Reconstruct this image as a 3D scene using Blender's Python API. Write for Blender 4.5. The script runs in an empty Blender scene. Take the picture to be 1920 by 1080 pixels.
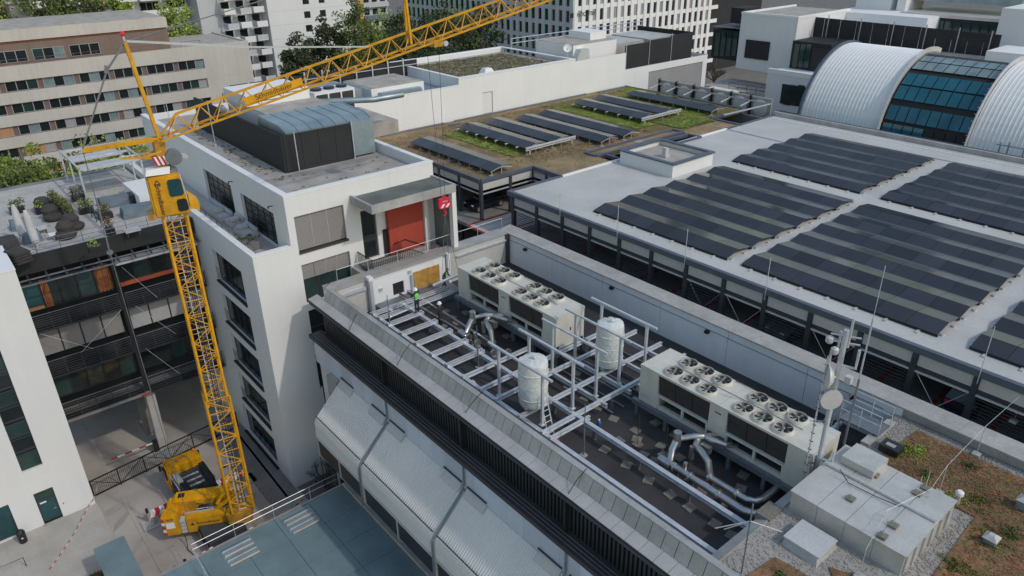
import bpy, bmesh, math, random
from mathutils import Vector, Matrix
random.seed(7)
S = bpy.context.scene
COL = S.collection
R = math.radians
# ------------------------------------------------------------------ camera
FPX = 1387.336
CAM = Vector((0.0, 0.0, 38.2))
def cam_axes(pitch, roll, yaw):
    f = Vector((math.sin(yaw)*math.cos(pitch), math.cos(yaw)*math.cos(pitch), -math.sin(pitch)))
    r0 = Vector((math.cos(yaw), -math.sin(yaw), 0)); d0 = f.cross(r0)
    return math.cos(roll)*r0+math.sin(roll)*d0, -math.sin(roll)*r0+math.cos(roll)*d0, f
CR, CD, CF = cam_axes(R(26.43822679), R(0.9020474), R(-50.45918144))
cd = bpy.data.cameras.new('camera'); co = bpy.data.objects.new('camera', cd); COL.objects.link(co)
cd.sensor_width = 36; cd.lens = FPX/1920*36; cd.clip_start = .5; cd.clip_end = 3000
co.matrix_world = Matrix(((CR.x, -CD.x, -CF.x, CAM.x), (CR.y, -CD.y, -CF.y, CAM.y), (CR.z, -CD.z, -CF.z, CAM.z), (0, 0, 0, 1)))
S.camera = co
# ------------------------------------------------------------------ light
SUN = Vector((1.0, .33, 1.0)).normalized()
w = bpy.data.worlds.new('World'); S.world = w; w.use_nodes = True
nt = w.node_tree; bg = nt.nodes['Background']
sk = nt.nodes.new('ShaderNodeTexSky'); sk.sky_type = 'NISHITA'; sk.sun_disc = False
sk.sun_elevation = math.asin(SUN.z); sk.sun_rotation = math.atan2(SUN.x, SUN.y)
sk.air_density = 1.75; sk.dust_density = 1.3; sk.ozone_density = 1.0
nt.links.new(sk.outputs[0], bg.inputs[0]); bg.inputs[1].default_value = .15
sl = bpy.data.lights.new('sun', 'SUN'); sl.energy = 1.5; sl.angle = R(1.4); sl.color = (1, .925, .83)
so = bpy.data.objects.new('sun', sl); COL.objects.link(so)
so.rotation_euler = SUN.to_track_quat('Z', 'Y').to_euler(); so.location = (20, 0, 80)
S.view_settings.view_transform = 'Standard'; S.view_settings.look = 'None'
S.view_settings.exposure = -.17; S.view_settings.gamma = 1
# ------------------------------------------------------------------ pixel helpers (photo is 1920 x 1080)
def ray(u, v): return CR*((u-960)/FPX)+CD*((v-540)/FPX)+CF
def at(u, v, ax, val):
    d = ray(u, v); t = (val-CAM[ax])/d[ax]; return CAM+d*t
def az(u, v, val): return at(u, v, 2, val)
# ------------------------------------------------------------------ materials
MATS = {}
def mat(name, col, rough=.65, metal=0, var=.12, scale=.6, bump=0, bscale=20, streak=0, spec=.5, fine=.08, fscale=9, tint=None, emit=0, rnd=0):
    """principled surface with large and fine noise variation, optional vertical weather streaks"""
    m = bpy.data.materials.new(name); m.use_nodes = True; MATS[name] = m
    t = m.node_tree; b = t.nodes['Principled BSDF']; L = t.links.new
    b.inputs['Roughness'].default_value = rough; b.inputs['Metallic'].default_value = metal
    b.inputs['Specular IOR Level'].default_value = spec
    geo = t.nodes.new('ShaderNodeNewGeometry')
    def noise(sc, det=4, vec=None):
        n = t.nodes.new('ShaderNodeTexNoise'); n.inputs['Scale'].default_value = sc; n.inputs['Detail'].default_value = det
        L(vec or geo.outputs['Position'], n.inputs['Vector']); return n.outputs['Fac']
    def ramp(fac, lo, hi):
        r = t.nodes.new('ShaderNodeMapRange'); L(fac, r.inputs[0]); r.inputs[1].default_value = .3; r.inputs[2].default_value = .7
        r.inputs[3].default_value = lo; r.inputs[4].default_value = hi; return r.outputs[0]
    def mul(a, bb):
        n = t.nodes.new('ShaderNodeMath'); n.operation = 'MULTIPLY'; L(a, n.inputs[0]); L(bb, n.inputs[1]); return n.outputs[0]
    f = mul(ramp(noise(scale), 1-var, 1+var*.6), ramp(noise(fscale), 1-fine, 1+fine))
    if streak:
        mp = t.nodes.new('ShaderNodeMapping'); mp.inputs['Scale'].default_value = (1.6, 1.6, .12); L(geo.outputs['Position'], mp.inputs[0])
        f = mul(f, ramp(noise(1.3, 5, mp.outputs[0]), 1-streak, 1+streak*.3))
    if rnd:
        oi = t.nodes.new('ShaderNodeObjectInfo'); rr = t.nodes.new('ShaderNodeMapRange'); L(oi.outputs['Random'], rr.inputs[0]); rr.inputs[3].default_value = 1-rnd; rr.inputs[4].default_value = 1+rnd; f = mul(f, rr.outputs[0])
        r2 = t.nodes.new('ShaderNodeMapRange'); L(oi.outputs['Random'], r2.inputs[0]); r2.inputs[3].default_value = rough*(1-rnd); r2.inputs[4].default_value = rough*(1+rnd); L(r2.outputs[0], b.inputs['Roughness'])
    mx = t.nodes.new('ShaderNodeMix'); mx.data_type = 'RGBA'; mx.blend_type = 'MULTIPLY'; mx.inputs[0].default_value = 1
    mx.inputs[6].default_value = (*col, 1)
    if tint:
        m2 = t.nodes.new('ShaderNodeMix'); m2.data_type = 'RGBA'; L(ramp(noise(scale*1.7, 5), 0, 1), m2.inputs[0])
        m2.inputs[6].default_value = (*col, 1); m2.inputs[7].default_value = (*tint, 1); L(m2.outputs[2], mx.inputs[6])
    cb = t.nodes.new('ShaderNodeCombineColor'); [L(f, cb.inputs[i]) for i in range(3)]
    L(cb.outputs[0], mx.inputs[7]); L(mx.outputs[2], b.inputs['Base Color'])
    if bump:
        bn = t.nodes.new('ShaderNodeBump'); bn.inputs['Strength'].default_value = bump; bn.inputs['Distance'].default_value = .05
        L(noise(bscale), bn.inputs['Height']); L(bn.outputs[0], b.inputs['Normal'])
    if emit: b.inputs['Emission Color'].default_value = (*col, 1); b.inputs['Emission Strength'].default_value = emit
    return m
mat('white_wall', (.735, .735, .735), .8, var=.04, scale=.18, streak=.03, fine=.02)
mat('white_bright', (.79, .79, .79), .7, var=.035, scale=.25, streak=.028, fine=.02)
mat('white_roof', (.51, .50, .485), .75, var=.10, scale=.35, fine=.05, fscale=4)
mat('cream_wall', (.56, .525, .48), .8, var=.08, scale=.2, streak=.07)
mat('brown_wall', (.22, .155, .125), .75, var=.1, scale=.3, streak=.08)
mat('brown_frame', (.17, .115, .10), .6)
mat('asphalt', (.16, .15, .14), .9, var=.22, scale=.35, bump=.25, bscale=60, fine=.15, fscale=30)
mat('asphalt_patch', (.33, .305, .285), .9, var=.2, scale=.8, fine=.12, fscale=25)
mat('asphalt_pale', (.40, .365, .335), .9, var=.2, scale=.3, bump=.2, bscale=60, fine=.12, fscale=25)
mat('paving', (.42, .40, .37), .85, var=.16, scale=.5, fine=.12, fscale=14)
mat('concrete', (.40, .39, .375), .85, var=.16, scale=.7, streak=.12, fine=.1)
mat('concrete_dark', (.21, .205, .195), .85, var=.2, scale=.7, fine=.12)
mat('gravel_roof', (.42, .385, .35), .95, var=.22, scale=.7, bump=.6, bscale=70, fine=.35, fscale=40)
mat('gravel_white', (.40, .375, .35), .95, var=.15, scale=.9, bump=.9, bscale=45, fine=.4, fscale=28)
mat('bitumen', (.045, .043, .046), .8, var=.35, scale=.5, bump=.15, bscale=60, fine=.2, fscale=20)
mat('slate_slab', (.21, .19, .165), .9, var=.25, scale=2, fine=.2)
mat('zinc', (.575, .555, .525), .42, .3, var=.14, scale=.8, fine=.06)
mat('zinc_cap', (.40, .395, .385), .5, .3, var=.16, scale=.9, fine=.08, rnd=.08)
mat('zinc_apron', (.46, .45, .445), .6, .2, var=.12, scale=.8, fine=.06)
mat('alu_sheet', (.70, .685, .66), .42, .22, var=.06, scale=.3, fine=.02)
mat('zinc_blue', (.30, .38, .42), .4, .5, var=.2, scale=.7, fine=.06)
mat('panel_blue', (.52, .575, .65), .4, .15, var=.08, scale=.5, fine=.03, streak=.05, rnd=.12)
mat('galv', (.60, .63, .67), .4, .35, var=.15, scale=2.5, fine=.1, fscale=25)
mat('galv_dark', (.20, .22, .25), .5, .4, var=.15, scale=2)
mat('dark_steel', (.055, .062, .075), .5, .2, var=.2, scale=1)
mat('blue_steel', (.105, .125, .165), .5, .2, var=.15, scale=1)
mat('black_rib', (.028, .030, .034), .5, .1, var=.2, scale=1)
mat('ledge_dark', (.045, .042, .042), .7, var=.3, scale=.6)
mat('black_screen', (.022, .023, .026), .75, var=.2, scale=1)
mat('black_matt', (.015, .015, .016), .7, var=.2)
mat('glass_dark', (.018, .024, .026), .06, spec=.6, var=.3, scale=.5, fine=0)
mat('glass_green', (.028, .055, .052), .06, spec=.6, var=.35, scale=.6, fine=0)
mat('glass_teal', (.02, .12, .17), .07, spec=.6, var=.3, scale=.4, fine=0)
mat('glass_door', (.018, .075, .085), .07, spec=.6, var=.3, scale=.5, fine=0)
mat('glass_matt', (.022, .023, .026), .3, spec=.25, var=.2, scale=.5, fine=0)
mat('pit_panel', (.80, .82, .85), .6, var=.05, scale=.3, streak=.04, fine=.02)
mat('sedum_red', (.27, .075, .06), .95, var=.35, scale=1.5)
mat('glass_pale', (.20, .27, .29), .1, spec=.6, var=.3, scale=.7, fine=0)
mat('blind_grey', (.36, .35, .355), .55, .1, var=.06, scale=.6)
mat('blind_dark', (.20, .19, .19), .55, .1, var=.06, scale=.6)
mat('blind_light', (.56, .56, .56), .5, .2, var=.06)
mat('shutter_orange', (.42, .22, .10), .7, var=.16, scale=.7)
mat('shutter_bright', (.50, .24, .05), .7, var=.1)
mat('curtain', (.30, .11, .045), .9, var=.3, scale=3)
mat('red_wall', (.40, .062, .04), .8, var=.06, scale=.6)
mat('red_paint', (.45, .02, .025), .6, var=.15, scale=3)
mat('red_light', (.7, .02, .06), .4)
mat('orange_sill', (.48, .10, .05), .6)
mat('teal_roof', (.165, .24, .265), .55, var=.2, scale=.45, fine=.06, streak=.05)
mat('stained_slab', (.125, .14, .13), .75, var=.3, scale=.6, fine=.12)
mat('crane_yellow', (.70, .34, .008), .42, var=.2, scale=1.6, fine=.1, spec=.5, streak=.1, rnd=.08)
mat('crane_dirty', (.50, .26, .03), .55, var=.4, scale=2, fine=.12)
mat('chiller', (.62, .60, .53), .5, .05, var=.08, scale=1.2, fine=.05, streak=.06)
mat('coil', (.045, .040, .037), .7, var=.2, scale=2, bump=.4, bscale=120)
mat('wrap', (.66, .68, .66), .25, var=.12, scale=2.5, bump=.8, bscale=6)
mat('pipe_alu', (.55, .55, .54), .28, .85, var=.14, scale=2.5, fine=.06)
mat('pv', (.030, .029, .036), .16, spec=.55, var=.15, scale=.4, fine=.05, rnd=.3)
mat('sedum_tan', (.34, .22, .135), .95, var=.35, scale=.35, bump=.7, bscale=25, fine=.3, fscale=6, tint=(.22, .18, .08))
mat('sedum', (.27, .12, .07), .95, var=.4, scale=.9, bump=.7, bscale=25, fine=.4, fscale=10, tint=(.15, .12, .05))
mat('sedum_green', (.21, .30, .03), .95, var=.4, scale=1.2, bump=.7, bscale=25, fine=.35, fscale=9, tint=(.16, .10, .05))
mat('sedum_yellow', (.24, .20, .065), .95, var=.4, scale=1.2, bump=.6, bscale=20, fine=.35, fscale=9, tint=(.13, .11, .05))
mat('grass', (.09, .13, .03), .95, var=.4, scale=.5, fine=.3)
mat('leaf_light', (.27, .35, .055), .8, var=.35, scale=.7)
mat('leaf_mid', (.13, .17, .045), .8, var=.35, scale=.7)
mat('leaf_dark', (.055, .075, .03), .8, var=.35, scale=.7)
mat('leaf_dry', (.17, .14, .06), .85, var=.35, scale=1.5)
mat('bark', (.10, .08, .065), .9, var=.25, scale=3)
mat('plastic_black', (.02, .02, .022), .4)
mat('rubber', (.016, .016, .016), .85, var=.2)
mat('fabric_dark', (.055, .05, .048), .9, var=.2, scale=2)
mat('cover_blue', (.14, .18, .22), .75, var=.15, scale=1.5)
mat('cover_grey', (.50, .50, .51), .8, var=.12, scale=1.2)
mat('car_paint', (.018, .022, .036), .2, .3, var=.05)
mat('car_silver', (.30, .31, .33), .3, .6, var=.05)
mat('chrome', (.6, .6, .6), .2, .9)
mat('text_dark', (.05, .03, .02), .6, var=0, fine=0)
mat('vest_green', (.18, .62, .10), .6, var=.1, scale=4)
mat('vest_yellow', (.42, .55, .10), .6, var=.1, scale=4)
mat('navy_cloth', (.03, .035, .05), .9, var=.2, scale=5)
mat('skin', (.48, .28, .2), .6)
mat('osb', (.50, .27, .06), .75, var=.3, scale=3, fine=.2, fscale=20)
mat('terracotta', (.30, .10, .05), .8)
mat('yellow_paint', (.62, .40, .10), .7)
mat('orange_net', (.6, .2, .05), .7)
mat('blue_plastic', (.03, .12, .35), .4)
mat('facade_grey', (.55, .56, .58), .65, var=.06, scale=.2, streak=.05)
mat('green_glass', (.02, .26, .09), .15, spec=.5, var=.3)
mat('red_glass', (.22, .04, .03), .2, spec=.5, var=.3)
mat('paver_deck', (.46, .44, .415), .85, var=.14, scale=.8, fine=.1)
# ------------------------------------------------------------------ mesh builder
WO = {}
class MB:
    def __init__(s): s.v = []; s.f = []; s.m = []; s.cm = 0
    def quad(s, a, b, c, d):
        n = len(s.v); s.v += [tuple(a), tuple(b), tuple(c), tuple(d)]; s.f.append((n, n+1, n+2, n+3)); s.m.append(s.cm); return s
    def tri(s, a, b, c):
        n = len(s.v); s.v += [tuple(a), tuple(b), tuple(c)]; s.f.append((n, n+1, n+2)); s.m.append(s.cm); return s
    def poly(s, pts):
        n = len(s.v); s.v += [tuple(p) for p in pts]; s.f.append(tuple(range(n, n+len(pts)))); s.m.append(s.cm); return s
    def hexa(s, p):          # 8 points: bottom 4, top 4 (ccw from above)
        n = len(s.v); s.v += [tuple(q) for q in p]
        for f in ((3, 2, 1, 0), (4, 5, 6, 7), (0, 1, 5, 4), (1, 2, 6, 5), (2, 3, 7, 6), (3, 0, 4, 7)): s.f.append(tuple(n+i for i in f)); s.m.append(s.cm)
        return s
    def box(s, x0, y0, z0, x1, y1, z1):
        if x0 > x1: x0, x1 = x1, x0
        if y0 > y1: y0, y1 = y1, y0
        if z0 > z1: z0, z1 = z1, z0
        return s.hexa([(x0, y0, z0), (x1, y0, z0), (x1, y1, z0), (x0, y1, z0), (x0, y0, z1), (x1, y0, z1), (x1, y1, z1), (x0, y1, z1)])
    def fbox(s, ax, p0, p1, u0, u1, z0, z1):
        return s.box(p0, u0, z0, p1, u1, z1) if ax == 'x' else s.box(u0, p0, z0, u1, p1, z1)
    def prism(s, pts, vec):  # extrude polygon (list of 3d) along vec
        vec = Vector(vec); a = [Vector(p) for p in pts]; b = [p+vec for p in a]; n = len(a)
        s.poly(list(reversed(a))); s.poly(b)
        for i in range(n): s.quad(a[i], a[(i+1) % n], b[(i+1) % n], b[i])
        return s
    def bar(s, p, q, w, h=None, up=(0, 0, 1)):
        h = h or w; p = Vector(p); q = Vector(q); d = (q-p).normalized(); up = Vector(up)
        if abs(d.dot(up)) > .98: up = Vector((1, 0, 0))
        a = d.cross(up).normalized()*w/2; b = a.cross(d).normalized()*h/2
        return s.hexa([p-a-b, p+a-b, q+a-b, q-a-b, p-a+b, p+a+b, q+a+b, q-a+b])
    def tube(s, p, q, r, n=6, r2=None, caps=True):
        p = Vector(p); q = Vector(q); d = q-p
        if d.length < 1e-6: return s
        d.normalize(); up = Vector((0, 0, 1)) if abs(d.z) < .95 else Vector((1, 0, 0))
        a = d.cross(up).normalized(); b = a.cross(d); r2 = r if r2 is None else r2; k = len(s.v)
        for c, rr in ((p, r), (q, r2)):
            for i in range(n): t = 2*math.pi*i/n; s.v.append(tuple(c+a*math.cos(t)*rr+b*math.sin(t)*rr))
        for i in range(n): s.f.append((k+i, k+(i+1) % n, k+n+(i+1) % n, k+n+i)); s.m.append(s.cm)
        if caps: s.f.append(tuple(k+n-1-i for i in range(n))); s.m.append(s.cm); s.f.append(tuple(k+n+i for i in range(n))); s.m.append(s.cm)
        return s
    def path(s, pts, r, n=5):
        for a, b in zip(pts, pts[1:]): s.tube(a, b, r, n)
        return s
    def pipe(s, pts, r, n=12):       # swept pipe with mitred joints
        pts = [Vector(p) for p in pts]; k = len(s.v); ref = None
        for i, p in enumerate(pts):
            d = ((pts[min(i+1, len(pts)-1)]-p).normalized()+(p-pts[max(i-1, 0)]).normalized()).normalized()
            if ref is None:
                up = Vector((0, 0, 1)) if abs(d.z) < .9 else Vector((1, 0, 0)); ref = d.cross(up).normalized()
            ref = (ref-d*ref.dot(d)).normalized(); b = d.cross(ref)
            for j in range(n): t = 2*math.pi*j/n; s.v.append(tuple(p+ref*math.cos(t)*r+b*math.sin(t)*r))
        for i in range(len(pts)-1):
            for j in range(n): a0 = k+i*n+j; a1 = k+i*n+(j+1) % n; s.f.append((a0, a1, a1+n, a0+n)); s.m.append(s.cm)
        s.f.append(tuple(k+n-1-j for j in range(n))); s.m.append(s.cm)
        e = k+(len(pts)-1)*n; s.f.append(tuple(e+j for j in range(n))); s.m.append(s.cm)
        return s
    def lathe(s, c, prof, n=16, ax=None):   # prof: list of (r, z)
        k = len(s.v); c = Vector(c)
        for r, z in prof:
            for j in range(n): t = 2*math.pi*j/n; s.v.append((c.x+r*math.cos(t), c.y+r*math.sin(t), c.z+z))
        for i in range(len(prof)-1):
            for j in range(n): a0 = k+i*n+j; a1 = k+i*n+(j+1) % n; s.f.append((a0, a1, a1+n, a0+n)); s.m.append(s.cm)
        s.f.append(tuple(k+n-1-j for j in range(n))); s.m.append(s.cm)
        e = k+(len(prof)-1)*n; s.f.append(tuple(e+j for j in range(n))); s.m.append(s.cm)
        return s
    def mesh(s, name, mats, smooth=False, fix=True):
        me = bpy.data.meshes.new(name); me.from_pydata(s.v, [], s.f)
        for m in (mats if isinstance(mats, (list, tuple)) else [mats]): me.materials.append(MATS[m])
        if len(me.materials) > 1: me.polygons.foreach_set('material_index', s.m)
        if fix:
            b = bmesh.new(); b.from_mesh(me); bmesh.ops.remove_doubles(b, verts=b.verts, dist=1e-5); bmesh.ops.recalc_face_normals(b, faces=b.faces); b.to_mesh(me); b.free()
        if smooth: smooth_mesh(me)
        return me
    def build(s, name, mats, parent=None, smooth=False, fix=True):
        return link(name, s.mesh(name, mats, smooth, fix), parent)
def smooth_mesh(me, ang=35):
    me.polygons.foreach_set('use_smooth', [True]*len(me.polygons))
    b = bmesh.new(); b.from_mesh(me)
    for e in b.edges: e.smooth = not (len(e.link_faces) == 2 and e.calc_face_angle(0) > R(ang))
    b.to_mesh(me); b.free()
def link(name, me, parent=None, loc=None, rz=0, scale=None):
    """link mesh; without loc the mesh is in world coordinates, with loc it is placed there"""
    o = bpy.data.objects.new(name, me); COL.objects.link(o); base = Vector((0, 0, 0))
    wl = Vector(loc) if loc is not None else Vector((0, 0, 0))
    if parent: o.parent = parent; base = WO[parent.name]
    o.location = wl-base; WO[o.name] = wl
    if rz: o.rotation_euler = (0, 0, rz)
    if scale: o.scale = scale
    return o
def tag(o, label=None, cat=None, group=None, kind=None):
    if label: o['label'] = label
    if cat: o['category'] = cat
    if group: o['group'] = group
    if kind: o['kind'] = kind
    return o
def thing(name, label, cat, loc=(0, 0, 0), group=None):
    o = bpy.data.objects.new(name, None); COL.objects.link(o); o.location = loc; o.empty_display_size = .3
    WO[o.name] = Vector(loc); return tag(o, label, cat, group)
def struct(o): o['kind'] = 'structure'; return o
def copy_tree(o, parent=None, loc=None, rz=None, label=None, scale=None):
    c = o.copy(); COL.objects.link(c); c.parent = parent
    if loc is not None: c.location = loc; WO[c.name] = Vector(loc)
    if rz is not None: c.rotation_euler = (0, 0, rz)
    if scale is not None: c.scale = scale
    if label: c['label'] = label
    for ch in o.children: copy_tree(ch, c)
    return c
# ------------------------------------------------------------------ building helpers
def P3(ax, p, u, z): return (p, u, z) if ax == 'x' else (u, p, z)
def facade(parent, ax, plane, sgn, u0, u1, z0, z1, ops, m='white_wall', depth=.25, name='wall'):
    """wall face with real openings and reveals"""
    mb = MB(); us = sorted({u0, u1, *[o[0] for o in ops], *[o[1] for o in ops]}); zs = sorted({z0, z1, *[o[2] for o in ops], *[o[3] for o in ops]})
    us = [u for u in us if u0 <= u <= u1]; zs = [z for z in zs if z0 <= z <= z1]
    for a, b in zip(us, us[1:]):
        for c, d in zip(zs, zs[1:]):
            mu, mz = (a+b)/2, (c+d)/2
            if any(o[0] < mu < o[1] and o[2] < mz < o[3] for o in ops): continue
            mb.quad(P3(ax, plane, a, c), P3(ax, plane, b, c), P3(ax, plane, b, d), P3(ax, plane, a, d))
    q = plane-sgn*depth
    for a, b, c, d in [o[:4] for o in ops]:
        for (ua, za), (ub, zb) in (((a, c), (b, c)), ((b, c), (b, d)), ((b, d), (a, d)), ((a, d), (a, c))):
            mb.quad(P3(ax, plane, ua, za), P3(ax, plane, ub, zb), P3(ax, q, ub, zb), P3(ax, q, ua, za))
    return mb.build(name, m, parent, fix=False)
def window(parent, ax, plane, sgn, u0, u1, z0, z1, nx=1, nz=1, fw=.07, inset=.2, frame='dark_steel', glass='glass_dark', name='window', each=True, rnd=None):
    p = plane-sgn*inset; mb = MB(); t = .035
    for a, b, c, d in ((u0, u1, z0, z0+fw), (u0, u1, z1-fw, z1), (u0, u0+fw, z0+fw, z1-fw), (u1-fw, u1, z0+fw, z1-fw)): mb.fbox(ax, p-t, p+t, a, b, c, d)
    du = (u1-u0-fw)/nx; dz = (z1-z0-fw)/nz
    for i in range(1, nx): mb.fbox(ax, p-t*.9, p+t*.9, u0+i*du, u0+i*du+fw, z0+fw, z1-fw)
    for j in range(1, nz): mb.fbox(ax, p-t*.8, p+t*.8, u0+fw, u1-fw, z0+j*dz, z0+j*dz+fw)
    f = mb.build(name, frame, parent)
    if each:
        for i in range(nx):
            for j in range(nz):
                g = glass if rnd is None else rnd(i, j)
                MB().fbox(ax, p-.012, p+.012, u0+i*du+fw, u0+(i+1)*du, z0+j*dz+fw, z0+(j+1)*dz).build('pane', g, f)
    else: MB().fbox(ax, p-.012, p+.012, u0+fw/2, u1-fw/2, z0+fw/2, z1-fw/2).build('pane', glass, f)
    return f
def text_mesh(txt, size, ext=.004, m='text_dark'):
    c = bpy.data.curves.new('lettering', 'FONT'); c.body = txt; c.size = size; c.extrude = ext; c.align_x = 'CENTER'; c.align_y = 'CENTER'
    o = bpy.data.objects.new('lettering', c); COL.objects.link(o); bpy.context.view_layer.update()
    me = bpy.data.meshes.new_from_object(o.evaluated_get(bpy.context.evaluated_depsgraph_get())); bpy.data.objects.remove(o); bpy.data.curves.remove(c)
    me.materials.clear(); me.materials.append(MATS[m]); return me
def put_text(txt, size, pos, xdir, ydir, parent, m='text_dark', name='lettering'):
    me = text_mesh(txt, size, m=m); x = Vector(xdir).normalized(); y = Vector(ydir).normalized(); n = x.cross(y); p = Vector(pos)
    me.transform(Matrix(((x.x, y.x, n.x, p.x), (x.y, y.y, n.y, p.y), (x.z, y.z, n.z, p.z), (0, 0, 0, 1))))
    return link(name, me, parent)
def railing(mb, pts, h=1.0, post=1.5, r=.025, rails=(1.0, .5)):
    for a, b in zip(pts, pts[1:]):
        a = Vector(a); b = Vector(b); n = max(1, round((b-a).length/post))
        for i in range(n+1): p = a.lerp(b, i/n); mb.tube(p, p+Vector((0, 0, h)), r, 4)
        for k in rails: mb.tube(a+Vector((0, 0, h*k)), b+Vector((0, 0, h*k)), r, 4)
    return mb
# ------------------------------------------------------------------ ground
def sheet(name, pts, z, m):
    return struct(MB().poly([(p[0], p[1], z) for p in pts]).build(name, m, fix=False))
def pxs(pl, z=0): return [az(u, v, z)[:2] for u, v in pl]
sheet('ground', [(-700, -300), (200, -300), (200, 700), (-700, 700)], 0, 'asphalt')
sheet('courtyard', [(-75, -10), (-36, -10), (-36, 15), (-75, 15)], .004, 'asphalt_pale')
# slab paving in front of the left building: separate slabs
pv = struct(MB().box(-52.2, -12, .0, -43.6, 3.05, .05).build('pavement', 'asphalt_pale'))
slab = MB().box(0, 0, 0, .99, .98, .03).mesh('slab', 'paving')
for i in range(8):
    for j in range(7):
        if -52.15+i*1.0 < -44.6: link('slab', slab, pv, (-52.15+i*1.0, 2.0-j*.99, .03+random.uniform(0, .006)))
# drain channel / kerb strips
a, b = az(228, 930, 0), az(312, 1085, 0)
kb = struct(MB().bar((a.x, a.y, .03), (b.x, b.y, .03), .22, .05).build('kerb_strip', 'asphalt_pale'))
a, b = az(450, 820, 0), az(560, 960, 0)
struct(MB().bar((a.x, a.y, .05), (b.x, b.y, .05), .16, .1).build('kerb', 'concrete'))
struct(MB().box(-54.3, 12.7, .004, -43.4, 14.8, .10).build('footpath', 'concrete_dark'))
a, b = az(146, 778, 0), az(205, 885, 0)
struct(MB().bar((a.x, a.y, .012), (b.x, b.y, .012), .22, .012).build('drain_channel', 'concrete'))
a, b = az(335, 705, 0), az(405, 790, 0)
struct(MB().bar((a.x, a.y, .012), (b.x, b.y, .012), .18, .012).build('drain_channel', 'concrete'))
# traffic island under the bridge
struct(MB().prism([(-62, 8.2, .005), (-54.6, 7.9, .005), (-54.2, 8.7, .005), (-54.6, 9.3, .005), (-62, 9.4, .005)], (0, 0, .14)).build('traffic_island', 'concrete'))
# low flat shelter roof next to the planting bed, bottom edge
fs = thing('flat_roof_shelter', 'small pale blue flat roof slab at the bottom edge beside the kerb', 'shelter', (-43.0, 2.2, 0))
MB().box(-44.6, 1.5, 2.2, -40.2, 3.35, 2.32).build('roof_slab', 'teal_roof', fs)
for x, y in ((-44.4, 1.7), (-44.4, 3.15), (-40.4, 1.7), (-40.4, 3.15)): MB().box(x-.05, y-.05, 0, x+.05, y+.05, 2.2).build('post', 'dark_steel', fs)
bed = struct(MB().box(-45.0, .3, .004, -41.5, 1.65, .12).build('planting_bed', 'sedum'))
gb = MB()
for i in range(260):
    p = Vector((random.uniform(-44.9, -43), random.uniform(.35, 1.6), .12)); d = Vector((random.uniform(-.2, .2), random.uniform(-.2, .2), random.uniform(.15, .45)))
    gb.tri(p+Vector((-.04, 0, 0)), p+Vector((.04, .03, 0)), p+d)
tag(gb.build('bed_grass', 'leaf_dry', fix=False), 'dry ornamental grass in the small bed at the bottom edge', 'grass', kind='stuff')
# ------------------------------------------------------------------ white building on the left
lb = thing('white_building', 'white rendered building at the left edge with a tall dark stair window', 'building', (-53.6, -4, 0))
ops = [(-.56, .70, 4.85, 17.2), (-.45, .75, .12, 2.85), (-4.2, -1.95, .12, 2.85)]
facade(lb, 'x', -52.2, 1, -30, 2.88, 0, 19.07, ops)
MB().quad((-58.6, 2.88, 0), (-52.2, 2.88, 0), (-52.2, 2.88, 19.07), (-58.6, 2.88, 19.07)).quad((-58.6, -30, 0), (-58.6, 2.88, 0), (-58.6, 2.88, 19.07), (-58.6, -30, 19.07)).build('wall', 'white_wall', lb, fix=False)
MB().box(-58.6, -30, 19.07, -52.17, 2.91, 19.16).build('roof', 'white_bright', lb)
ws = window(lb, 'x', -52.2, 1, -.56, .70, 4.85, 17.2, 1, 10, .06, .22, glass='glass_green', rnd=lambda i, j: ('glass_green', 'glass_dark')[j % 2])
for k in range(1, 10): MB().box(-52.4, -.5, 4.85+k*1.235+.3, -52.2, .64, 4.85+k*1.235+.36).build('louvre', 'dark_steel', lb)
dr = MB().box(-52.42, -.45, .12, -52.34, -.33, 2.85).box(-52.42, .63, .12, -52.34, .75, 2.85).box(-52.42, -.33, 2.73, -52.34, .63, 2.85).box(-52.42, -.33, 1.98, -52.34, .63, 2.1).box(-52.42, -.33, .12, -52.34, .63, .26).build('door', 'dark_steel', lb)
MB().box(-52.395, -.33, .26, -52.375, .63, 1.98).build('pane', 'glass_door', dr); MB().box(-52.395, -.33, 2.1, -52.375, .63, 2.73).build('pane', 'glass_green', dr)
MB().box(-52.35, .5, 1.02, -52.24, .56, 1.08).box(-52.28, .38, 1.02, -52.24, .5, 1.08).build('handle', 'chrome', dr); MB().box(-52.37, -.28, 1.72, -52.36, .12, 1.84).build('notice', 'white_bright', dr)
window(lb, 'x', -52.2, 1, -4.2, -1.95, .12, 2.85, 2, 1, .1, glass='glass_door', name='glass_door')
MB().box(-52.34, -.5, .03, -52.0, .8, .12).build('threshold', 'concrete', lb); MB().box(-52.2, 1.0, 1.15, -52.14, 1.06, 1.21).build('doorbell', 'dark_steel', lb)
# ------------------------------------------------------------------ small courtyard furniture
p = az(45, 1016, .03)
lt = thing('litter_bin', 'black domed litter bin standing against the white wall on the left', 'bin', p)
MB().lathe(p, [(.24, 0), (.26, .1), (.27, .75), (.27, .8)], 14).build('body', 'plastic_black', lt, True); MB().lathe(p+Vector((0, 0, .8)), [(.28, 0), (.26, .12), (.17, .24), (.03, .28)], 14).build('dome_lid', 'plastic_black', lt, True)
MB().box(p.x+.255, p.y-.05, .5, p.x+.28, p.y+.05, .6).build('sticker', 'white_bright', lt)
p = az(204, 1055, .03)
bo = thing('bollard_lamp', 'slim black bollard on the paving near the planting bed', 'bollard', p)
MB().box(p.x-.1, p.y-.09, p.z, p.x+.1, p.y+.09, p.z+.9).build('post', 'plastic_black', bo); MB().box(p.x-.12, p.y-.11, p.z+.9, p.x+.12, p.y+.11, p.z+1.0).build('cap', 'dark_steel', bo)
a, b = az(-20, 1092, .03), az(50, 1062, .03)
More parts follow.
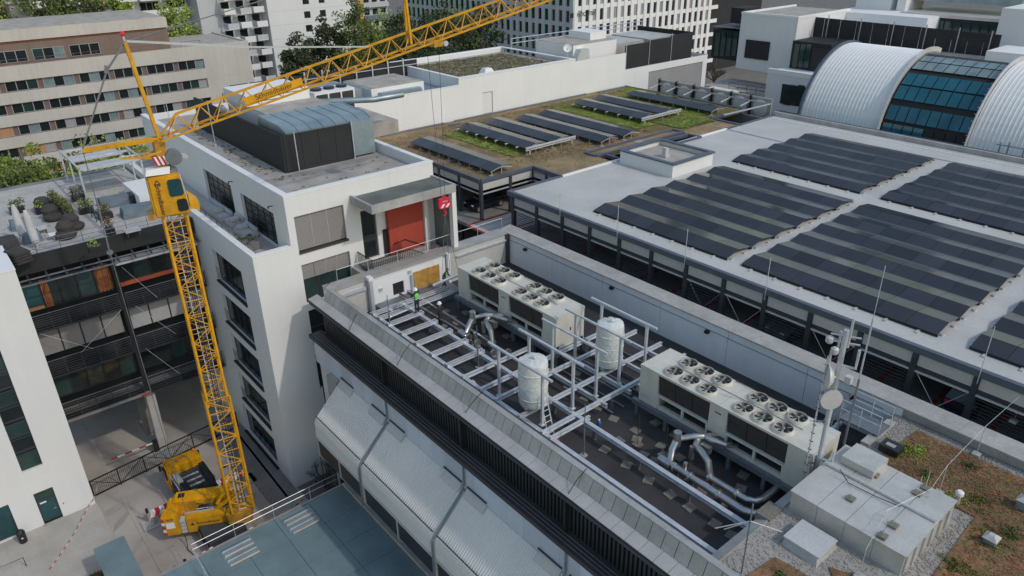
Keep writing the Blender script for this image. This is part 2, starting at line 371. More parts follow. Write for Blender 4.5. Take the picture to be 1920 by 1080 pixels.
hr = thing('handrail', 'low black tubular handrail at the bottom left corner', 'railing', a)
MB().pipe([a, a+Vector((0, 0, .8)), b+Vector((0, 0, .8)), b], .03, 6).build('rail', 'plastic_black', hr)
# barrier tape, striped, as a sagging ribbon
def tape(pts, label):
    t = thing('barrier_tape', label, 'tape', pts[0], 'red and white barrier tapes')
    pr_ = [Vector(q) for q in pts]; segs = []
    for a, b in zip(pr_, pr_[1:]):
        n = max(4, int((b-a).length/.28))
        segs += [a.lerp(b, i/n)-Vector((0, 0, .25*math.sin(math.pi*i/n))) for i in range(n)]
    segs.append(pr_[-1])
    for c in (0, 1):
        mb = MB()
        for i, (a, b) in enumerate(zip(segs, segs[1:])):
            if i % 2 == c: mb.quad(a-Vector((0, 0, .04)), b-Vector((0, 0, .04)), b+Vector((0, 0, .04)), a+Vector((0, 0, .04)))
        mb.build('stripe', ('red_paint', 'white_bright')[c], t, fix=False)
tape([az(92, 1068, .1), az(168, 945, .9), az(182, 912, 1.1)], 'red and white barrier tape across the paving by the glass door')
tape([az(300, 965, 1.0), az(312, 1000, .7), az(346, 1055, .9)], 'red and white barrier tape from the crane outrigger to the lower outrigger')
tape([az(458, 885, .5), az(520, 945, .6)], 'red and white barrier tape beside the crane mast')
tape([az(545, 955, .9), az(590, 905, .9), az(640, 862, 1.0)], 'red and white barrier tape along the white tower corner')
# sliding gate
gx0, gy0, gx1, gy1 = -53.0, 3.0, -54.3, 14.5
gt = thing('sliding_gate', 'black barred sliding gate across the courtyard entrance', 'gate', (gx0, gy0, 0))
G0, G1 = Vector((gx0, gy0, 0)), Vector((gx1, gy1, 0))
for i in range(6):
    a, b = G0.lerp(G1, i/6), G0.lerp(G1, (i+1)/6); up = Vector((0, 0, 1))
    MB().bar(a, a+up*1.55, .09).build('post', 'black_matt', gt)
    MB().bar(a+up*.15, b+up*.15, .08).bar(a+up*1.5, b+up*1.5, .08).bar(a+up*(.15 if i % 2 else 1.5), b+up*(1.5 if i % 2 else .15), .035).build('frame', 'black_matt', gt)
    mb = MB()
    for k in range(1, 14): q = a.lerp(b, k/14); mb.bar(q+up*.15, q+up*1.5, .022)
    tag(mb.build('bars', 'black_matt', gt), kind='stuff')
MB().bar(G1, G1+up*1.55, .09).build('post', 'black_matt', gt)
# parking barrier
pb = thing('parking_barrier', 'red and white striped parking barrier arm under the bridge', 'barrier', (-55.4, 8.3, .145))
MB().box(-55.6, 8.05, .145, -55.25, 8.4, 1.15).build('cabinet', 'plastic_black', pb)
for k in range(6):
    y0 = 8.1-k*.53; MB().box(-55.44, y0-.53, .96, -55.37, y0, 1.05).build('arm_stripe', ('white_bright', 'red_paint')[k % 2], pb)
tk = thing('ticket_pillar', 'dark ticket machine beside the parking barrier', 'ticket machine', (-56.4, 8.6, .145)); MB().box(-56.55, 8.45, .145, -56.25, 8.75, 1.3).build('housing', 'plastic_black', tk); MB().box(-56.24, 8.5, .95, -56.22, 8.7, 1.2).build('screen', 'glass_dark', tk)
# ------------------------------------------------------------------ bridge building
BX = -55.5
bb = thing('bridge_building', 'dark glazed building bridging the driveway with slatted balconies and roof terrace', 'building', (BX-6, 8.8, 0))
MB().box(-74, 2.92, 5.75, -57.0, 14.8, 18.2).build('core', 'black_screen', bb)
MB().box(-74, 2.92, 18.2, BX-.1, 14.8, 18.42).build('terrace_slab', 'concrete_dark', bb)
MB().box(BX-.1, 2.92, 17.35, BX+.05, 14.78, 18.6).build('fascia', 'black_screen', bb)
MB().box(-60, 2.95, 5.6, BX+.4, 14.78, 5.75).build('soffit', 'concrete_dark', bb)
# pergola brackets over the top windows
for k in range(11):
    y = 3.6+k*1.1; MB().bar((BX-.1, y, 17.25), (BX+1.0, y, 16.95), .12, .1).build('pergola_bracket', 'dark_steel', bb)
for x, z in ((BX+1.0, 16.95), (BX+.45, 17.12)): MB().bar((x, 3.0, z), (x, 14.75, z), .09, .09).build('pergola_rail', 'galv_dark', bb)
MB().box(BX-.2, 8.9, 16.45, BX+.3, 14.7, 16.75).build('awning_box', 'blind_light', bb)
def glazing(y0, y1, z0, z1, n, glass, x=BX-.5, sill=None):
    f = MB(); d = (y1-y0)/n
    for i in range(n+1): f.box(x-.05, y0+i*d-.06, z0, x+.08, y0+i*d+.06, z1)
    f.box(x-.06, y0, z1-.1, x+.06, y1, z1).box(x-.06, y0, z0, x+.06, y1, z0+.1); fr = f.build('window', 'black_matt', bb)
    for i in range(n):
        g = glass[i % len(glass)]
        if g: MB().box(x-.02, y0+i*d+.06, z0+.1, x+.0, y0+(i+1)*d-.06, z1-.1).build('pane', g, fr)
    if sill: MB().box(x-.1, y0, z0+.1, x+.16, y1, z0+.38).build('sill', sill, fr)
glazing(3.0, 8.6, 14.45, 16.6, 5, ['glass_door', 'glass_dark', 'glass_dark', 'glass_green', None])
for k in range(9): MB().tube((BX-.55+.05*(k % 2), 7.55+k*.12, 14.5), (BX-.55+.05*(k % 2), 7.55+k*.12, 16.55), .07, 6).build('curtain_fold', 'curtain', bb)
for k in range(4): MB().tube((BX-.45, 4.2+k*.12, 14.5), (BX-.45, 4.2+k*.12, 16.55), .06, 6).build('curtain_fold', 'curtain', bb)
MB().box(BX-.46, 3.02, 14.5, BX-.42, 4.1, 14.75).build('sill_board', 'shutter_orange', bb)
glazing(8.95, 14.7, 14.45, 16.6, 5, ['glass_dark', 'glass_green', 'glass_dark', 'glass_dark', 'glass_dark'], sill='orange_sill')
for y0, y1 in ((3.0, 8.5), (9.0, 14.7)):       # closed blinds storey
    n = 4; d = (y1-y0)/n
    for i in range(n):
        bl = MB(); ya, yb = y0+i*d+.05, y0+(i+1)*d-.05
        for k in range(22): z = 10.95+k*.1; bl.quad((BX-.46, ya, z), (BX-.46, yb, z), (BX-.49, yb, z+.095), (BX-.49, ya, z+.095))
        tag(bl.build('blind', ('blind_dark', 'blind_grey')[y0 > 8], bb, fix=False), 'closed slatted venetian blind')
        MB().box(BX-.52, ya-.07, 10.9, BX-.4, ya-.03, 13.1).build('guide_rail', 'dark_steel', bb)
glazing(3.0, 8.6, 7.35, 9.55, 5, ['glass_green', 'glass_dark', 'glass_green', 'glass_dark']); glazing(8.95, 14.7, 7.35, 9.55, 5, ['glass_dark', 'glass_dark', 'glass_green'])
def balcony(y0, y1, z0, z1, x):                # slatted walkway: grating floor, slats in front
    b = MB().box(BX-.55, y0, z0-.12, x-.02, y1, z0).build('balcony', 'black_rib', bb)
    n = 8
    for k in range(n): z = z0+.02+(z1-z0-.05)*k/(n-1); MB().box(x-.03, y0, z-.018, x+.03, y1, z+.018).build('slat', ('dark_steel', 'galv_dark')[k == n-1], b)
    k = 5
    for i in range(k+1): y = y0+(y1-y0)*i/k; MB().box(x-.075, y-.025, z0-.1, x-.035, y+.025, z1).build('post', 'dark_steel', b)
for z0, z1 in ((5.8, 7.2), (9.45, 10.8), (13.15, 14.4)):
    balcony(3.0, 8.55, z0, z1, BX+.25); balcony(8.95, 14.65, z0, z1, BX+.55)
for za, zb, ya, yb in ((13.2, 10.9, 3.2, 6), (10.9, 13.2, 5.2, 8.4), (16.4, 13.3, 9.2, 11), (13.2, 10.0, 9.4, 11.6), (9.6, 6.5, 9.3, 11.2), (16.2, 14.4, 12.8, 14.4)):
    MB().tube((BX+.62, ya, za), (BX+.62, yb, zb), .014, 5).build('brace_rod', 'galv', bb)
MB().box(BX-.35, 8.62, 5.75, BX+.15, 8.9, 17.3).build('mullion', 'black_matt', bb)
MB().prism([(BX+.1, 8.45, .14), (BX+.1, 9.1, .14), (BX-.5, 9.15, .14), (BX-.5, 8.4, .14)], (-.1, .1, 5.5)).build('column', 'concrete', bb)
MB().box(-58.6, 8.2, .14, -58.0, 8.9, 5.6).build('column', 'concrete_dark', bb)
MB().box(BX+.4, 8.2, 5.62, BX+.44, 10.4, 5.74).build('clearance_sign', 'red_paint', bb)
# ------------------------------------------------------------------ roof terrace furniture on the bridge building
TZ = 18.42
dk = MB().box(-73, 3.0, TZ, BX-.3, 14.6, TZ+.03).build('deck_paving', 'paver_deck', bb)
rl = railing(MB(), [(BX-.25, 4.6, TZ), (BX-.25, 14.6, TZ)], 1.0, 1.4, .022, (1, .66, .33)).build('terrace_railing', 'galv_dark', bb)
rl2 = railing(MB(), [(-66, 9.0, TZ+.03), (BX-.4, 9.3, TZ+.03)], 1.1, 1.2, .03, (1, .7, .4)).build('terrace_railing', 'dark_steel', bb)
def cushion_stack(p, label, n=4, rz=0):
    t = thing('lounge_cushions', label, 'cushions', p)
    for k in range(n):
        me = MB().box(-.75, -.55, 0, .75, .55, .2).mesh('cushion', 'fabric_dark'); b = bmesh.new(); b.from_mesh(me); bmesh.ops.bevel(b, geom=b.edges[:], offset=.07, segments=2, affect='EDGES'); b.to_mesh(me); b.free()
        link('cushion', me, t, Vector(p)+Vector((0, 0, .2*k)), rz+random.uniform(-.1, .1))
    return t
T3 = TZ+.03
cushion_stack(az(38, 490, T3), 'flat stack of dark cushions behind the white building corner', 4, .3)
def lounger(px, label, rz):
    p = az(*px, T3); t = thing('egg_chair', label, 'chair', p, 'rounded dark lounge chairs on the terrace')
    mb = MB().lathe((0, 0, 0), [(.45, 0), (.68, .12), (.75, .32), (.62, .45), (.2, .5)], 14); o = link('seat', mb.mesh('seat', 'fabric_dark', True), t, p)
    mb = MB().lathe((0, 0, 0), [(.2, .0), (.55, .1), (.6, .5), (.4, .82), (.1, .9)], 14); o2 = link('backrest', mb.mesh('backrest', 'fabric_dark', True), t, p+Vector((-.45*math.cos(rz), -.45*math.sin(rz), .25)), 0, (.8, 1, 1))
    return t
lounger((103, 412), 'rounded dark lounge chair nearest to the grey folded parasols', .2); lounger((92, 396), 'rounded dark lounge chair behind the others by the plants', .6)
lounger((125, 446), 'rounded dark lounge chair next to the small white table', -.3); lounger((140, 430), 'rounded dark lounge chair against the planter box', .1)
def parasol(px, label, lean):
    p = az(*px, T3); t = thing('folded_parasol', label, 'parasol', p, 'folded parasols')
    MB().lathe(p, [(.35, 0), (.33, .1), (.05, .12)], 10).build('base', 'concrete', t)
    link('canopy', MB().lathe((0, 0, 0), [(.06, 0), (.06, .4), (.26, .5), (.27, 1.2), (.22, 2.3), (.1, 2.75)], 10).mesh('canopy', 'cover_grey', True), t, p).rotation_euler = lean
parasol((48, 455), 'pale folded parasol further left on the terrace', (0, -.12, 0)); parasol((72, 466), 'pale folded parasol nearer to the lounge chairs', (.02, -.1, 0))
def covered(px, sz, rz, label, m='cover_blue', cat='furniture'):
    p = az(*px, T3); t = thing('covered_table', label, cat, p)
    sx, sy, h = sz; k = .12
    me = MB().hexa([(-sx, -sy, 0), (sx, -sy, 0), (sx, sy, 0), (-sx, sy, 0), (-sx+k, -sy+k, h), (sx-k, -sy+k, h*.94), (sx-k, sy-k, h), (-sx+k, sy-k, h*.97)]).mesh('cover', m)
    b = bmesh.new(); b.from_mesh(me); bmesh.ops.subdivide_edges(b, edges=b.edges[:], cuts=3, use_grid_fill=True)
    for v in b.verts:
        if v.co.z > .05: v.co += Vector((random.uniform(-.04, .04), random.uniform(-.04, .04), random.uniform(-.04, .03)))
    b.to_mesh(me); b.free(); link('cover', me, t, p, rz); return t
covered((220, 384), (.55, 1.3, .75), 0, 'blue grey tarpaulin over a table further back on the terrace'); covered((262, 402), (.55, 1.25, .8), 0, 'blue grey tarpaulin over a table close to the crane cab')
covered((38, 428), (.5, .6, .7), 0, 'blue grey covered crate left of the parasol'); covered((62, 452), (.5, .6, .8), 0, 'blue grey covered crate between the folded parasols'); covered((15, 470), (.8, .8, .9), 0, 'dark blue covered bench at the left frame edge', 'fabric_dark')
p = az(103, 449, T3); st = thing('side_table', 'small white square side table among the lounge chairs', 'table', p); MB().box(p.x-.3, p.y-.3, p.z+.4, p.x+.3, p.y+.3, p.z+.45).build('top', 'white_bright', st); MB().tube(p, p+Vector((0, 0, .4)), .05, 6).build('leg', 'white_bright', st)
def leafy(mb, c, r, n, s, zs=1.0):
    for i in range(n):
        d = Vector((random.gauss(0, 1), random.gauss(0, 1), random.gauss(0, 1))).normalized()*r*random.random()**.4; d.z *= zs
        q = Vector(c)+d; a = Vector((random.uniform(-1, 1), random.uniform(-1, 1), random.uniform(-1, 1))).normalized()*s; b = a.cross(Vector((random.uniform(-1, 1), random.uniform(-1, 1), random.uniform(-1, 1)))).normalized()*s*.8
        mb.quad(q-a-b*.4, q+a*.2-b, q+a+b*.4, q-a*.2+b)
    return mb
def cover(mb, x0, x1, y0, y1, z, n, s, h=.1):
    for i in range(n):
        q = Vector((random.uniform(x0, x1), random.uniform(y0, y1), z+random.uniform(.01, h))); a = random.uniform(0, 6.28); e = Vector((math.cos(a), math.sin(a), random.uniform(-.25, .25)))*s*random.uniform(.5, 1.3); f = Vector((-e.y, e.x, random.uniform(-.25, .25)*s))*random.uniform(.5, 1)
        mb.quad(q-e-f*.4, q+e*.2-f, q+e+f*.4, q-e*.2+f)
    return mb
def planter(px, ln, label, mats, z=T3, rz=(1, 0), tall=.5):
    p = az(*px, z); t = thing('planter', label, 'planter', p); d = Vector((rz[0], rz[1], 0)); q = p+d*ln
    n = d.cross(Vector((0, 0, 1)))*.3
    MB().hexa([p-n, q-n, q+n, p+n, p-n+Vector((0, 0, .45)), q-n+Vector((0, 0, .45)), q+n+Vector((0, 0, .45)), p+n+Vector((0, 0, .45))]).build('trough', 'plastic_black', t)
    k = max(1, int(ln/.5))
    for m_ in mats:
        mb = MB()
        for i in range(k): leafy(mb, p+d*(ln*(i+.5)/k)+Vector((random.uniform(-.1, .1), random.uniform(-.1, .1), .5+tall*random.uniform(.3, .8))), .34, 60, .07, 1+tall)
        mb.build('foliage', m_, t, fix=False)
planter((100, 385), 5.2, 'long planter with dry grasses dividing the terrace', ['leaf_dry', 'leaf_mid'], rz=(.99, .08), tall=.7)
planter((205, 436), .7, 'small dark planter with red leaves by the railing', ['leaf_mid', 'curtain'])
planter((168, 475), .8, 'low planter with yellow green plants on the terrace edge', ['leaf_light'], rz=(0, 1)); planter((74, 397), .8, 'round dark planter with a green shrub', ['leaf_light'], tall=.3)
# pergola frame at the rear of the terrace
pg = thing('pergola_frame', 'grey steel pergola frame at the rear of the terrace', 'pergola', (-67, 10.6, T3))
for x in (-72, -68.6, -65.2):
    MB().bar((x, 9.8, T3+2.6), (x, 14.4, T3+2.6), .14, .16).build('beam', 'galv', pg)
    for y in (9.8, 14.4): MB().bar((x, y, T3), (x, y, T3+2.5), .12).build('post', 'galv', pg)
for y in (9.8, 14.4): MB().bar((-72, y, T3+2.75), (-65.2, y, T3+2.75), .12).build('beam', 'galv', pg)
for k in range(2): MB().box(-71.5+k*3.3, 10.2, T3+2.2, -69.3+k*3.3, 14, T3+2.24).build('folded_awning', 'cover_grey', pg)
sd = thing('roof_shed', 'white low parapet box at the rear of the terrace behind the crane cab', 'roof box', (-63.5, 13.4, T3)); MB().box(-65, 12.6, T3, -60.5, 14.5, T3+1.0).build('housing', 'white_bright', sd); MB().box(-62.8, 12.3, T3, -61.8, 12.58, T3+.8).build('unit', 'plastic_black', sd)

# more terrace clutter: parapet planters, small tables, chairs
for k, (u, v, lab) in enumerate(((20, 402, 'dark planter with a green shrub at the left rear terrace edge'), (150, 402, 'dark planter with dry grass near the divider railing'), (135, 378, 'dark planter with green shrub at the rear of the lounge area'), (185, 412, 'dark planter with grasses beside the divider railing'))):
    planter((u, v), 1.0, lab, [('leaf_mid', 'leaf_light', 'leaf_dry')[k % 3], 'leaf_dry'], rz=(0, 1), tall=.5)
for u, v, lab in ((75, 437, 'low grey lounge table between the dark lounge chairs'), (250, 440, 'low pale bench close to the terrace railing'), (190, 398, 'pale storage box near the covered tables')):
    p = az(u, v, T3); t = thing('low_table', lab, 'table', p); MB().box(p.x-.4, p.y-.5, p.z+.32, p.x+.4, p.y+.5, p.z+.4).build('top', 'blind_light', t)
    for dx in (-.3, .3):
        for dy in (-.4, .4): MB().box(p.x+dx-.03, p.y+dy-.03, p.z, p.x+dx+.03, p.y+dy+.03, p.z+.32).build('leg', 'dark_steel', t)
mb = cover(MB(), -73, -58, 3.2, 14, T3, 260, .06, .03); tag(mb.build('leaf_litter', 'leaf_dry', fix=False), 'dry leaf litter scattered on the bridge terrace', 'leaves', kind='stuff')
mb = MB()
for i in range(26):
    x, y = random.uniform(-52, -40), random.uniform(3.4, 14); a = random.uniform(0, 3.14); l_, w_ = random.uniform(.4, 1.6), random.uniform(.1, .5); e = Vector((math.cos(a), math.sin(a), 0))*l_; f_ = Vector((-e.y, e.x, 0)).normalized()*w_; q = Vector((x, y, .0095)); mb.poly([q-e-f_*.5, q-e*.3-f_, q+e-f_*.6, q+e*.8+f_*.7, q-e*.4+f_])
mb.build('asphalt_patches', 'asphalt_patch', bpy.data.objects['courtyard'], fix=False)
# ------------------------------------------------------------------ white tower with terrace
TX, TY = -44.1, 14.85
tw = thing('white_tower', 'tall white office building with dark windows, roof terrace and black roof screens', 'building', (-50, 22, 0))
lv = [(14.48, 17.08), (10.98, 13.58), (7.42, 10.05), (3.9, 6.5)]
ops = [(-52.4, -46.85, a, b) for a, b in lv]+[(-53.2, -46.9, .12, 2.95)]
facade(tw, 'y', TY, -1, -75, TX, 0, 19.0, ops, depth=.35)
for a, b in lv:
    window(tw, 'y', TY, -1, -52.4, -46.85, a+.02, b-.02, 5, 1, .08, .3)
    MB().box(-52.45, TY-.1, a-.1, -46.8, TY+.1, a+.04).build('sill_box', 'ledge_dark', tw)
    for k in range(5): MB().tube((-52.35, TY-.02, a+.35+k*.2), (-51.4, TY-.02, a+.35+k*.2), .02, 4).build('guard_rail', 'dark_steel', tw)
window(tw, 'y', TY, -1, -53.2, -46.9, .14, 2.93, 6, 1, .09, .3); MB().box(-53.3, TY-.2, .1, -46.8, TY-.01, .22).build('plinth', 'black_matt', tw)
# face towards +X
xo = [(18.0, 21.6, 18.35, 21.0), (18.0, 21.65, 14.6, 17.54), (18.0, 21.65, 11.1, 14.05), (18.0, 21.65, 7.6, 10.5), (22.8, 24.0, 16.5, 20.2)]
facade(tw, 'x', TX, 1, TY, 17.5, 0, 19.0, [], depth=.3); facade(tw, 'x', TX, 1, 17.5, 29.1, 0, 22.45, xo, depth=.3)
def blind(y0, y1, z0, z1, n):
    d = (y1-y0)/n
    for i in range(n):
        mb = MB(); k = int((z1-z0)/.09)
        for j in range(k): z = z0+j*(z1-z0)/k; mb.quad((TX-.14, y0+i*d+.015, z), (TX-.14, y0+(i+1)*d-.015, z), (TX-.18, y0+(i+1)*d-.015, z+.088), (TX-.18, y0+i*d+.015, z+.088))
        mb.build('blind', 'blind_dark', tw, fix=False)
blind(18.05, 21.55, 18.55, 21.0, 3); MB().box(TX-.25, 18.0, 18.35, TX+.08, 21.7, 18.5).build('sill_box', 'ledge_dark', tw)
blind(18.05, 21.6, 16.4, 17.54, 4); window(tw, 'x', TX, 1, 18.0, 21.65, 14.62, 16.4, 3, 2, .07, .26, glass='glass_green')
for z0, z1 in ((11.12, 14.03), (7.62, 10.48)): window(tw, 'x', TX, 1, 18.0, 21.65, z0, z1, 3, 2, .08, .26)
# setback top storey and terrace
so_ = [(-59.6, -53.75, 18.25, 20.9), (-52.0, -46.25, 18.25, 20.8)]
facade(tw, 'y', 17.5, -1, -75, TX, 18.2, 22.45, so_, depth=.3)
for a, b, c, d in so_: window(tw, 'y', 17.5, -1, a, b, c+.02, d-.02, 5, 4, .08, .25, frame='black_matt', glass='glass_dark')
MB().box(-75, TY+.42, 18.0, TX-.42, 17.48, 18.2).build('terrace_floor', 'paver_deck', tw)
MB().box(-75, TY-.02, 19.0, TX+.02, TY+.4, 19.08).box(TX-.4, TY+.4, 19.0, TX+.02, 17.48, 19.08).build('parapet_coping', 'white_bright', tw)
MB().box(-75, TY+.38, 18.2, TX-.4, TY+.42, 19.0).box(TX-.42, TY+.4, 18.2, TX-.38, 17.5, 19.0).build('parapet', 'white_wall', tw)
railing(MB(), [(-62, TY+.55, 18.2), (TX-.9, TY+.55, 18.2)], 1.05, 1.1, .02, (1,)).build('terrace_railing', 'dark_steel', tw)
for x in (-62.5, -53.0, -46.0): MB().bar((x, 17.45, 21.4), (x, 17.15, 21.45), .05).bar((x, 17.15, 21.45), (x, 17.12, 21.3), .07).build('wall_lamp', 'black_matt', tw)
# roof
MB().box(-75, 17.52, 21.7, TX-.02, 29.08, 21.8).build('roof', 'gravel_roof', tw)
MB().box(-75, 17.48, 22.45, TX+.02, 17.95, 22.55).box(TX-.45, 17.95, 22.45, TX+.02, 29.12, 22.55).box(-60, 28.7, 22.45, TX-.45, 29.12, 22.55).build('roof_coping', 'white_bright', tw)
MB().box(-75, 17.9, 21.8, TX-.4, 17.95, 22.45).box(TX-.45, 17.95, 21.8, TX-.4, 28.7, 22.45).box(-60, 28.7, 21.8, TX-.4, 28.75, 22.45).build('roof_upstand', 'white_wall', tw)
MB().box(-60, 29.06, 0, TX, 29.1, 22.45).build('wall', 'white_wall', tw); MB().poly([(-75, 29.1, 0), (-75, TY, 0), (-75, TY, 19.0), (-75, 17.5, 19.0), (-75, 17.5, 22.4), (-75, 29.1, 22.4)]).build('wall', 'white_wall', tw, fix=False)
# roof walkway strip and litter
MB().box(-74, 18.1, 21.8, -46.5, 19.3, 21.83).build('walkway', 'concrete', tw)
# canopy and red entrance recess
MB().box(TX, 22.15, 20.95, -41.2, 29.0, 21.38).build('canopy', 'concrete', tw); MB().box(TX+.15, 22.35, 21.38, -41.4, 28.8, 21.42).build('canopy_roof', 'stained_slab', tw)
MB().box(TX, 22.15, 21.38, -41.2, 22.33, 21.52).box(-41.38, 22.33, 21.38, -41.2, 28.82, 21.52).box(TX, 28.82, 21.38, -41.2, 29.0, 21.52).build('canopy_kerb', 'concrete', tw)
MB().box(TX-.6, 24.75, 14.2, TX+.35, 27.7, 20.93).build('red_panel', 'red_wall', tw)
MB().box(TX+.0, 27.72, 14.2, TX+.55, 28.05, 20.95).box(TX+2.45, 28.62, 14.2, -41.22, 28.98, 20.95).build('canopy_pier', 'white_wall', tw)
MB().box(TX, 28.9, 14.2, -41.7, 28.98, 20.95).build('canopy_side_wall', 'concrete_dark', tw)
dr = MB().box(TX-.22, 22.8, 16.5, TX-.16, 24.0, 20.2).build('door', 'dark_steel', tw); MB().box(TX-.15, 22.95, 16.6, TX-.13, 23.85, 20.0).build('pane', 'glass_dark', dr)
MB().box(TX+.02, 24.4, 16.4, TX+.1, 24.75, 18.4).build('open_shutter', 'black_matt', tw)
lg = MB().box(TX+.01, 22.2, 16.1, -41.9, 25.3, 16.32).build('landing', 'concrete_dark', tw)
for k in range(9): MB().box(TX+1.0, 25.3+k*.3, 16.1-k*.19, -41.9, 25.6+k*.3, 16.28-k*.19).build('step', 'concrete', tw)
def bars(mb, a, b, h, n, r=.014):
    a = Vector(a); b = Vector(b); u = Vector((0, 0, h)); mb.bar(a+u, b+u, .05).bar(a+u*.08, b+u*.08, .04)
    for i in range(n+1): q = a.lerp(b, i/n); mb.bar(q+u*.08, q+u, r*2)
    return mb
for a, b, n in (((TX+.1, 22.2, 16.3), (-41.9, 22.2, 16.3), 16), ((-41.9, 22.2, 16.3), (-41.9, 25.3, 16.3), 22), ((-41.9, 25.3, 16.3), (-41.9, 28.1, 14.6), 22)):
    tag(bars(MB(), a, b, 1.05, n).build('balustrade', 'black_matt', tw), 'black barred balustrade of the entrance landing')
MB().bar((TX+.42, 25.0, 17.25), (TX+.42, 26.0, 17.35), .04).bar((TX+.42, 26.0, 17.35), (TX+.42, 28.0, 16.2), .04).build('handrail', 'black_matt', tw)
# outdoor sofas on tower terrace
def sofa(px, ln, label, back):
    p = az(*px, 18.2); t = thing('outdoor_sofa', label, 'sofa', p, 'pale covered sofas on the tower terrace')
    for nm, bx in (('seat', (-ln/2, -.35, 0, ln/2, .45, .45)), ('backrest', (-ln/2, .45, 0, ln/2, .72, .72)), ('armrest', (back, -.3, .45, back+.6, .42, .72))):
        me = MB().box(*bx).mesh(nm, 'cover_grey'); b = bmesh.new(); b.from_mesh(me); bmesh.ops.bevel(b, geom=b.edges[:], offset=.07, segments=2, affect='EDGES'); b.to_mesh(me); b.free(); smooth_mesh(me); link(nm, me, t, p)
sofa((402, 402), 4.4, 'long pale covered sofa below the first terrace window', .6); sofa((437, 423), 1.5, 'short pale covered sofa between the two terrace windows', .0); sofa((458, 441), 2.0, 'pale covered sofa nearest to the terrace planter', -.6)
p = az(430, 408, 18.2); pt = thing('flower_pot', 'terracotta pot between the terrace sofas', 'pot', p); MB().lathe(p, [(.16, 0), (.24, .35), (.26, .4), (.2, .42)], 10).build('pot', 'terracotta', pt)
p = az(463, 463, 18.2); pl_ = thing('pallet_planter', 'weathered crate planter with mossy plants at the terrace corner', 'planter', p)
MB().box(p.x-.7, p.y-.4, p.z, p.x+1.0, p.y+.6, p.z+.55).build('crate', 'concrete_dark', pl_); mb = MB(); [leafy(mb, p+Vector((random.uniform(-.6, .9), random.uniform(-.3, .5), .58)), .16, 40, .05) for i in range(12)]; mb.build('foliage', 'leaf_mid', pl_, fix=False)
# roof plant screens
rs = thing('roof_screen', 'large black screen enclosure around the plant on the tower roof', 'screen', (-58, 24, 21.8))
MB().box(-69, 20.7, 21.8, -50.9, 20.85, 24.55).build('screen_panel', 'black_screen', rs)
for k in range(4): MB().box(-50.98, 20.86+k*1.36, 21.8, -50.85, 22.2+k*1.36, 24.55).build('screen_panel', 'black_screen', rs)
for y in (21.7, 26.35): MB().tube((-50.75, y, 21.8), (-50.8, y, 24.7), .045, 6).build('lightning_rod', 'galv', rs)
MB().tube((-62, 19.6, 21.8), (-62, 19.6, 25.5), .04, 6).tube((-62, 19.6, 21.8), (-62, 19.6, 21.95), .14, 8).build('lightning_rod', 'galv', rs)
MB().tube((-70, 18.6, 21.8), (-70, 18.6, 24.3), .035, 6).tube((-70, 18.6, 21.8), (-70, 18.6, 21.95), .14, 8).build('lightning_rod', 'galv', rs)
du = thing('duct_unit', 'pale blue zinc ventilation housing with standing seams on the tower roof', 'ventilation unit', (-54, 24, 21.8))
MB().box(-66, 22.6, 21.8, -56, 28.4, 24.6).build('housing', 'white_wall', du); MB().box(-66, 22.6, 24.6, -57.3, 28.4, 24.66).build('roof', 'gravel_roof', du)
MB().prism([(-56, 21.2, 24.0), (-51.2, 21.2, 24.0), (-51.2, 21.2, 24.62), (-52.2, 21.2, 24.95), (-56, 21.2, 25.05)], (0, 7.2, 0)).build('duct', 'zinc_blue', du)
MB().box(-53.6, 26.4, 21.95, -50.95, 28.3, 24.0).box(-51.18, 26.4, 24.0, -50.95, 28.3, 24.64).build('duct_elbow', 'zinc_blue', du)
for k in range(8): MB().bar((-51.17, 21.25+k*1.0, 24.0), (-51.17, 21.25+k*1.0, 24.63), .04).bar((-51.17, 21.25+k*1.0, 24.64), (-52.2, 21.25+k*1.0, 24.97), .04).bar((-52.2, 21.25+k*1.0, 24.97), (-56, 21.25+k*1.0, 25.07), .04).build('seam', 'zinc_blue', du)
MB().box(-66, 22.4, 24.66, -61, 28, 25.6).build('upper_housing', 'white_bright', du)
MB().pipe([(-60.5, 28.6, 24.3), (-58, 32.5, 24.3), (-58, 35.5, 24.3)], .26, 12).build('duct_pipe', 'zinc_blue', du, True)
ac = thing('condenser_unit', 'white three fan condenser unit on the tower roof behind the screen', 'air conditioner', (-63, 29.8, 21.8))
MB().box(-75, 29.1, 20.4, -60, 36, 21.6).build('roof_deck', 'gravel_roof', tw)
# lower roof wing with zinc units behind the tower
MB().box(-64.8, 29.2, 21.6, -62.6, 33.2, 24.6).build('casing', 'white_bright', ac)
for k in range(3):
    MB().box(-62.58, 29.35+k*1.28, 21.9, -62.54, 30.45+k*1.28, 24.4).build('coil', 'coil', ac); MB().lathe((-63.7, 29.9+k*1.28, 24.6), [(.5, 0), (.52, .2), (.42, .22)], 14).build('fan', 'plastic_black', ac)
# weeds and gravel clumps on the tower roof
mb = MB()
for i in range(120):
    x = random.uniform(-69, -46); y = random.choice((random.uniform(19.4, 20.6), random.uniform(18, 20))) if x < -50 else random.uniform(18.3, 28)
    leafy(mb, (x, y, 21.82), .16, 8, .05, .3)
tag(mb.build('roof_moss', 'leaf_dry', fix=False), 'dry moss clumps on the gravel of the tower roof', 'moss', kind='stuff')
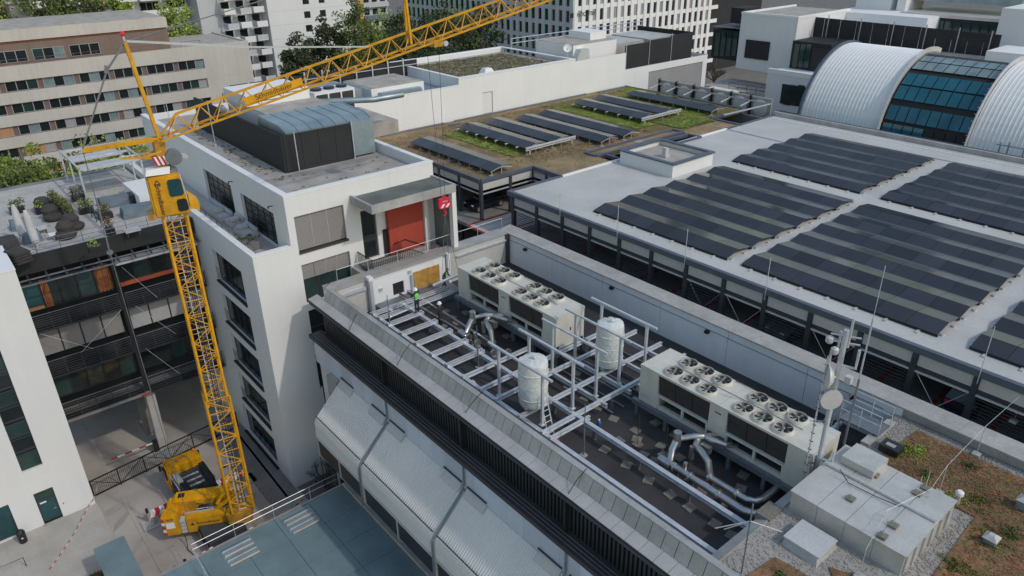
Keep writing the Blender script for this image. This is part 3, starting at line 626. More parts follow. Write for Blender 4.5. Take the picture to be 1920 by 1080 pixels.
# ------------------------------------------------------------------ plant building with sunken roof deck
DZ = 14.2; XL, XR = -41.3, -11.0; YN, YF = 18.35, 33.5; PT = 16.7
mbld = thing('plant_building', 'long grey metal clad building with a sunken black roof deck full of chillers', 'building', (-26, 26, 0))
MB().box(XL+.3, YN+.2, 13.9, XR-.4, YF, DZ).build('roof_deck', 'bitumen', mbld)
MB().box(XL, YN, 13.4, 15, YN+.22, PT-.03).build('parapet', 'zinc_cap', mbld); MB().box(XL-.05, YN-.03, PT-.03, 15, YN+.27, PT+.03).build('coping', 'zinc_cap', mbld)
# back wall with panels
for k in range(6):
    x0 = XL+.3+k*5.05; MB().box(x0+.015, YF, DZ, x0+5.035, YF+.1, PT-.1).build('wall_panel', 'pit_panel', mbld)
MB().box(XL-.6, YF+.1, 0, 15, YF+.8, PT-.1).build('wall', 'concrete', mbld)
MB().prism([(XL-.6, YF-.1, PT-.1), (XL-.6, YF+1.0, PT-.1), (XL-.6, YF+1.0, PT+.12), (XL-.6, YF+.15, PT-.0), (XL-.6, YF-.1, PT-.02)], (54, 0, 0)).build('coping', 'concrete', mbld)
MB().bar((XL+.5, YF-.03, PT-.55), (XR-.6, YF-.03, PT-.6), .025).build('cable_line', 'galv_dark', mbld)
for u, v in ((985, 468), (1147, 540), (1326, 622), (1598, 745)):
    p = at(u, v, 1, YF-.1); MB().box(p.x-.12, YF-.25, p.z-.08, p.x+.12, YF-.02, p.z+.1).build('wall_spotlight', 'black_matt', mbld)
# left end wall: coping, slatted cladding, white panel
MB().box(XL-.6, YN, 0, XL+.28, YF+.1, PT-.1).build('wall', 'white_wall', mbld)
MB().box(XL-.65, YN-.02, PT-.1, XL+.42, YF-.12, PT+.02).build('coping', 'zinc_cap', mbld)
for k in range(12):
    z = DZ+.02+k*.19; MB().box(XL+.28, YN+.5, z, XL+.36, 21.2, z+.175).build('cladding_board', 'white_roof', mbld)
    MB().box(XL+.28, 27.6, z, XL+.36, 33.3, z+.175).build('cladding_board', 'white_roof', mbld)
MB().box(XL+.36, YN+.6, PT-.7, XL+.55, 20.9, PT-.5).build('cable_tray', 'galv', mbld); MB().box(XL+.36, 28.5, PT-.62, XL+.5, 33.2, PT-.5).build('cable_tray', 'galv', mbld)
facade(mbld, 'x', XL+.42, 1, 21.3, 27.5, DZ, PT-.3, [(23.0, 23.9, 14.75, 15.7)], 'white_bright', .13, 'service_wall')
MB().box(XL+.283, 22.95, 14.7, XL+.3, 23.95, 15.75).build('hatch_interior', 'black_matt', mbld)
MB().box(XL+.44, 24.7, 14.7, XL+.5, 26.9, 16.05).build('plywood_board', 'osb', mbld)
MB().box(XL+.5, 24.45, 14.5, XL+.62, 24.6, 16.0).build('conduit_box', 'galv', mbld)
for y, z in ((21.9, 15.5), (24.3, 16.1), (22.4, 14.5), (21.7, 14.4)): MB().box(XL+.42, y, z, XL+.52, y+.25, z+.22).build('junction_box', 'galv', mbld)
MB().box(XL+.45, 21.05, DZ, XL+.8, 21.3, PT-.05).build('post', 'galv', mbld); MB().box(XL+.4, 21.0, PT-.05, XL+.85, 21.35, PT+.2).build('post_cap', 'white_bright', mbld)
MB().box(XL+.45, 27.55, DZ, XL+.7, 27.75, PT).build('post', 'white_bright', mbld); MB().box(XL+.3, YF-.3, DZ, XL+.55, YF-.02, PT-.12).build('post', 'dark_steel', mbld)
# concrete light well frame between plant building and tower
lw = thing('light_well', 'concrete curb framing a long roof light well beside the tower', 'roof curb', (-42.9, 25, 16))
for a in ((-43.95, 21.6, -43.6, 28.5), (-42.3, 21.6, -41.97, 28.5), (-43.6, 21.6, -42.3, 22.0), (-43.6, 28.1, -42.3, 28.5)): MB().box(a[0], a[1], 13.0, a[2], a[3], 16.35).build('curb', 'concrete', lw)
MB().box(-43.6, 22, 15.6, -42.3, 28.1, 15.7).build('floor', 'concrete_dark', lw); railing(MB(), [(-42.55, 22.1, 15.7), (-42.55, 28, 15.7)], .75, 1.5, .02, (1,)).build('rail', 'galv', lw)
railing(MB(), [(XL-.4, YN+1, PT+.02), (XL-.4, YF, PT+.02)], .9, 2.2, .02, (1,)).build('roof_railing', 'galv', mbld)
# near side: standing seam cap, apron, ribbed wall, ledge, blue panels
n = 72; wv = .66
capm = MB().hexa([(0, 0, 0), (wv-.03, 0, 0), (wv-.03, .3, .68), (0, .3, .68), (0, -.035, .02), (wv-.03, -.035, .02), (wv-.03, .265, .7), (0, .265, .7)]).mesh('cap_panel', 'zinc_cap')
for k in range(n): link('cap_panel', capm, mbld, (XL+k*wv, 18.05, 15.99+random.uniform(-.004, .004)))
MB().prism([(XL, 18.12, 15.9), (XL, 18.35, 15.9), (XL, 18.35, 16.6)], (56, 0, 0)).build('seam_backing', 'dark_steel', mbld)
wa = .74
apm = MB().hexa([(0, 0, -.15), (wa-.02, 0, -.15), (wa-.02, .7, 0), (0, .7, 0), (0, 0, -.11), (wa-.02, 0, -.11), (wa-.02, .7, .03), (0, .7, .03)]).mesh('apron_panel', 'zinc_apron')
for k in range(67): link('apron_panel', apm, mbld, (-42.35+k*wa, 17.38, 15.98))
MB().box(-42.35, 17.4, 15.5, 15, 18.3, 15.75).build('eave_soffit', 'dark_steel', mbld); MB().box(-42.37, 17.36, 15.72, 15, 17.42, 15.83).build('eave_gutter', 'black_matt', mbld)
MB().box(-41.5, 17.9, 13.2, 15, 18.3, 15.5).build('wall', 'black_rib', mbld)
for k in range(5):                                  # ribbed bays, ribs joined (about 5 pixels each)
    x0 = -41.2+k*7.8-.0; x1 = x0+7.7; mb = MB(); x = x0
    while x < x1-.1: mb.box(x, 17.78, 13.47, x+.12, 17.9, 15.5); x += .24
    tag(mb.build('ribbed_cladding', 'black_rib', mbld), kind='stuff')
    MB().box(x1-.06, 17.55, 13.3, x1+.1, 17.9, 15.6).build('fin', 'black_matt', mbld)
MB().box(-42.1, 16.95, 13.2, 15, 17.9, 13.45).build('ledge', 'ledge_dark', mbld)
for y in (17.15, 17.35, 17.55): MB().bar((-42, y, 13.47), (15, y, 13.47), .03).build('ledge_cable', 'galv_dark', mbld)
for k in range(30):
    x0 = -41.7+k*1.27; MB().box(x0+.006, 17.05, 11.5, x0+1.264, 17.2, 13.2).build('facade_panel', 'panel_blue', mbld)
MB().box(-41.7, 17.2, 0, 15, 18.3, 13.3).build('wall', 'facade_grey', mbld); MB().box(-41.7, 17.2, 0, -41.5, 33, 13.4).build('wall', 'facade_grey', mbld)
# corrugated sheds
bays = [(-38.23, -32.45), (-32.25, -24.85), (-24.65, -17.25), (-17.05, -9.65), (-9.45, -2)]
def shed(x0, x1, label):
    t = thing('metal_shed_bay', label, 'shed roof', ((x0+x1)/2, 16, 3.8), 'corrugated shed bays along the facade')
    pr_ = [(17.05, 11.68), (15.05, 9.72), (14.93, 9.55), (14.86, 9.3), (14.85, 8.35)]
    mb = MB(); p = .17; n = int((x1-x0)/p); xs = []
    for i in range(n):
        for f, hgt in ((0, 0), (.55, 0), (.65, 1), (.9, 1)): xs.append((x0+(i+f)*p, hgt*.045))
    xs.append((x1, 0)); k = len(mb.v)
    for x, h in xs:
        for y, z in pr_: mb.v.append((x, y-h*.7, z+h*.7*(1 if z > 9 else 0)))
    m = len(pr_)
    for i in range(len(xs)-1):
        for j in range(m-1): a = k+i*m+j; mb.f.append((a, a+m, a+m+1, a+1)); mb.m.append(0)
    mb.build('roof_sheet', 'alu_sheet', t, fix=False)
    MB().prism([(x0, 17.05, 11.6), (x0, 14.95, 9.5), (x0, 14.92, 8.3), (x0, 17.05, 8.3)], (x1-x0, 0, 0)).build('roof_body', 'alu_sheet', t)
    MB().tube((x0+.1, 15.0, 9.83), (x1-.1, 15.0, 9.83), .035, 6).build('snow_guard', 'black_matt', t)
    MB().box(x0, 14.78, 8.22, x1, 14.98, 8.34).build('gutter', 'zinc', t)
    nb = max(2, round((x1-x0)/3.7)); d = (x1-x0)/nb
    for i in range(nb):
        MB().prism([(x0+i*d+.05, 14.92, 8.22), (x0+i*d+.05, 14.92, 6.75), (x0+i*d+.05, 16.3, 4.2), (x0+i*d+.05, 16.6, 4.2), (x0+i*d+.05, 16.6, 8.22)], (d-.1, 0, 0)).build('glazing', 'glass_matt', t)
    for i in range(nb+1): MB().bar((x0+i*d, 14.9, 8.25), (x0+i*d, 14.9, 6.7), .08).bar((x0+i*d, 14.9, 6.7), (x0+i*d, 16.3, 4.15), .08).build('mullion', 'zinc', t)
    for xa, xb in ((x0+.15, x0+1.75), (x1-1.75, x1-.15)):
        s = MB().hexa([(xa, 16.72, 11.3), (xb, 16.72, 11.3), (xb, 17.04, 11.4), (xa, 17.04, 11.4), (xa, 16.72, 11.5), (xb, 16.72, 11.5), (xb, 17.04, 11.86), (xa, 17.04, 11.86)]).build('roof_vent', 'white_roof', t)
        MB().box(xa, 16.98, 11.92, xb, 17.06, 12.0).build('lintel', 'dark_steel', s)
for (x0, x1), l in zip(bays, ('corrugated metal shed bay at the far left end beside the white tower', 'second corrugated metal shed bay from the white tower', 'third corrugated metal shed bay from the white tower, at the lower edge', 'fourth corrugated metal shed bay, lower right and mostly cut off', 'fifth corrugated metal shed bay outside the lower edge')): shed(x0, x1, l)
for x in (-32.35, -24.75, -17.15):
    MB().pipe([(x, 16.98, 13.2), (x, 16.98, 11.95), (x, 16.7, 11.5), (x, 14.95, 9.75), (x, 14.75, 9.4), (x, 14.75, 6.6)], .055, 6).build('downpipe', 'galv_dark', mbld)
    MB().prism([(x-.1, 17.0, 11.5), (x-.1, 14.9, 9.4), (x-.1, 14.8, 6.8), (x-.1, 14.92, 6.8), (x-.1, 15.0, 9.3), (x-.1, 17.0, 11.3)], (.2, 0, 0)).build('gutter_trough', 'zinc', mbld)
MB().box(-39.6, 16.7, 8.5, -38.3, 17.04, 11.6).build('end_cladding', 'zinc_cap', mbld)
MB().box(-40.6, 17.0, 0, -38.3, 17.19, 8.4).build('glazing', 'glass_dark', mbld)
for u0, v0, u1, v1 in ((655, 620, 673, 585), (600, 555, 624, 527), (742, 690, 770, 645), (862, 790, 905, 735), (1060, 935, 1100, 880)):
    MB().pipe([at(u0, v0, 1, 17.36), at((u0+u1)/2, (v0+v1)/2-2, 1, 17.95)+Vector((0, 0, .1)), at(u1, v1, 1, 18.4)+Vector((0, 0, .05))], .02, 5).build('lightning_cable', 'black_matt', mbld)
# ------------------------------------------------------------------ teal low roof
TR = 3.8
te = thing('low_roof_building', 'low building with a flat grey blue panelled roof below the sheds', 'building', (-28, 11, 0))
MB().box(-37.8, -4, 0, 5, 16.2, TR-.1).build('wall', 'facade_grey', te)
px_ = [-37.8, -35.4, -33.0, -30.6, -28.2, -25.8, -23.4]; py_ = [-4, -1.5, 1, 3.6, 6.2, 8.6, 11, 13.4, 15.9]
for i in range(len(px_)-1):
    for j in range(len(py_)-1): MB().box(px_[i]+.012, py_[j]+.012, TR-.1, px_[i+1]-.012, py_[j+1]-.012, TR).build('roof_panel', 'teal_roof', te)
MB().box(-37.8, 15.95, TR-.1, 5, 16.5, TR+.2).build('edge_flashing', 'zinc', te); MB().box(-37.95, -4, TR-.2, -37.82, 16, TR+.06).build('edge_flashing', 'zinc_cap', te)
for a in ((-37.6, 7.3, -35.8, 9.3), (-37.6, 11.3, -35.9, 13.3)):
    s = MB().box(a[0], a[1], TR+.001, a[2], a[3], TR+.04).build('roof_grille', 'zinc_blue', te)
    for k in range(4): x = a[0]+.15+k*.45; MB().prism([(x, a[1]+.1, TR+.04), (x+.35, a[1]+.1, TR+.04), (x+.3, a[1]+.1, TR+.14)], (0, 1.8, 0)).build('louvre', ('zinc_blue', 'zinc_cap')[k % 2], s)
rg = railing(MB(), [(-37.9, 6.0, TR+.06), (-37.9, 16.2, TR+.06)], 1.05, 2.6, .016, (1, .6)); railing(rg, [(-37.9, 6.0, TR+.06), (-34, 5.9, TR+.06)], 1.05, 2.2, .016, (1, .6)); rg.build('roof_railing', 'galv', te)
# ------------------------------------------------------------------ chillers
def ring(mb, c, r0, r1, z0, z1, n=20): return mb.lathe(c, [(r0*1.12, z0), (r0, z1), (r1, z1), (r1, z0+.05)], n)
def make_chiller(x0, y0, label):
    zb, zt, L, W = 15.2, 17.4, 9.7, 2.4
    t = thing('chiller', label, 'chiller', (x0+L/2, y0+W/2, zb-.4), 'air cooled chillers on the roof deck')
    MB().box(x0, y0, zt-.12, x0+L/2-.01, y0+W, zt).box(x0+L/2+.01, y0, zt-.12, x0+L, y0+W, zt).build('top_panel', 'chiller', t)
    for a, b, z in ((0, 1.2, zb), (4.38, 5.38, zb+.5), (8.55, L, zb)): MB().box(x0+a, y0+.03, z, x0+b, y0+W-.03, zt-.12).build('end_panel' if a != 4.38 else 'centre_panel', 'chiller', t)
    for a in (1.2, 5.38):
        for k in range(3):
            xa = x0+a+k*1.055+.03; MB().hexa([(xa, y0+.16, zb+.9), (xa+1.02, y0+.16, zb+.9), (xa+1.02, y0+1.0, zb+.9), (xa, y0+1.0, zb+.9), (xa, y0+.06, zt-.13), (xa+1.02, y0+.06, zt-.13), (xa+1.02, y0+1.0, zt-.13), (xa, y0+1.0, zt-.13)]).build('coil', 'coil', t)
            MB().bar((xa+.02, y0+.105, zb+1.46), (xa+1.0, y0+.105, zb+1.46), .03).build('coil_rail', 'dark_steel', t)
        MB().box(x0+a, y0+W-.9, zb+.2, x0+a+3.17, y0+W-.05, zt-.12).build('rear_coil', 'coil', t)
        MB().box(x0+a, y0+.02, zb+.78, x0+a+3.17, y0+.2, zb+.88).build('frame_rail', 'chiller', t)
        for k in (0, 1.55, 3.05): MB().box(x0+a+k, y0+.05, zb+.2, x0+a+k+.12, y0+.17, zb+.78).build('frame_post', 'chiller', t)
        MB().box(x0+a+.2, y0+.5, zb+.2, x0+a+2.9, y0+1.2, zb+.75).build('compressor', 'black_matt', t)
    for y in (y0+.1, y0+W-.3): MB().box(x0, y, zb-.02, x0+L, y+.2, zb+.2).build('base_rail', 'chiller', t)
    for y in (y0-.15, y0+W-.2): MB().box(x0-.3, y, zb-.3, x0+L+.3, y+.25, zb-.02).build('support_beam', 'galv_dark', t)
    for k in range(6): MB().box(x0+k*L/5-.1, y0-.1, DZ, x0+k*L/5+.1, y0+.1, zb-.3).box(x0+k*L/5-.1, y0+W-.2, DZ, x0+k*L/5+.1, y0+W, zb-.3).build('support_foot', 'galv_dark', t)
    for fx in (1.72, 2.75, 3.79, 5.85, 6.87, 7.91):
        for fy in (.61, 1.81):
            c = (x0+fx, y0+fy, zt); f = ring(MB(), c, .45, .425, 0, .16).build('fan', 'chiller', t, True)
            MB().tube((c[0], c[1], zt+.01), (c[0], c[1], zt+.02), .43, 20).build('fan_well', 'black_matt', f)
            bl = MB(); a0 = random.random()
            for k in range(6): a1 = a0+k*math.pi/3; e1 = Vector((math.cos(a1), math.sin(a1), 0)); e2 = Vector((math.cos(a1+.55), math.sin(a1+.55), 0)); C = Vector((c[0], c[1], zt+.07)); bl.quad(C+e1*.1, C+e1*.4, C+e2*.4+Vector((0, 0, .06)), C+e2*.1+Vector((0, 0, .06)))
            bl.build('blades', 'black_matt', f, fix=False); MB().lathe((c[0], c[1], zt+.08), [(.07, 0), (.07, .08), (.03, .1)], 8).build('hub', 'chrome', f)
            gd = MB()
            for rr in (.15, .29, .43):
                pts = [(c[0]+rr*math.cos(j*math.pi/8), c[1]+rr*math.sin(j*math.pi/8), zt+.22+.07*(1-rr/.43)) for j in range(17)]; gd.path(pts, .005, 3)
            for j in range(4): a = j*math.pi/4; gd.path([(c[0]-.43*math.cos(a), c[1]-.43*math.sin(a), zt+.22), (c[0], c[1], zt+.29), (c[0]+.43*math.cos(a), c[1]+.43*math.sin(a), zt+.22)], .005, 3)
            gd.build('fan_guard', 'black_matt', f)
    MB().path([(x0+4.2, y0+W-.08, zt+.03), (x0+5.6, y0+2.2, zt+.12), (x0+6.6, y0+2.25, zt+.05), (x0+7.5, y0+2.2, zt+.15)], .02, 4).path([(x0+1.3, y0+1.2, zt+.03), (x0+8.5, y0+1.25, zt+.03)], .015, 4).build('fan_cable', 'plastic_black', t)
    MB().box(x0+4.7, y0+.012, zt-.5, x0+5.05, y0+.03, zt-.44).build('maker_plate', 'dark_steel', t); MB().box(x0+.15, y0+.01, zb+.35, x0+.7, y0+.03, zb+.5).build('nameplate', 'panel_blue', t)
    for a, b in ((.3, 1.2), (1.0, .5)): MB().box(x0+L, y0+b, zb+.9+a*.3, x0+L+.03, y0+b+.06, zb+1.1+a*.3).build('latch', 'black_matt', t)
    return t
make_chiller(-37.2, 25.95, 'cream air cooled chiller near the white end wall and the workers')
make_chiller(-21.0, 25.95, 'cream air cooled chiller beside the antenna mast')
# ------------------------------------------------------------------ silver pipework
def pipes(dx, xe, label):
    t = thing('pipework', label, 'pipes', (-16+dx, 24, DZ)); D = Vector((dx, 0, 0))
    def pp(pts, r, nm='pipe'): return MB().pipe([Vector(p)+D for p in pts], r, 12).build(nm, 'pipe_alu', t, True)
    pp([(-16.0, 26.3, 15.55), (-16.2, 25.5, 15.75), (-16.6, 25.0, 15.8), (-17.1, 24.5, 15.6), (-17.1, 24.2, 15.3)], .16)
    pp([(-15.1, 26.3, 15.45), (-15.3, 25.6, 15.75), (-15.9, 25.3, 15.85), (-16.5, 25.4, 15.75)], .14)
    pp([(-17.1, 24.3, 15.6), (-17.1, 24.0, 15.2), (-16.8, 23.5, 14.8), (xe-.9, 23.5, 14.75), (xe-.45, 23.65, 14.75), (xe-.1, 24.1, 14.75), (xe, 24.6, 14.75), (xe, 26.2, 14.75)], .2)
    pp([(-16.5, 25.2, 15.6), (-16.3, 24.7, 15.55), (-15.7, 24.45, 15.6), (-15.25, 24.3, 15.45), (-15.1, 24.25, 15.0), (-14.95, 24.2, 14.75), (xe-1.2, 24.2, 14.75), (xe-.85, 24.4, 14.75), (xe-.7, 24.8, 14.75), (xe-.7, 26.2, 14.75)], .17)
    pp([(-17.4, 23.5, 14.75), (-16.7, 23.5, 14.75)], .26, 'end_flange'); pp([(-17.1, 24.3, 15.3), (-17.1, 24.3, 16.1)], .2, 'strainer')
    pp([(-16.4, 24.6, 14.75), (-16.4, 24.6, 15.5)], .13, 'pump'); pp([(-16.0, 23.6, 14.6), (-16.0, 23.6, 15.3)], .1, 'pump')
    for x, y in ((-16.5, 23.5), (-15.6, 23.5), (-14.0, 23.5), (-15.0, 24.2), (-13.5, 24.2)):
        if x+dx < xe: pp([(x-.05, y, 14.75), (x+.05, y, 14.75)], .26, 'flange')
        MB().box(x+dx-.15, y-.15, DZ, x+dx+.15, y+.15, DZ+.35).build('pipe_foot', 'galv_dark', t)
    MB().box(-16.2+dx, 24.9, 15.2, -15.7+dx, 25.2, 15.6).build('valve_box', 'pipe_alu', t)
pipes(0, -11.85, 'insulated silver pipes below the chiller beside the antenna mast'); pipes(-16.3, -28.4, 'insulated silver pipes below the chiller near the workers')
# ------------------------------------------------------------------ galvanised steel frame
sf = thing('steel_frame', 'galvanised steel grillage with upright posts and rails across the roof deck', 'steel frame', (-25, 22, DZ))
def beam(a, b, nm='beam', h=.2, w=.16): return MB().bar(a, b, w, .03).bar(Vector(a)+Vector((0, 0, -h/2)), Vector(b)+Vector((0, 0, -h/2)), w*.35, h-.03).bar(Vector(a)+Vector((0, 0, -h)), Vector(b)+Vector((0, 0, -h)), w, .03).build(nm, 'galv', sf)
ZS = 15.02
for y in (20.35, 22.65): beam((-39.4, y, ZS), (-11.35, y, ZS), w=.24)
beam((-39.3, 21.5, ZS), (-38.4, 21.5, ZS))
for x in (-39.0, -38.2, -37.1, -35.5, -33.85, -32.2, -30.6):
    for o in (-.12, .12): beam((x+o, 20.2, ZS+.12), (x+o, 22.95 if x > -38 else 26.2, ZS+.12), w=.09, h=.16)
    for y in (20.25, 22.85): MB().box(x-.16, y-.03, ZS-.05, x+.16, y+.03, ZS+.16).build('end_plate', 'galv', sf)
for x in (-29.0, -27.4, -26.1, -24.1, -22.3): beam((x, 20.2, ZS+.12), (x, 31.6 if x > -28 else 25.2, ZS+.12), w=.18)
beam((-21.7, 20.2, ZS+.12), (-21.7, 23.0, ZS+.12))
for y in (24.5, 26.4, 28.45, 30.4): beam((-27.3, y, ZS), (-21.9, y, ZS))
for y in (20.64, 22.77, 24.51, 26.32, 28.44):
    MB().bar((-27.05, y, 18.1), (-22.05, y, 18.1), .12, .1).build('top_rail', 'galv', sf)
    for x in (-26.2, -22.75): MB().bar((x, y, ZS+.1), (x, y, 18.05), .13, .13).build('post', 'galv', sf); MB().box(x-.13, y-.13, ZS+.1, x+.13, y+.13, ZS+.15).build('base_plate', 'galv', sf)
for x in range(-39, -11, 3):
    for y in (20.35, 22.65): MB().box(x-.08, y-.08, DZ, x+.08, y+.08, ZS-.2).build('stub_leg', 'galv_dark', sf)
for x in (-27, -24.5, -22.2):
    for y in (25.2, 28.5, 31): MB().box(x-.08, y-.08, DZ, x+.08, y+.08, ZS-.2).build('stub_leg', 'galv_dark', sf)
# tanks
def tank(x, y, label):
    z = ZS+.16; t = thing('wrapped_tank', label, 'tank', (x, y, z), 'foil wrapped buffer tanks')
    me = MB().lathe((0, 0, 0), [(.35, .18), (.72, .24), (.78, .4), (.77, 1.0), (.79, 1.5), (.77, 2.1), (.78, 2.62), (.745, 2.8), (.6, 2.88), (.1, 2.93)], 28).mesh('shell', 'wrap', True)
    for v in me.vertices: v.co *= 1+random.uniform(-.012, .012)
    link('shell', me, t, (x, y, z))
    for a in (.6, 2.7, 4.8): MB().box(x+.5*math.cos(a)-.1, y+.5*math.sin(a)-.1, z, x+.5*math.cos(a)+.1, y+.5*math.sin(a)+.1, z+.3).build('foot', 'zinc', t)
    MB().tube((x+.1, y, z+3.0), (x+.1, y, z+3.15), .08, 8).build('nozzle', 'wrap', t)
    for h in (.7, 1.45, 2.2): MB().lathe((x, y, z+h), [(.79, 0), (.805, .03), (.79, .06)], 28).build('strap', 'wrap', t, True)
tank(-24.25, 21.35, 'white foil wrapped tank nearest to the parapet, inside the steel frame'); tank(-24.3, 27.15, 'white foil wrapped tank between the two chillers')
# loose slabs
slm = MB().box(-.25, -.25, 0, .25, .25, .06).mesh('paver', 'slate_slab'); seen = []
for (ox, oy, k), pts in (((1100, 560, 2.077), ((105, 470), (45, 425), (190, 515), (195, 550), (270, 485), (290, 575), (345, 530), (70, 590), (125, 555), (155, 650), (220, 610), (265, 635), (310, 665), (360, 620), (240, 710), (325, 765), (400, 815), (500, 880), (565, 925), (610, 690), (600, 740), (530, 805), (445, 755), (300, 610))), ((690, 470, 4.909), ((775, 620), (815, 670), (925, 710), (900, 575), (715, 560), (790, 770), (965, 860), (1280, 790), (1080, 800), (690, 700))), ((900, 480, 3.856), ((700, 850), (760, 1030), (640, 950), (700, 905)))):
    for a, b in pts:
        p = az(ox+a/k, oy+b/k, DZ); o = link('paver', slm, None, (p.x, p.y, DZ+.002), random.uniform(-.15, .5)); tag(o, 'square stone paver lying loose on the black roof deck', 'paver', 'loose pavers on the roof deck')
# rods on the deck
for u, v in ((1195, 835), (1247, 860), (1290, 905), (877, 560), (945, 570)):
    p = az(u, v, DZ); r_ = thing('lightning_rod', 'thin lightning rod standing on a paver on the black deck', 'lightning rod', p, 'lightning rods on the roof deck'); MB().tube(p, p+Vector((0, 0, 1.9)), .018, 5).build('rod', 'leaf_dark', r_); MB().box(p.x-.22, p.y-.22, DZ+.002, p.x+.22, p.y+.22, DZ+.1).build('foot', 'slate_slab', r_)
# small site items
p = Vector((-21.9, 20.9, DZ)); ld = thing('step_ladder', 'aluminium ladder leaning by the wrapped tank', 'ladder', p)
for s_ in (-.2, .2): MB().bar((-23.1, 21.0+s_, 16.6), (-22.4, 21.0+s_, DZ), .06, .03).build('stile', 'galv', ld)
for k in range(7): t_ = (k+.7)/8; MB().tube((-23.1+.7*t_, 20.8, 16.6-2.4*t_), (-23.1+.7*t_, 21.2, 16.6-2.4*t_), .02, 5).build('rung', 'galv', ld)
p = az(1041, 824, DZ+.3); bg_ = thing('tool_bag', 'small red bag at the foot of the ladder', 'bag', p); mb = MB().lathe((0, 0, 0), [(.1, 0), (.22, .06), (.22, .28), (.1, .36)], 10); link('bag_body', mb.mesh('bag_body', 'red_light', True), bg_, p-Vector((0, 0, .28))); MB().pipe([p+Vector((-.1, 0, .05)), p+Vector((0, 0, .18)), p+Vector((.1, 0, .05))], .02, 5).build('handle', 'red_paint', bg_)
p = az(1123, 800, DZ); ob = thing('blue_canister', 'small blue canister on a paver', 'canister', p); MB().lathe(p, [(.1, .06), (.12, .1), (.12, .3), (.05, .4)], 8).build('canister_body', 'blue_plastic', ob); MB().lathe(p+Vector((0, 0, .4)), [(.05, 0), (.05, .07)], 8).build('lid', 'white_bright', ob)
mb = MB()
for i in range(90):
    p = Vector((random.uniform(-31.4, -28.6), random.uniform(20.1, 20.9), DZ)) if i < 60 else Vector((random.uniform(-22.6, -21.6), random.uniform(27.6, 28.1), DZ)); s_ = random.uniform(.05, .14)
    mb.box(p.x-s_, p.y-s_*.7, DZ, p.x+s_, p.y+s_*.7, DZ+s_*random.uniform(.5, 3))
tag(mb.build('offcuts', ['wrap']), 'pale packaging and fittings scattered beside the steel frame', 'offcuts', kind='stuff')
mb = MB()
for i in range(7): mb.bar((-27.4+.0, 24.9+i*.85, DZ+.15), (-21.8, 24.9+i*.85, DZ+.15), .09, .06)
tag(mb.build('cable_tray', 'galv_dark'), 'dark cable trays running under the steel frame between the chillers', 'cable tray')
# ------------------------------------------------------------------ gravel roof with sedum, right
GZ = 16.1
MB().box(XR, YN+.2, 13.5, 15, YF, GZ).build('gravel_roof', 'gravel_white', mbld); MB().hexa([(XR-.55, YN+.25, DZ), (XR, YN+.25, DZ), (XR, 25.4, DZ), (XR-.55, 25.4, DZ), (XR-.5, YN+.25, GZ-.25), (XR+.02, YN+.25, GZ+.06), (XR+.02, 25.4, GZ+.06), (XR-.5, 25.4, GZ-.25)]).build('deck_edge', 'concrete', mbld)
MB().box(XR-.56, 22.4, GZ-.3, XR+.1, 23.4, GZ+.09).build('edge_slab', 'slate_slab', mbld)
def sed(name, pts, m, z=GZ, h=.06): return MB().prism([(p[0], p[1], z+.0005) for p in pts], (0, 0, h)).build(name, m, mbld)
sed('sedum_bed', [(-9.7, 32.9), (-9.95, 29.0), (-5.6, 28.9), (-5.2, 20), (14, 20), (14, 32.9)], 'sedum'); sed('sedum_bed', [(-9.7, 20.9), (-9.9, 19.1), (-7.6, 19.1), (-7.3, 21.1)], 'sedum'); sed('sedum_bed', [(-8.1, 22.0), (-6.9, 20.8), (-5.9, 21.4), (-6.0, 22.9)], 'sedum')
for c, r_, m_ in (((-9.3, 31.0), .7, 'leaf_light'), ((-9.0, 31.4), .4, 'leaf_light'), ((-6.6, 29.3), .45, 'leaf_light'), ((-5.9, 29.9), .5, 'sedum_green'), ((-4.8, 28.0), .6, 'sedum_green'), ((-4.3, 29.0), .4, 'leaf_mid'), ((-3.6, 31.2), .5, 'sedum_green'), ((-5.0, 25.6), .5, 'sedum_green'), ((-9.0, 20.2), .25, 'leaf_mid'), ((-7.0, 32.0), .35, 'sedum_yellow'), ((-8, 30), .3, 'sedum_green'), ((-4.4, 24), .5, 'sedum_yellow')):
    mb = MB(); [leafy(mb, (c[0]+random.gauss(0, r_*.5), c[1]+random.gauss(0, r_*.5), GZ+.09), .1, 10, .035, .6) for i in range(int(120*r_))]; tag(mb.build('sedum_clump', m_, mbld, fix=False), 'green clump of low roof plants', kind='stuff')
# fine sedum texture and white pebbles
mb = MB(); pb_ = MB()
cover(mb, -9.6, 0, 29.1, 32.8, GZ+.06, 5200, .035, .05); cover(mb, -5.1, 0, 22, 29, GZ+.06, 3200, .035, .05)
for i in range(5200):
    q = random.random()
    if q < .3: x, y = random.uniform(-10.9, -2), random.uniform(33.0, 33.45)
    elif q < .5: x, y = random.uniform(-10.9, -9.8), random.uniform(28.4, 33.4)
    elif q < .8: x, y = random.uniform(-10.9, -6), random.uniform(19, 23.5)
    else: x, y = random.uniform(-6.1, -5.2), random.uniform(20, 28.9)
    s_ = random.uniform(.02, .05); pb_.hexa([(x-s_, y-s_, GZ), (x+s_, y-s_*.7, GZ), (x+s_*.8, y+s_, GZ), (x-s_, y+s_*.8, GZ), (x-s_*.5, y-s_*.5, GZ+s_), (x+s_*.5, y-s_*.4, GZ+s_), (x+s_*.4, y+s_*.5, GZ+s_), (x-s_*.5, y+s_*.4, GZ+s_)])
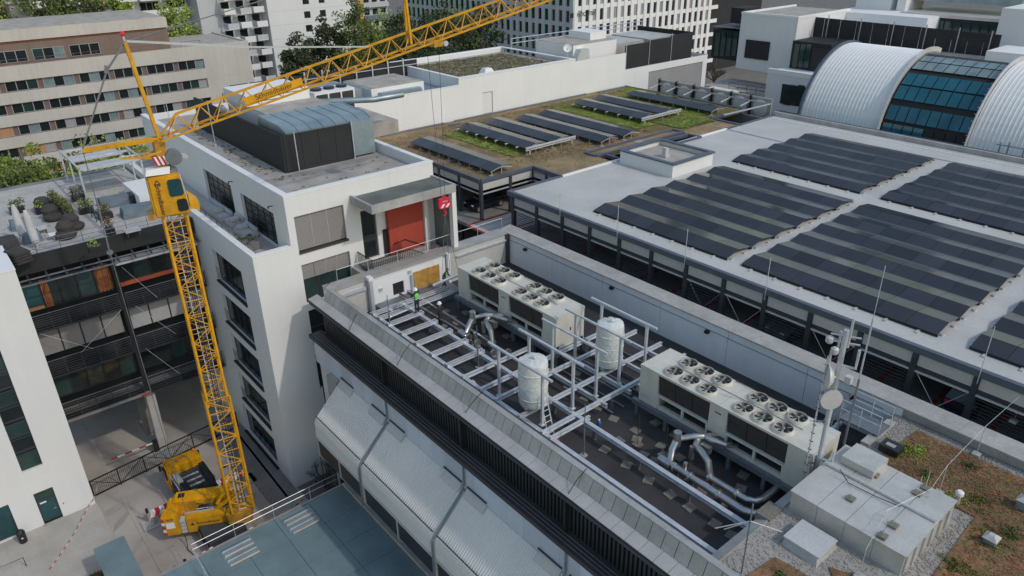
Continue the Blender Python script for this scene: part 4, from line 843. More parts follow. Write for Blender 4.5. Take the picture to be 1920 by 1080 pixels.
mr = cover(MB(), -9.6, 0, 29.1, 32.8, GZ+.06, 500, .06, .04); cover(mr, -5.1, 0, 22, 29, GZ+.06, 420, .06, .04); tag(mr.build('red_sedum', 'sedum_red', fix=False), 'reddish sedum patches in the brown roof bed', 'sedum', kind='stuff'); tag(mb.build('sedum_tufts', 'sedum_yellow', fix=False), 'small mixed sedum tufts covering the brown roof bed', 'sedum', kind='stuff'); tag(pb_.build('pebbles', 'gravel_white', fix=False), 'white pebbles along the roof edges', 'pebbles', kind='stuff')
# zinc vent block
vb = thing('vent_block', 'large zinc clad ventilation block with seams beside the antenna mast', 'ventilation block', (-8.5, 25.8, GZ))
MB().box(-10.8, 23.65, GZ, -6.2, 28.0, GZ+.95).build('body', 'zinc', vb)
for i in range(4):
    for j, (ya, yb) in enumerate(((23.6, 26.2), (26.2, 28.05))): MB().hexa([(-10.86+i*1.18, ya, GZ+.95), (-10.86+(i+1)*1.18-.02, ya, GZ+.95), (-10.86+(i+1)*1.18-.02, yb, GZ+.95), (-10.86+i*1.18, yb, GZ+.95), (-10.86+i*1.18, ya, GZ+1.0+.02*j), (-10.86+(i+1)*1.18-.02, ya, GZ+1.0+.02*j), (-10.86+(i+1)*1.18-.02, yb, GZ+1.04), (-10.86+i*1.18, yb, GZ+1.04)]).build('top_sheet', 'zinc', vb)
for i in range(4): MB().box(-10.8+i*1.15+.02, 23.62, GZ, -10.8+(i+1)*1.15-.01, 23.66, GZ+.94).build('side_sheet', 'zinc', vb)
for j in range(6): MB().box(-6.21, 23.75+j*.72, GZ, -6.13, 23.81+j*.72, GZ+.94).build('rib', 'zinc', vb)
MB().tube((-10.7, 26.15, GZ+1.1), (-6.2, 26.15, GZ+1.1), .08, 8).build('ridge_pipe', 'blind_light', vb)
MB().box(-10.4, 26.7, GZ+1.04, -9.0, 28.0, GZ+1.42).build('cowl', 'zinc', vb)
sky_ = thing('roof_hatch', 'low square white roof hatch on the gravel near the deck corner', 'roof hatch', (-9.2, 22.4, GZ)); MB().hexa([(-9.95, 21.7, GZ), (-8.4, 21.6, GZ), (-8.4, 23.15, GZ), (-9.95, 23.15, GZ), (-9.85, 21.8, GZ+.36), (-8.5, 21.75, GZ+.36), (-8.5, 23.05, GZ+.36), (-9.85, 23.05, GZ+.36)]).build('curb', 'zinc_apron', sky_); MB().box(-9.92, 21.72, GZ+.36, -8.42, 23.1, GZ+.44).build('lid', 'blind_light', sky_)
v2 = az(1855, 1020, GZ); vt = thing('roof_ventilator', 'small zinc vent cap standing on the sedum', 'vent', v2); MB().box(v2.x-.2, v2.y-.2, GZ, v2.x+.2, v2.y+.2, GZ+.35).build('body', 'zinc_blue', vt); MB().hexa([v2+Vector(q) for q in ((-.27, -.27, .35), (.27, -.27, .35), (.27, .27, .35), (-.27, .27, .35), (-.1, -.1, .5), (.1, -.1, .5), (.1, .1, .5), (-.1, .1, .5))]).build('hood', 'zinc', vt)
v2 = az(1918, 955, GZ); vt = thing('roof_ventilator', 'zinc vent cap at the right frame edge on the sedum', 'vent', v2); MB().box(v2.x-.25, v2.y-.25, GZ, v2.x+.25, v2.y+.25, GZ+.5).build('body', 'zinc_blue', vt); MB().hexa([v2+Vector(q) for q in ((-.3, -.3, .5), (.3, -.3, .5), (.3, .3, .5), (-.3, .3, .5), (-.1, -.1, .66), (.1, -.1, .66), (.1, .1, .66), (-.1, .1, .66))]).build('hood', 'zinc', vt)
cp = az(1793, 945, GZ); vt = thing('vent_pipe', 'short white capped vent pipe at the corner of the zinc block', 'vent', cp); MB().lathe(cp, [(.1, 0), (.1, .5)], 10).build('pipe', 'zinc', vt); MB().lathe(cp+Vector((0, 0, .5)), [(.16, 0), (.16, .14), (.1, .2)], 12).build('cap', 'white_bright', vt)
# lightning conductor wires on stands
lc = thing('lightning_conductor', 'thin lightning conductor wire on rods along the sedum roof', 'lightning conductor', az(1700, 960, GZ))
pts = [(1610, 1040, 1.4), (1650, 965, 1.3), (1730, 925, 1.4), (1760, 880, 1.5), (1830, 805, 1.6), (1900, 740, 1.7)]; tops = []
for u, v, h in pts: p = az(u, v+30*h, GZ+.06); tops.append(p+Vector((0, 0, h))); MB().tube(p, p+Vector((0, 0, h)), .016, 5).build('rod', 'galv', lc); MB().box(p.x-.16, p.y-.16, GZ+.05, p.x+.16, p.y+.16, GZ+.16).build('foot', 'concrete', lc)
MB().path(tops, .009, 4).build('wire', 'galv', lc)
for u, v in ((1595, 935), (1675, 985), (1640, 890), (1720, 925), (1735, 915), (1655, 1005)):
    p = az(u, v, GZ+1.06); MB().box(p.x-.16, p.y-.16, p.z-.03, p.x+.16, p.y+.16, p.z+.06).build('foot', 'slate_slab', lc); MB().tube(p, p+Vector((0, 0, .9)), .012, 4).build('rod', 'galv', lc)
MB().path([az(1575, 880, GZ+1.4), az(1590, 905, GZ+1.1), az(1640, 930, GZ+1.1), az(1688, 950, GZ+1.2)], .02, 5).build('black_cable', 'plastic_black', lc)
# tripod pole near the deck corner
p = az(1390, 1075, GZ); tp = thing('pole_stand', 'slim pole stand with two slanted arms at the deck corner', 'pole', p)
q = az(1430, 930, GZ+2.3); MB().tube(p, (p.x, p.y, GZ+3.4), .03, 6).build('pole', 'galv_dark', tp); q = Vector((p.x, p.y, GZ+2.6))
for d in ((-1.0, -.6, -.7), (-.8, -.3, -.8), (.8, .9, -.5)): MB().tube(q, q+Vector(d), .02, 5).build('arm', 'blind_light', tp)
# ------------------------------------------------------------------ antenna mast
AM = Vector((-11.0, 26.0, GZ)); am = thing('antenna_mast', 'lattice free antenna mast with dishes and brackets beside the chiller', 'antenna mast', AM)
def am_(x, y, z): return AM+Vector((x, y, z))
MB().tube(am_(0, 0, 0), am_(0, 0, 7.6), .11, 10).build('mast_tube', 'galv', am); MB().tube(am_(0, 0, .7), am_(0, 0, 1.3), .2, 8).build('clamp', 'galv_dark', am)
MB().tube(am_(-.35, -.35, 0), am_(-.35, -.35, 6.4), .035, 6).build('cable_pole', 'galv', am)
for k in range(14): MB().tube(am_(-.42, -.35, .5+k*.42), am_(-.26, -.35, .5+k*.42), .03, 4).build('cable_clip', 'dark_steel', am)
for z in (1.0, 3.2, 4.6): MB().bar(am_(-.4, -.38, z), am_(.1, .1, z), .07).build('bracket', 'galv_dark', am)
def dish(c, d, r):
    d = Vector(d).normalized(); me = MB().lathe((0, 0, 0), [(.05, -.2), (r*.5, -.16), (r*.96, 0), (r, .03), (r, .08), (r*.3, .09)], 22).mesh('dish', 'blind_light', True); me.transform(d.to_track_quat('Z', 'Y').to_matrix().to_4x4()); o = link('dish', me, am, c)
    MB().tube(Vector(c)-d*.2, am_(0, 0, c[2]-AM.z), .05, 6).build('dish_arm', 'galv', am)
dish(am_(.1, -.35, 4.55), (.75, -.6, .05), .45); dish(am_(-.15, -.4, 5.5), (-.7, -.6, .05), .48)
for q in ((-.5, -.2, 7.0), (-.15, -.35, 6.7)): MB().lathe(am_(*q), [(.12, -.12), (.16, -.05), (.16, .12), (.08, .18)], 10).build('radio_unit', 'blind_light', am)
MB().box(*am_(.3, .0, 5.3), *am_(.55, .25, 5.6)).build('radio_box', 'blind_light', am)
MB().pipe([am_(.05, 0, 6.0), am_(.6, .1, 6.05), am_(.6, .1, 6.9)], .06, 8).build('whip_bracket', 'galv', am); MB().pipe([am_(.05, 0, 1.3), am_(.5, .1, 1.35), am_(.5, .1, 1.9)], .05, 8).build('whip_bracket', 'galv', am)
for x, y, za, zb in ((-.25, .1, 6.4, 7.4), (.12, .1, 6.8, 8.1), (-.3, -.3, 5.9, 6.6)): MB().tube(am_(x, y, za), am_(x, y, zb), .05, 6).build('panel_antenna', 'blind_light', am)
for z in (7.0, 7.3): MB().bar(am_(-.5, -.2, z), am_(.5, .3, z), .05).build('crossbar', 'galv', am)
a, b = az(1575, 848, GZ), None
wp = thing('whip_antenna', 'tall thin whip antenna pole beside the antenna mast', 'antenna', (-11.15, 28.6, GZ)); MB().tube((-11.15, 28.6, DZ), (-11.15, 28.6, 20.2), .05, 8).build('pole', 'galv_dark', wp); MB().tube((-11.15, 28.6, 20.2), (-11.15, 28.6, 23.2), .04, 8).build('tube', 'galv', wp); MB().tube((-11.15, 28.6, 23.2), (-11.15, 28.6, 25.6), .016, 5).build('whip', 'galv', wp)
# access stair platform at the deck corner
pf = thing('access_platform', 'galvanised access platform with guard rails at the far deck corner', 'platform', (-11.6, 31.6, GZ))
MB().box(-12.5, 30.8, GZ+.2, -10.6, 32.0, GZ+.26).build('grating', 'galv_dark', pf)
for k in range(6): MB().box(-12.5-.16*k, 30.8, GZ+.1-k*.33, -12.3-.16*k, 32.0, GZ+.14-k*.33).build('tread', 'galv', pf)
for y in (30.8, 32.0): railing(MB(), [(-13.3, y, DZ+.3), (-12.5, y, GZ+.2), (-10.6, y, GZ+.2)], 1.1, .9, .028, (1, .55)).build('guard_rail', 'galv', pf)
for x in (-12.5, -10.7):
    for y in (30.85, 31.95): MB().bar((x, y, DZ if x < -11 else GZ), (x, y, GZ+.2), .07).build('leg', 'galv', pf)
MB().box(XR, 30.0, GZ, XR+.4, 32.6, GZ+.16).build('deck_step', 'concrete', mbld)
p = az(1668, 845, GZ+.1); bc = thing('equipment_case', 'black equipment case on the gravel below the platform', 'case', p); MB().box(p.x-.4, p.y-.3, GZ+.08, p.x+.45, p.y+.4, GZ+.42).build('case_body', 'plastic_black', bc); MB().box(p.x-.2, p.y-.15, GZ+.42, p.x+.2, p.y+.1, GZ+.45).build('label_plate', 'blind_grey', bc)
MB().box(-11.0, 28.5, DZ, -10.98, 33.4, GZ).build('deck_end_wall', 'panel_blue', mbld)
# ------------------------------------------------------------------ car park with solar roof
CZ = 18.2; CN, CFY = 36.75, 75.3; CL = -44.8; FLZ = 14.7
cp_ = thing('car_park', 'open sided car park with white roof, dark columns and steel edge beams', 'car park', (-30, 56, 0))
MB().box(CL, CN+.15, CZ-.35, 18, CFY, CZ).build('roof_slab', 'white_roof', cp_)
MB().box(CL-.15, CN-.05, CZ-.28, 18, CN+.25, CZ+.1).build('edge_beam', 'blue_steel', cp_); MB().box(CL-.15, CN+.25, CZ-.28, CL+.15, 42.8, CZ+.1).build('edge_beam', 'blue_steel', cp_)
MB().box(CL-.1, 42.8, CZ, CL+.15, 66.5, CZ+.12).build('roof_kerb', 'white_bright', cp_); MB().box(CL-.1, 66.5, CZ-.2, CL+.15, CFY, CZ+.12).build('edge_beam', 'blue_steel', cp_)
MB().box(CL, CFY, CZ-.4, 18, CFY+.35, CZ+.45).build('parapet', 'concrete', cp_); MB().box(CL, CFY+.35, CZ+.2, 18, CFY+.5, CZ+.5).build('parapet_edge', 'blue_steel', cp_)
MB().box(CL, CFY-1.4, CZ, 18, CFY-1.3, CZ+.06).build('roof_upstand', 'white_bright', cp_)
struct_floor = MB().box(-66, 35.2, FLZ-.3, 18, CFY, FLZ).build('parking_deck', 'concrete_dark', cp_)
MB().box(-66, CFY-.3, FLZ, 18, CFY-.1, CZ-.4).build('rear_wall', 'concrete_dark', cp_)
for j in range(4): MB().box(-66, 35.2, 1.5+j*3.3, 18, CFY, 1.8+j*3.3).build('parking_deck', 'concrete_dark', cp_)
colx = [-44.32+2.95*k for k in range(16)]
for k, x in enumerate(colx):
    MB().box(x-.14, CN+.0, 5, x+.14, CN+.32, CZ-.28).build('column', 'dark_steel', cp_)
    if k < 15:
        MB().box(x+.16, CN+.1, CZ-1.0, x+2.79, CN+.16, CZ-.3).build('fascia_panel', 'white_roof', cp_)
        MB().bar((x+.14, CN+.12, CZ-1.35), (x+2.81, CN+.12, CZ-1.35), .1, .12).build('rail', 'blind_light', cp_)
        MB().bar((x+.14, CN+.12, CZ-1.12), (x+2.81, CN+.12, CZ-1.12), .08, .2).build('rail', 'dark_steel', cp_)
        if k % 2 == 0:
            mb = MB(); [mb.bar((x+.14, CN+.2, CZ-1.6-q*.2), (x+2.81, CN+.2, CZ-1.6-q*.2), .025, .05) for q in range(18)]
            tag(mb.build('wire_louvre', 'dark_steel', cp_), kind='stuff')
        if k in (6, 7, 9, 11, 13): MB().tube((x+.2, CN+.25, CZ-1.5), (x+2.7, CN+.25, CZ-4.6), .02, 5).tube((x+2.7, CN+.25, CZ-1.5), (x+.2, CN+.25, CZ-4.6), .02, 5).build('brace_rod', 'galv', cp_)
        for q in range(7): MB().box(x+.9, CN+.6+q*.75, FLZ, x+1.15, CN+1.1+q*.75, FLZ+.006).build('bay_marking', 'red_paint', cp_)
    for y in (48, 60): MB().box(x-.12, y, FLZ, x+.12, y+.3, CZ-.35).build('column', 'dark_steel', cp_)
# lightning rods at the roof edge
for u, v, h in ((1050, 397, 1.5), (1157, 440, 2.2), (1284, 488, 2.2), (1435, 550, 2.2), (1600, 620, 0), (1836, 705, 2.6)):
    if h: p = at(u, v, 1, CN-.1); MB().tube((p.x, CN-.1, CZ-.6), (p.x, CN-.1, CZ+h), .022, 5).build('lightning_rod', 'galv', cp_)
# green roof part with notch
MB().prism([(-67.4, CN+.1, CZ-.3), (-48.6, CN+.1, CZ-.3), (-48.6, 42.6, CZ-.3), (CL-.12, 42.6, CZ-.3), (CL-.12, 49.3, CZ-.3), (-46.9, 49.3, CZ-.3), (-46.9, 62.1, CZ-.3), (CL-.12, 62.1, CZ-.3), (CL-.12, 68.9, CZ-.3), (-48.6, 68.9, CZ-.3), (-48.6, CFY, CZ-.3), (-67.4, CFY, CZ-.3)], (0, 0, .32)).build('green_roof', 'sedum_tan', cp_)
def edge(a, b, fascia=True):
    a = Vector((*a, CZ+.02)); b = Vector((*b, CZ+.02)); MB().bar(a, b, .28, .3).build('edge_beam', 'blue_steel', cp_)
    if fascia: MB().bar(a-Vector((0, 0, .58)), b-Vector((0, 0, .58)), .06, .6).build('fascia_panel', 'white_roof', cp_); MB().bar(a-Vector((0, 0, 1.2)), b-Vector((0, 0, 1.2)), .1, .1).build('rail', 'blind_light', cp_)
edge((-66, CN), (-48.5, CN)); edge((-48.5, CN), (-48.5, 42.7)); edge((-48.5, 42.7), (CL, 42.7))
for x, y in ((-48.5, 36.75), (-51.6, 36.75), (-54.7, 36.75), (-57.8, 36.75), (-48.5, 40), (-48.5, 42.7), (-46.6, 42.7)): MB().box(x-.13, y-.13, 5, x+.13, y+.13, CZ-.1).build('column', 'dark_steel', cp_)
for a, b in (((-48.35, 49.25), (-48.35, 62.1)), ((-46.95, 49.25), (-46.95, 62.1)), ((-48.35, 49.25), (-46.95, 49.25)), ((-48.35, 62.1), (-46.95, 62.1)), ((-46.3, 57.8), (-46.0, 61.7)), ((-44.6, 58.2), (-44.5, 61.8)), ((-46.0, 61.7), (-44.5, 61.8)), ((-46.6, 50.2), (-45.0, 50.2)), ((-48.6, 68.9), (-48.5, 75.2)), ((-48.6, 68.9), (-44.6, 68.9)), ((-67, 75.3), (-48.5, 75.3))): edge(a, b, False)
MB().box(-48.2, 49.3, CZ-.25, -47.1, 62, CZ-.2).build('light_strip', 'zinc_blue', cp_)
# pale sheet paints sunlight on the parking floor in the notch, red edge lines
MB().box(-48.3, 34.9, FLZ, -44.6, 41.2, FLZ+.02).build('sunlit_floor_patch', 'white_roof', cp_)
for a in ((-48.3, 34.9, -48.1, 41.2), (-48.1, 34.9, -44.6, 35.1), (-45.2, 35.1, -45.0, 41.2), (-47.2, 35.1, -47.15, 41.2), (-46.2, 35.1, -46.15, 41.2)): MB().box(a[0], a[1], FLZ+.022, a[2], a[3], FLZ+.03).build('bay_marking', 'red_paint' if a[2]-a[0] > .1 else 'concrete_dark', cp_)
# roof box
rb = thing('roof_access_box', 'cream boxed roof light shaft with blue coping on the white roof', 'roof box', (-41, 52.2, CZ))
MB().box(-44.1, 49.4, CZ, -38.1, 49.55, CZ+1.15).box(-44.1, 54.85, CZ, -38.1, 55, CZ+1.15).box(-44.1, 49.55, CZ, -43.95, 54.85, CZ+1.15).box(-38.25, 49.55, CZ, -38.1, 54.85, CZ+1.15).build('wall', 'white_wall', rb)
MB().box(-44.25, 49.3, CZ+1.15, -37.95, 49.75, CZ+1.27).box(-44.25, 54.65, CZ+1.15, -37.95, 55.1, CZ+1.27).box(-44.25, 49.75, CZ+1.15, -43.8, 54.65, CZ+1.27).box(-38.4, 49.75, CZ+1.15, -37.95, 54.65, CZ+1.27).build('coping', 'blue_steel', rb)
MB().box(-43.9, 49.6, CZ+.7, -38.3, 54.8, CZ+.75).build('inner_floor', 'gravel_roof', rb); MB().box(-41.3, 51.6, CZ+.75, -40.7, 52.2, CZ+1.0).box(-41.2, 51.7, CZ+1.0, -40.8, 52.1, CZ+1.6).build('vent_stub', 'blind_light', rb)
# solar arrays on the white roof
pvd = MB().hexa([(0.012, 0, 0), (1.71, 0, 0), (1.71, 1.2, .27), (0.012, 1.2, .27), (0.012, 0, .035), (1.71, 0, .035), (1.71, 1.2, .305), (0.012, 1.2, .305)]).mesh('solar_panel', 'pv')
pvb = MB().hexa([(0.012, 1.24, .27), (1.71, 1.24, .27), (1.71, 2.66, .06), (0.012, 2.66, .06), (0.012, 1.24, .305), (1.71, 1.24, .305), (1.71, 2.66, .095), (0.012, 2.66, .095)]).mesh('solar_panel', 'pv')
def array(x0, nx, y0, rows, label, pitch=2.74):
    t = thing('solar_array', label, 'solar array', (x0, y0, CZ), 'solar arrays on the white roof')
    for r_ in range(rows):
        for i in range(nx):
            link('solar_panel', pvd, t, (x0+i*1.72, y0+r_*pitch, CZ+.14)); link('solar_panel', pvb, t, (x0+i*1.72, y0+r_*pitch, CZ+.14))
        MB().bar((x0, y0+r_*pitch+.02, CZ+.07), (x0+nx*1.72, y0+r_*pitch+.02, CZ+.07), .06, .1).bar((x0, y0+r_*pitch+2.6, CZ+.07), (x0+nx*1.72, y0+r_*pitch+2.6, CZ+.07), .06, .06).build('rail', 'black_matt', t)
        for xx_ in (x0-.12, x0+nx*1.72+.02):
            for yy_ in (.3, 1.7): MB().box(xx_, y0+r_*pitch+yy_, CZ, xx_+.12, y0+r_*pitch+yy_+.3, CZ+.1).build('rail_foot', 'zinc', t)
    for q in range(nx): MB().box(x0+q*1.72+.7, y0-.35, CZ, x0+q*1.72+.85, y0-.02, CZ+.08).build('rail_foot', 'zinc', t)
array(-36.85, 7, 38.6, 6, 'solar array block nearest to the roof corner with the cream shaft'); array(-23.7, 7, 38.6, 6, 'middle near solar array block left of the right frame edge'); array(-10.1, 6, 38.6, 6, 'near solar array block cut off by the right frame edge')
array(-37.5, 7, 57.2, 5, 'far solar array block next to the barrel vault hall', 2.72); array(-23.8, 7, 57.2, 5, 'far solar array block at the right frame edge', 2.72)
cr = MB(); cr.path([(-46.5, 66.5, CZ+.05), (-37.2, 66.2, CZ+.05), (-37.6, 71.2, CZ+.05), (-10, 71.6, CZ+.05)], .045, 5)
tag(cr.build('roof_conduit', 'galv'), 'grey conduit along the solar arrays on the white roof', 'conduit')
# solar rows on the green roof
pva = MB().hexa([(0, 0, 0), (1, 0, 0), (1, 1.2, .3), (0, 1.2, .3), (0, 0, .04), (1, 0, .04), (1, 1.2, .34), (0, 1.2, .34)]).mesh('solar_panel', 'pv')
pvc = MB().hexa([(0, 1.24, .3), (1, 1.24, .3), (1, 2.5, .14), (0, 2.5, .14), (0, 1.24, .34), (1, 1.24, .34), (1, 2.5, .18), (0, 2.5, .18)]).mesh('solar_panel', 'pv')
def prow(x0, x1, ys, h, label, rail):
    t = thing('solar_row', label, 'solar array', (x0, ys[0], CZ), 'solar rows on the green roof'); n = round((x1-x0)/1.7); d = (x1-x0)/n
    for y in ys:
        for i in range(n):
            link('solar_panel', pva, t, (x0+i*d, y, CZ+h), 0, (d-.015, 1, 1)); link('solar_panel', pvc, t, (x0+i*d, y, CZ+h), 0, (d-.015, 1, 1))
        for i in range(n+1):
            x = x0+i*d*.999
            MB().bar((x, y+.1, CZ+.02), (x, y+.1, CZ+h), .05).bar((x, y+1.2, CZ+.02), (x, y+1.2, CZ+h+.28), .05).bar((x, y, CZ+h-.03), (x, y+1.22, CZ+h+.26), .05).bar((x, y+1.22, CZ+h+.26), (x, y+2.4, CZ+h-.02), .05).build('support', 'galv', t)
            MB().box(x-.25, y-.1, CZ+.02, x+.25, y+.3, CZ+.09).build('ballast', 'concrete', t)
    if rail:
        for xx_ in (x1+.25,): MB().bar((xx_, ys[0]-.3, CZ+h+.15), (xx_, ys[-1]+2.9, CZ+h+.15), .14, .14).bar((xx_, ys[0]-.3, CZ+h-.05), (xx_, ys[-1]+2.9, CZ+h-.05), .1, .1).build('edge_rail', 'blind_light', t); [MB().bar((xx_, y, CZ+.02), (xx_, y, CZ+h), .1).build('post', 'blind_light', t) for y in (ys[0]+.2, ys[-1]+2.4)]
        for i in range(n): MB().bar((x0+i*d+.4, ys[0]-.35, CZ+h-.02), (x0+i*d+.4, ys[0]+.3, CZ+h-.02), .08).build('stub', 'blind_light', t)
prow(-61.7, -48.9, [38.2], .45, 'single solar row at the front edge of the green roof', False); prow(-62.9, -51.8, [44.8, 48.1], .6, 'double solar row with white edge rail, second from the front', True)
prow(-62.0, -49.0, [52.0, 55.2], .45, 'double solar row in the middle of the green roof without rail', False); prow(-62.9, -52.1, [61.5, 64.9], .6, 'double solar row with white edge rail near the far end', True); prow(-62.0, -49.3, [70.0], .5, 'single solar row at the far end of the green roof', False)
# green patches and tufts on the green roof
for y0, y1, x0, x1, m_, n in ((59, 75, -66, -49, 'sedum_green', 1900), (44, 60, -66, -49, 'sedum_yellow', 700), (37, 60, -66, -49, 'sedum', 500), (63, 68.5, -52, -47.5, 'sedum_green', 500), (43.2, 45.6, -63.5, -52, 'leaf_light', 700), (59.5, 62.5, -64, -51, 'leaf_light', 1300), (67.6, 71.5, -64, -50, 'leaf_light', 1500), (72.6, 75, -66, -58, 'leaf_light', 500), (63, 68.6, -51.5, -48, 'leaf_light', 500)):
    mb = cover(MB(), x0, x1, y0, y1, CZ+.03, n*6, .085, .12)
    tag(mb.build('roof_plants', m_, fix=False), {'sedum_green': 'green sedum cover on the far half of the green roof' if n > 1000 else 'green sedum strip near the white roof edge', 'sedum_yellow': 'olive sedum cover in the middle of the green roof', 'sedum': 'brown sedum cover over the green roof', 'leaf_light': 'fresh green growth in front of a solar row'}[m_], 'plants', kind='stuff')
struct(MB().box(-48, 55.5, CZ+.03, -46.4, 56.6, CZ+.06).build('gravel_patch', 'gravel_roof'))
# ventilator bank at the end of the green roof
vbk = thing('fan_bank', 'row of large round fans in grey frames at the end of the green roof', 'fan bank', (-55, 77.5, CZ))
for k in range(6):
    x = -63+k*2.75; MB().box(x, 77.6, 15.5, x+2.6, 77.75, 19.3).build('frame_panel', 'blind_grey', vbk); MB().box(x-.15, 77.3, 15, x+.0, 77.8, 19.5).build('post', 'black_matt', vbk)
    me = MB().lathe((0, 0, 0), [(.9, 0), (1.0, .12), (.85, .16)], 18).mesh('fan', 'blind_light', True); me.transform(Matrix.Rotation(R(90), 4, 'X')); link('fan', me, vbk, (x+1.3, 77.55, 18.2))
    MB().bar((x-.07, 75.5, CZ+.3), (x-.07, 77.4, CZ+.6), .12).build('strut', 'blind_light', vbk)
MB().bar((-63, 77.3, CZ+.7), (-46.5, 77.3, CZ+.7), .12).bar((-63, 77.5, 19.4), (-46.5, 77.5, 19.4), .1).build('rail', 'blind_light', vbk); MB().bar((-48, 70.5, CZ+.3), (-46.6, 77.2, CZ+.7), .12).build('strut', 'blind_light', vbk)
# ------------------------------------------------------------------ long white building behind the green roof
WX = -67.5
lw_ = thing('long_white_building', 'long low white building behind the green roof with a planted roof', 'building', (-72, 65, 0))
facade(lw_, 'x', WX, 1, 29.2, 48.6, 0, 21.95, [], 'white_bright'); facade(lw_, 'x', WX, 1, 48.6, 66.47, 0, 22.65, [(51.8, 53.3, 18.3, 20.7)], 'white_bright', .12); facade(lw_, 'x', WX, 1, 66.47, 75.7, 0, 22.45, [], 'white_bright')
facade(lw_, 'x', WX, 1, 75.7, 93.4, 0, 20.3, [(80.5, 92.4, 15.2, 19.4)], 'white_bright', .2)
MB().box(WX-.14, 51.85, 18.32, WX-.1, 53.25, 20.65).build('door', 'white_wall', lw_); MB().box(WX-.05, 51.7, 18.2, WX+.25, 53.4, 18.3).build('threshold', 'concrete', lw_)
for k in range(30): MB().box(WX-.2, 80.5+k*.4, 15.2, WX-.12, 80.88+k*.4, 19.4).build('cladding_board', 'blind_grey', lw_)
MB().quad((-82, 93.4, 0), (WX, 93.4, 0), (WX, 93.4, 20.3), (-82, 93.4, 20.3)).build('wall', 'white_bright', lw_, fix=False); MB().quad((-82, 48.6, 0), (WX, 48.6, 0), (WX, 48.6, 22.6), (-82, 48.6, 22.6)).build('wall', 'white_bright', lw_, fix=False)
MB().box(-76, 29.2, 21.2, WX-.02, 48.5, 21.3).build('roof', 'zinc_blue', lw_); MB().box(WX-.55, 37.6, 21.4, WX-.15, 48.4, 21.6).build('roof_gutter', 'black_matt', lw_); MB().box(WX-.15, 29.2, 21.95, WX+.03, 48.58, 22.03).build('coping', 'white_bright', lw_)
MB().box(-82, 48.7, 22.05, WX-.02, 66.4, 22.15).build('roof', 'gravel_roof', lw_)
MB().box(WX-.5, 48.55, 22.65, WX+.04, 66.5, 22.75).box(-82, 48.55, 22.65, WX-.5, 49.0, 22.75).box(-82, 66.0, 22.65, WX-.5, 66.5, 22.75).box(-82, 49, 22.65, -81.5, 66, 22.75).build('coping', 'white_bright', lw_)
MB().box(WX-.5, 48.6, 22.15, WX-.45, 66.4, 22.65).build('upstand', 'white_wall', lw_); MB().box(-81.5, 48.6, 22.1, -81.4, 66.4, 22.65).build('upstand', 'white_wall', lw_)
mb = MB(); cover(mb, -80, -69.6, 50.4, 65, 22.16, 7000, .12, .15); tag(mb.build('roof_planting', 'sedum_yellow', fix=False), 'yellow green planting on the long white building roof', 'plants', kind='stuff')
MB().hexa([(-70.2, 53.3, 22.15), (-68.9, 53.3, 22.15), (-68.9, 55, 22.15), (-70.2, 55, 22.15), (-69.9, 53.7, 22.9), (-69.2, 53.7, 22.9), (-69.2, 54.6, 22.9), (-69.9, 54.6, 22.9)]).build('skylight', 'white_bright', lw_)
MB().box(-82, 66.5, 19.7, WX-.02, 93.3, 19.8).build('roof', 'gravel_roof', lw_)
MB().box(WX-.9, 66.6, 21.9, WX-.2, 75.6, 22.1).build('roof_gutter', 'black_matt', lw_)
MB().box(-76, 67.5, 19.8, -69, 75.4, 24.0).build('plant_room', 'white_bright', lw_); MB().box(-75.9, 67.6, 24.0, -69.1, 75.3, 24.08).build('roof', 'gravel_roof', lw_); MB().box(-74.5, 72, 24.08, -70.5, 75, 25).build('plant_room_top', 'white_bright', lw_)
MB().prism([(-69, 67.2, 22.2), (-69, 69.6, 22.2), (-69, 69.4, 23.6), (-69, 68.0, 23.6)], (.9, 0, 0)).build('duct', 'blind_light', lw_)
for k in range(3): y = 75.8+k*4.6; MB().box(WX-.3, y, 20.35, WX-.1, y+4.5, 23.3+.2*k).build('roof_screen', 'black_screen', lw_); MB().tube((WX-.05, y, 20), (WX-.05, y, 24), .05, 5).build('screen_post', 'galv', lw_)
for k in range(2): MB().box(-77, 76+k*7, 19.8, -70, 82+k*7, 23.2).build('cooling_unit', 'zinc', lw_)
MB().box(-78, 89.7, 19.8, WX-.3, 89.9, 23.7).build('roof_screen', 'black_screen', lw_)
railing(MB(), [(-80, 66.6, 22.7), (-80, 93, 22.7)], 1.2, 2.5, .06, (1, .5)).build('roof_railing', 'galv', lw_)
d_ = Vector((-69.4, 66.9, 22.75)); me = MB().lathe((0, 0, 0), [(.04, -.16), (.3, -.1), (.52, .05), (.49, .06), (.28, -.06)], 18).mesh('satellite_dish', 'white_bright', True); me.transform(Vector((.6, -.6, .45)).to_track_quat('Z', 'Y').to_matrix().to_4x4()); link('satellite_dish', me, lw_, d_+Vector((0, 0, 1.0))); MB().tube(d_, d_+Vector((0, 0, 1)), .06, 6).build('dish_pole', 'galv', lw_)
MB().box(-68.5, 37.2, CZ, WX+.02, 37.4, 18.5).build('kerb', 'galv_dark', lw_)
for a, b in (((WX+.5, 38), (WX+.5, 46)), ((WX+1.5, 46), (WX+1.5, 47.5)), ((WX+.5, 47.5), (WX+.5, 68)), ((WX+.8, 70), (WX+.8, 75))): MB().bar((*a, CZ+.1), (*b, CZ+.1), .25, .16).build('roof_gutter', 'galv_dark', lw_)
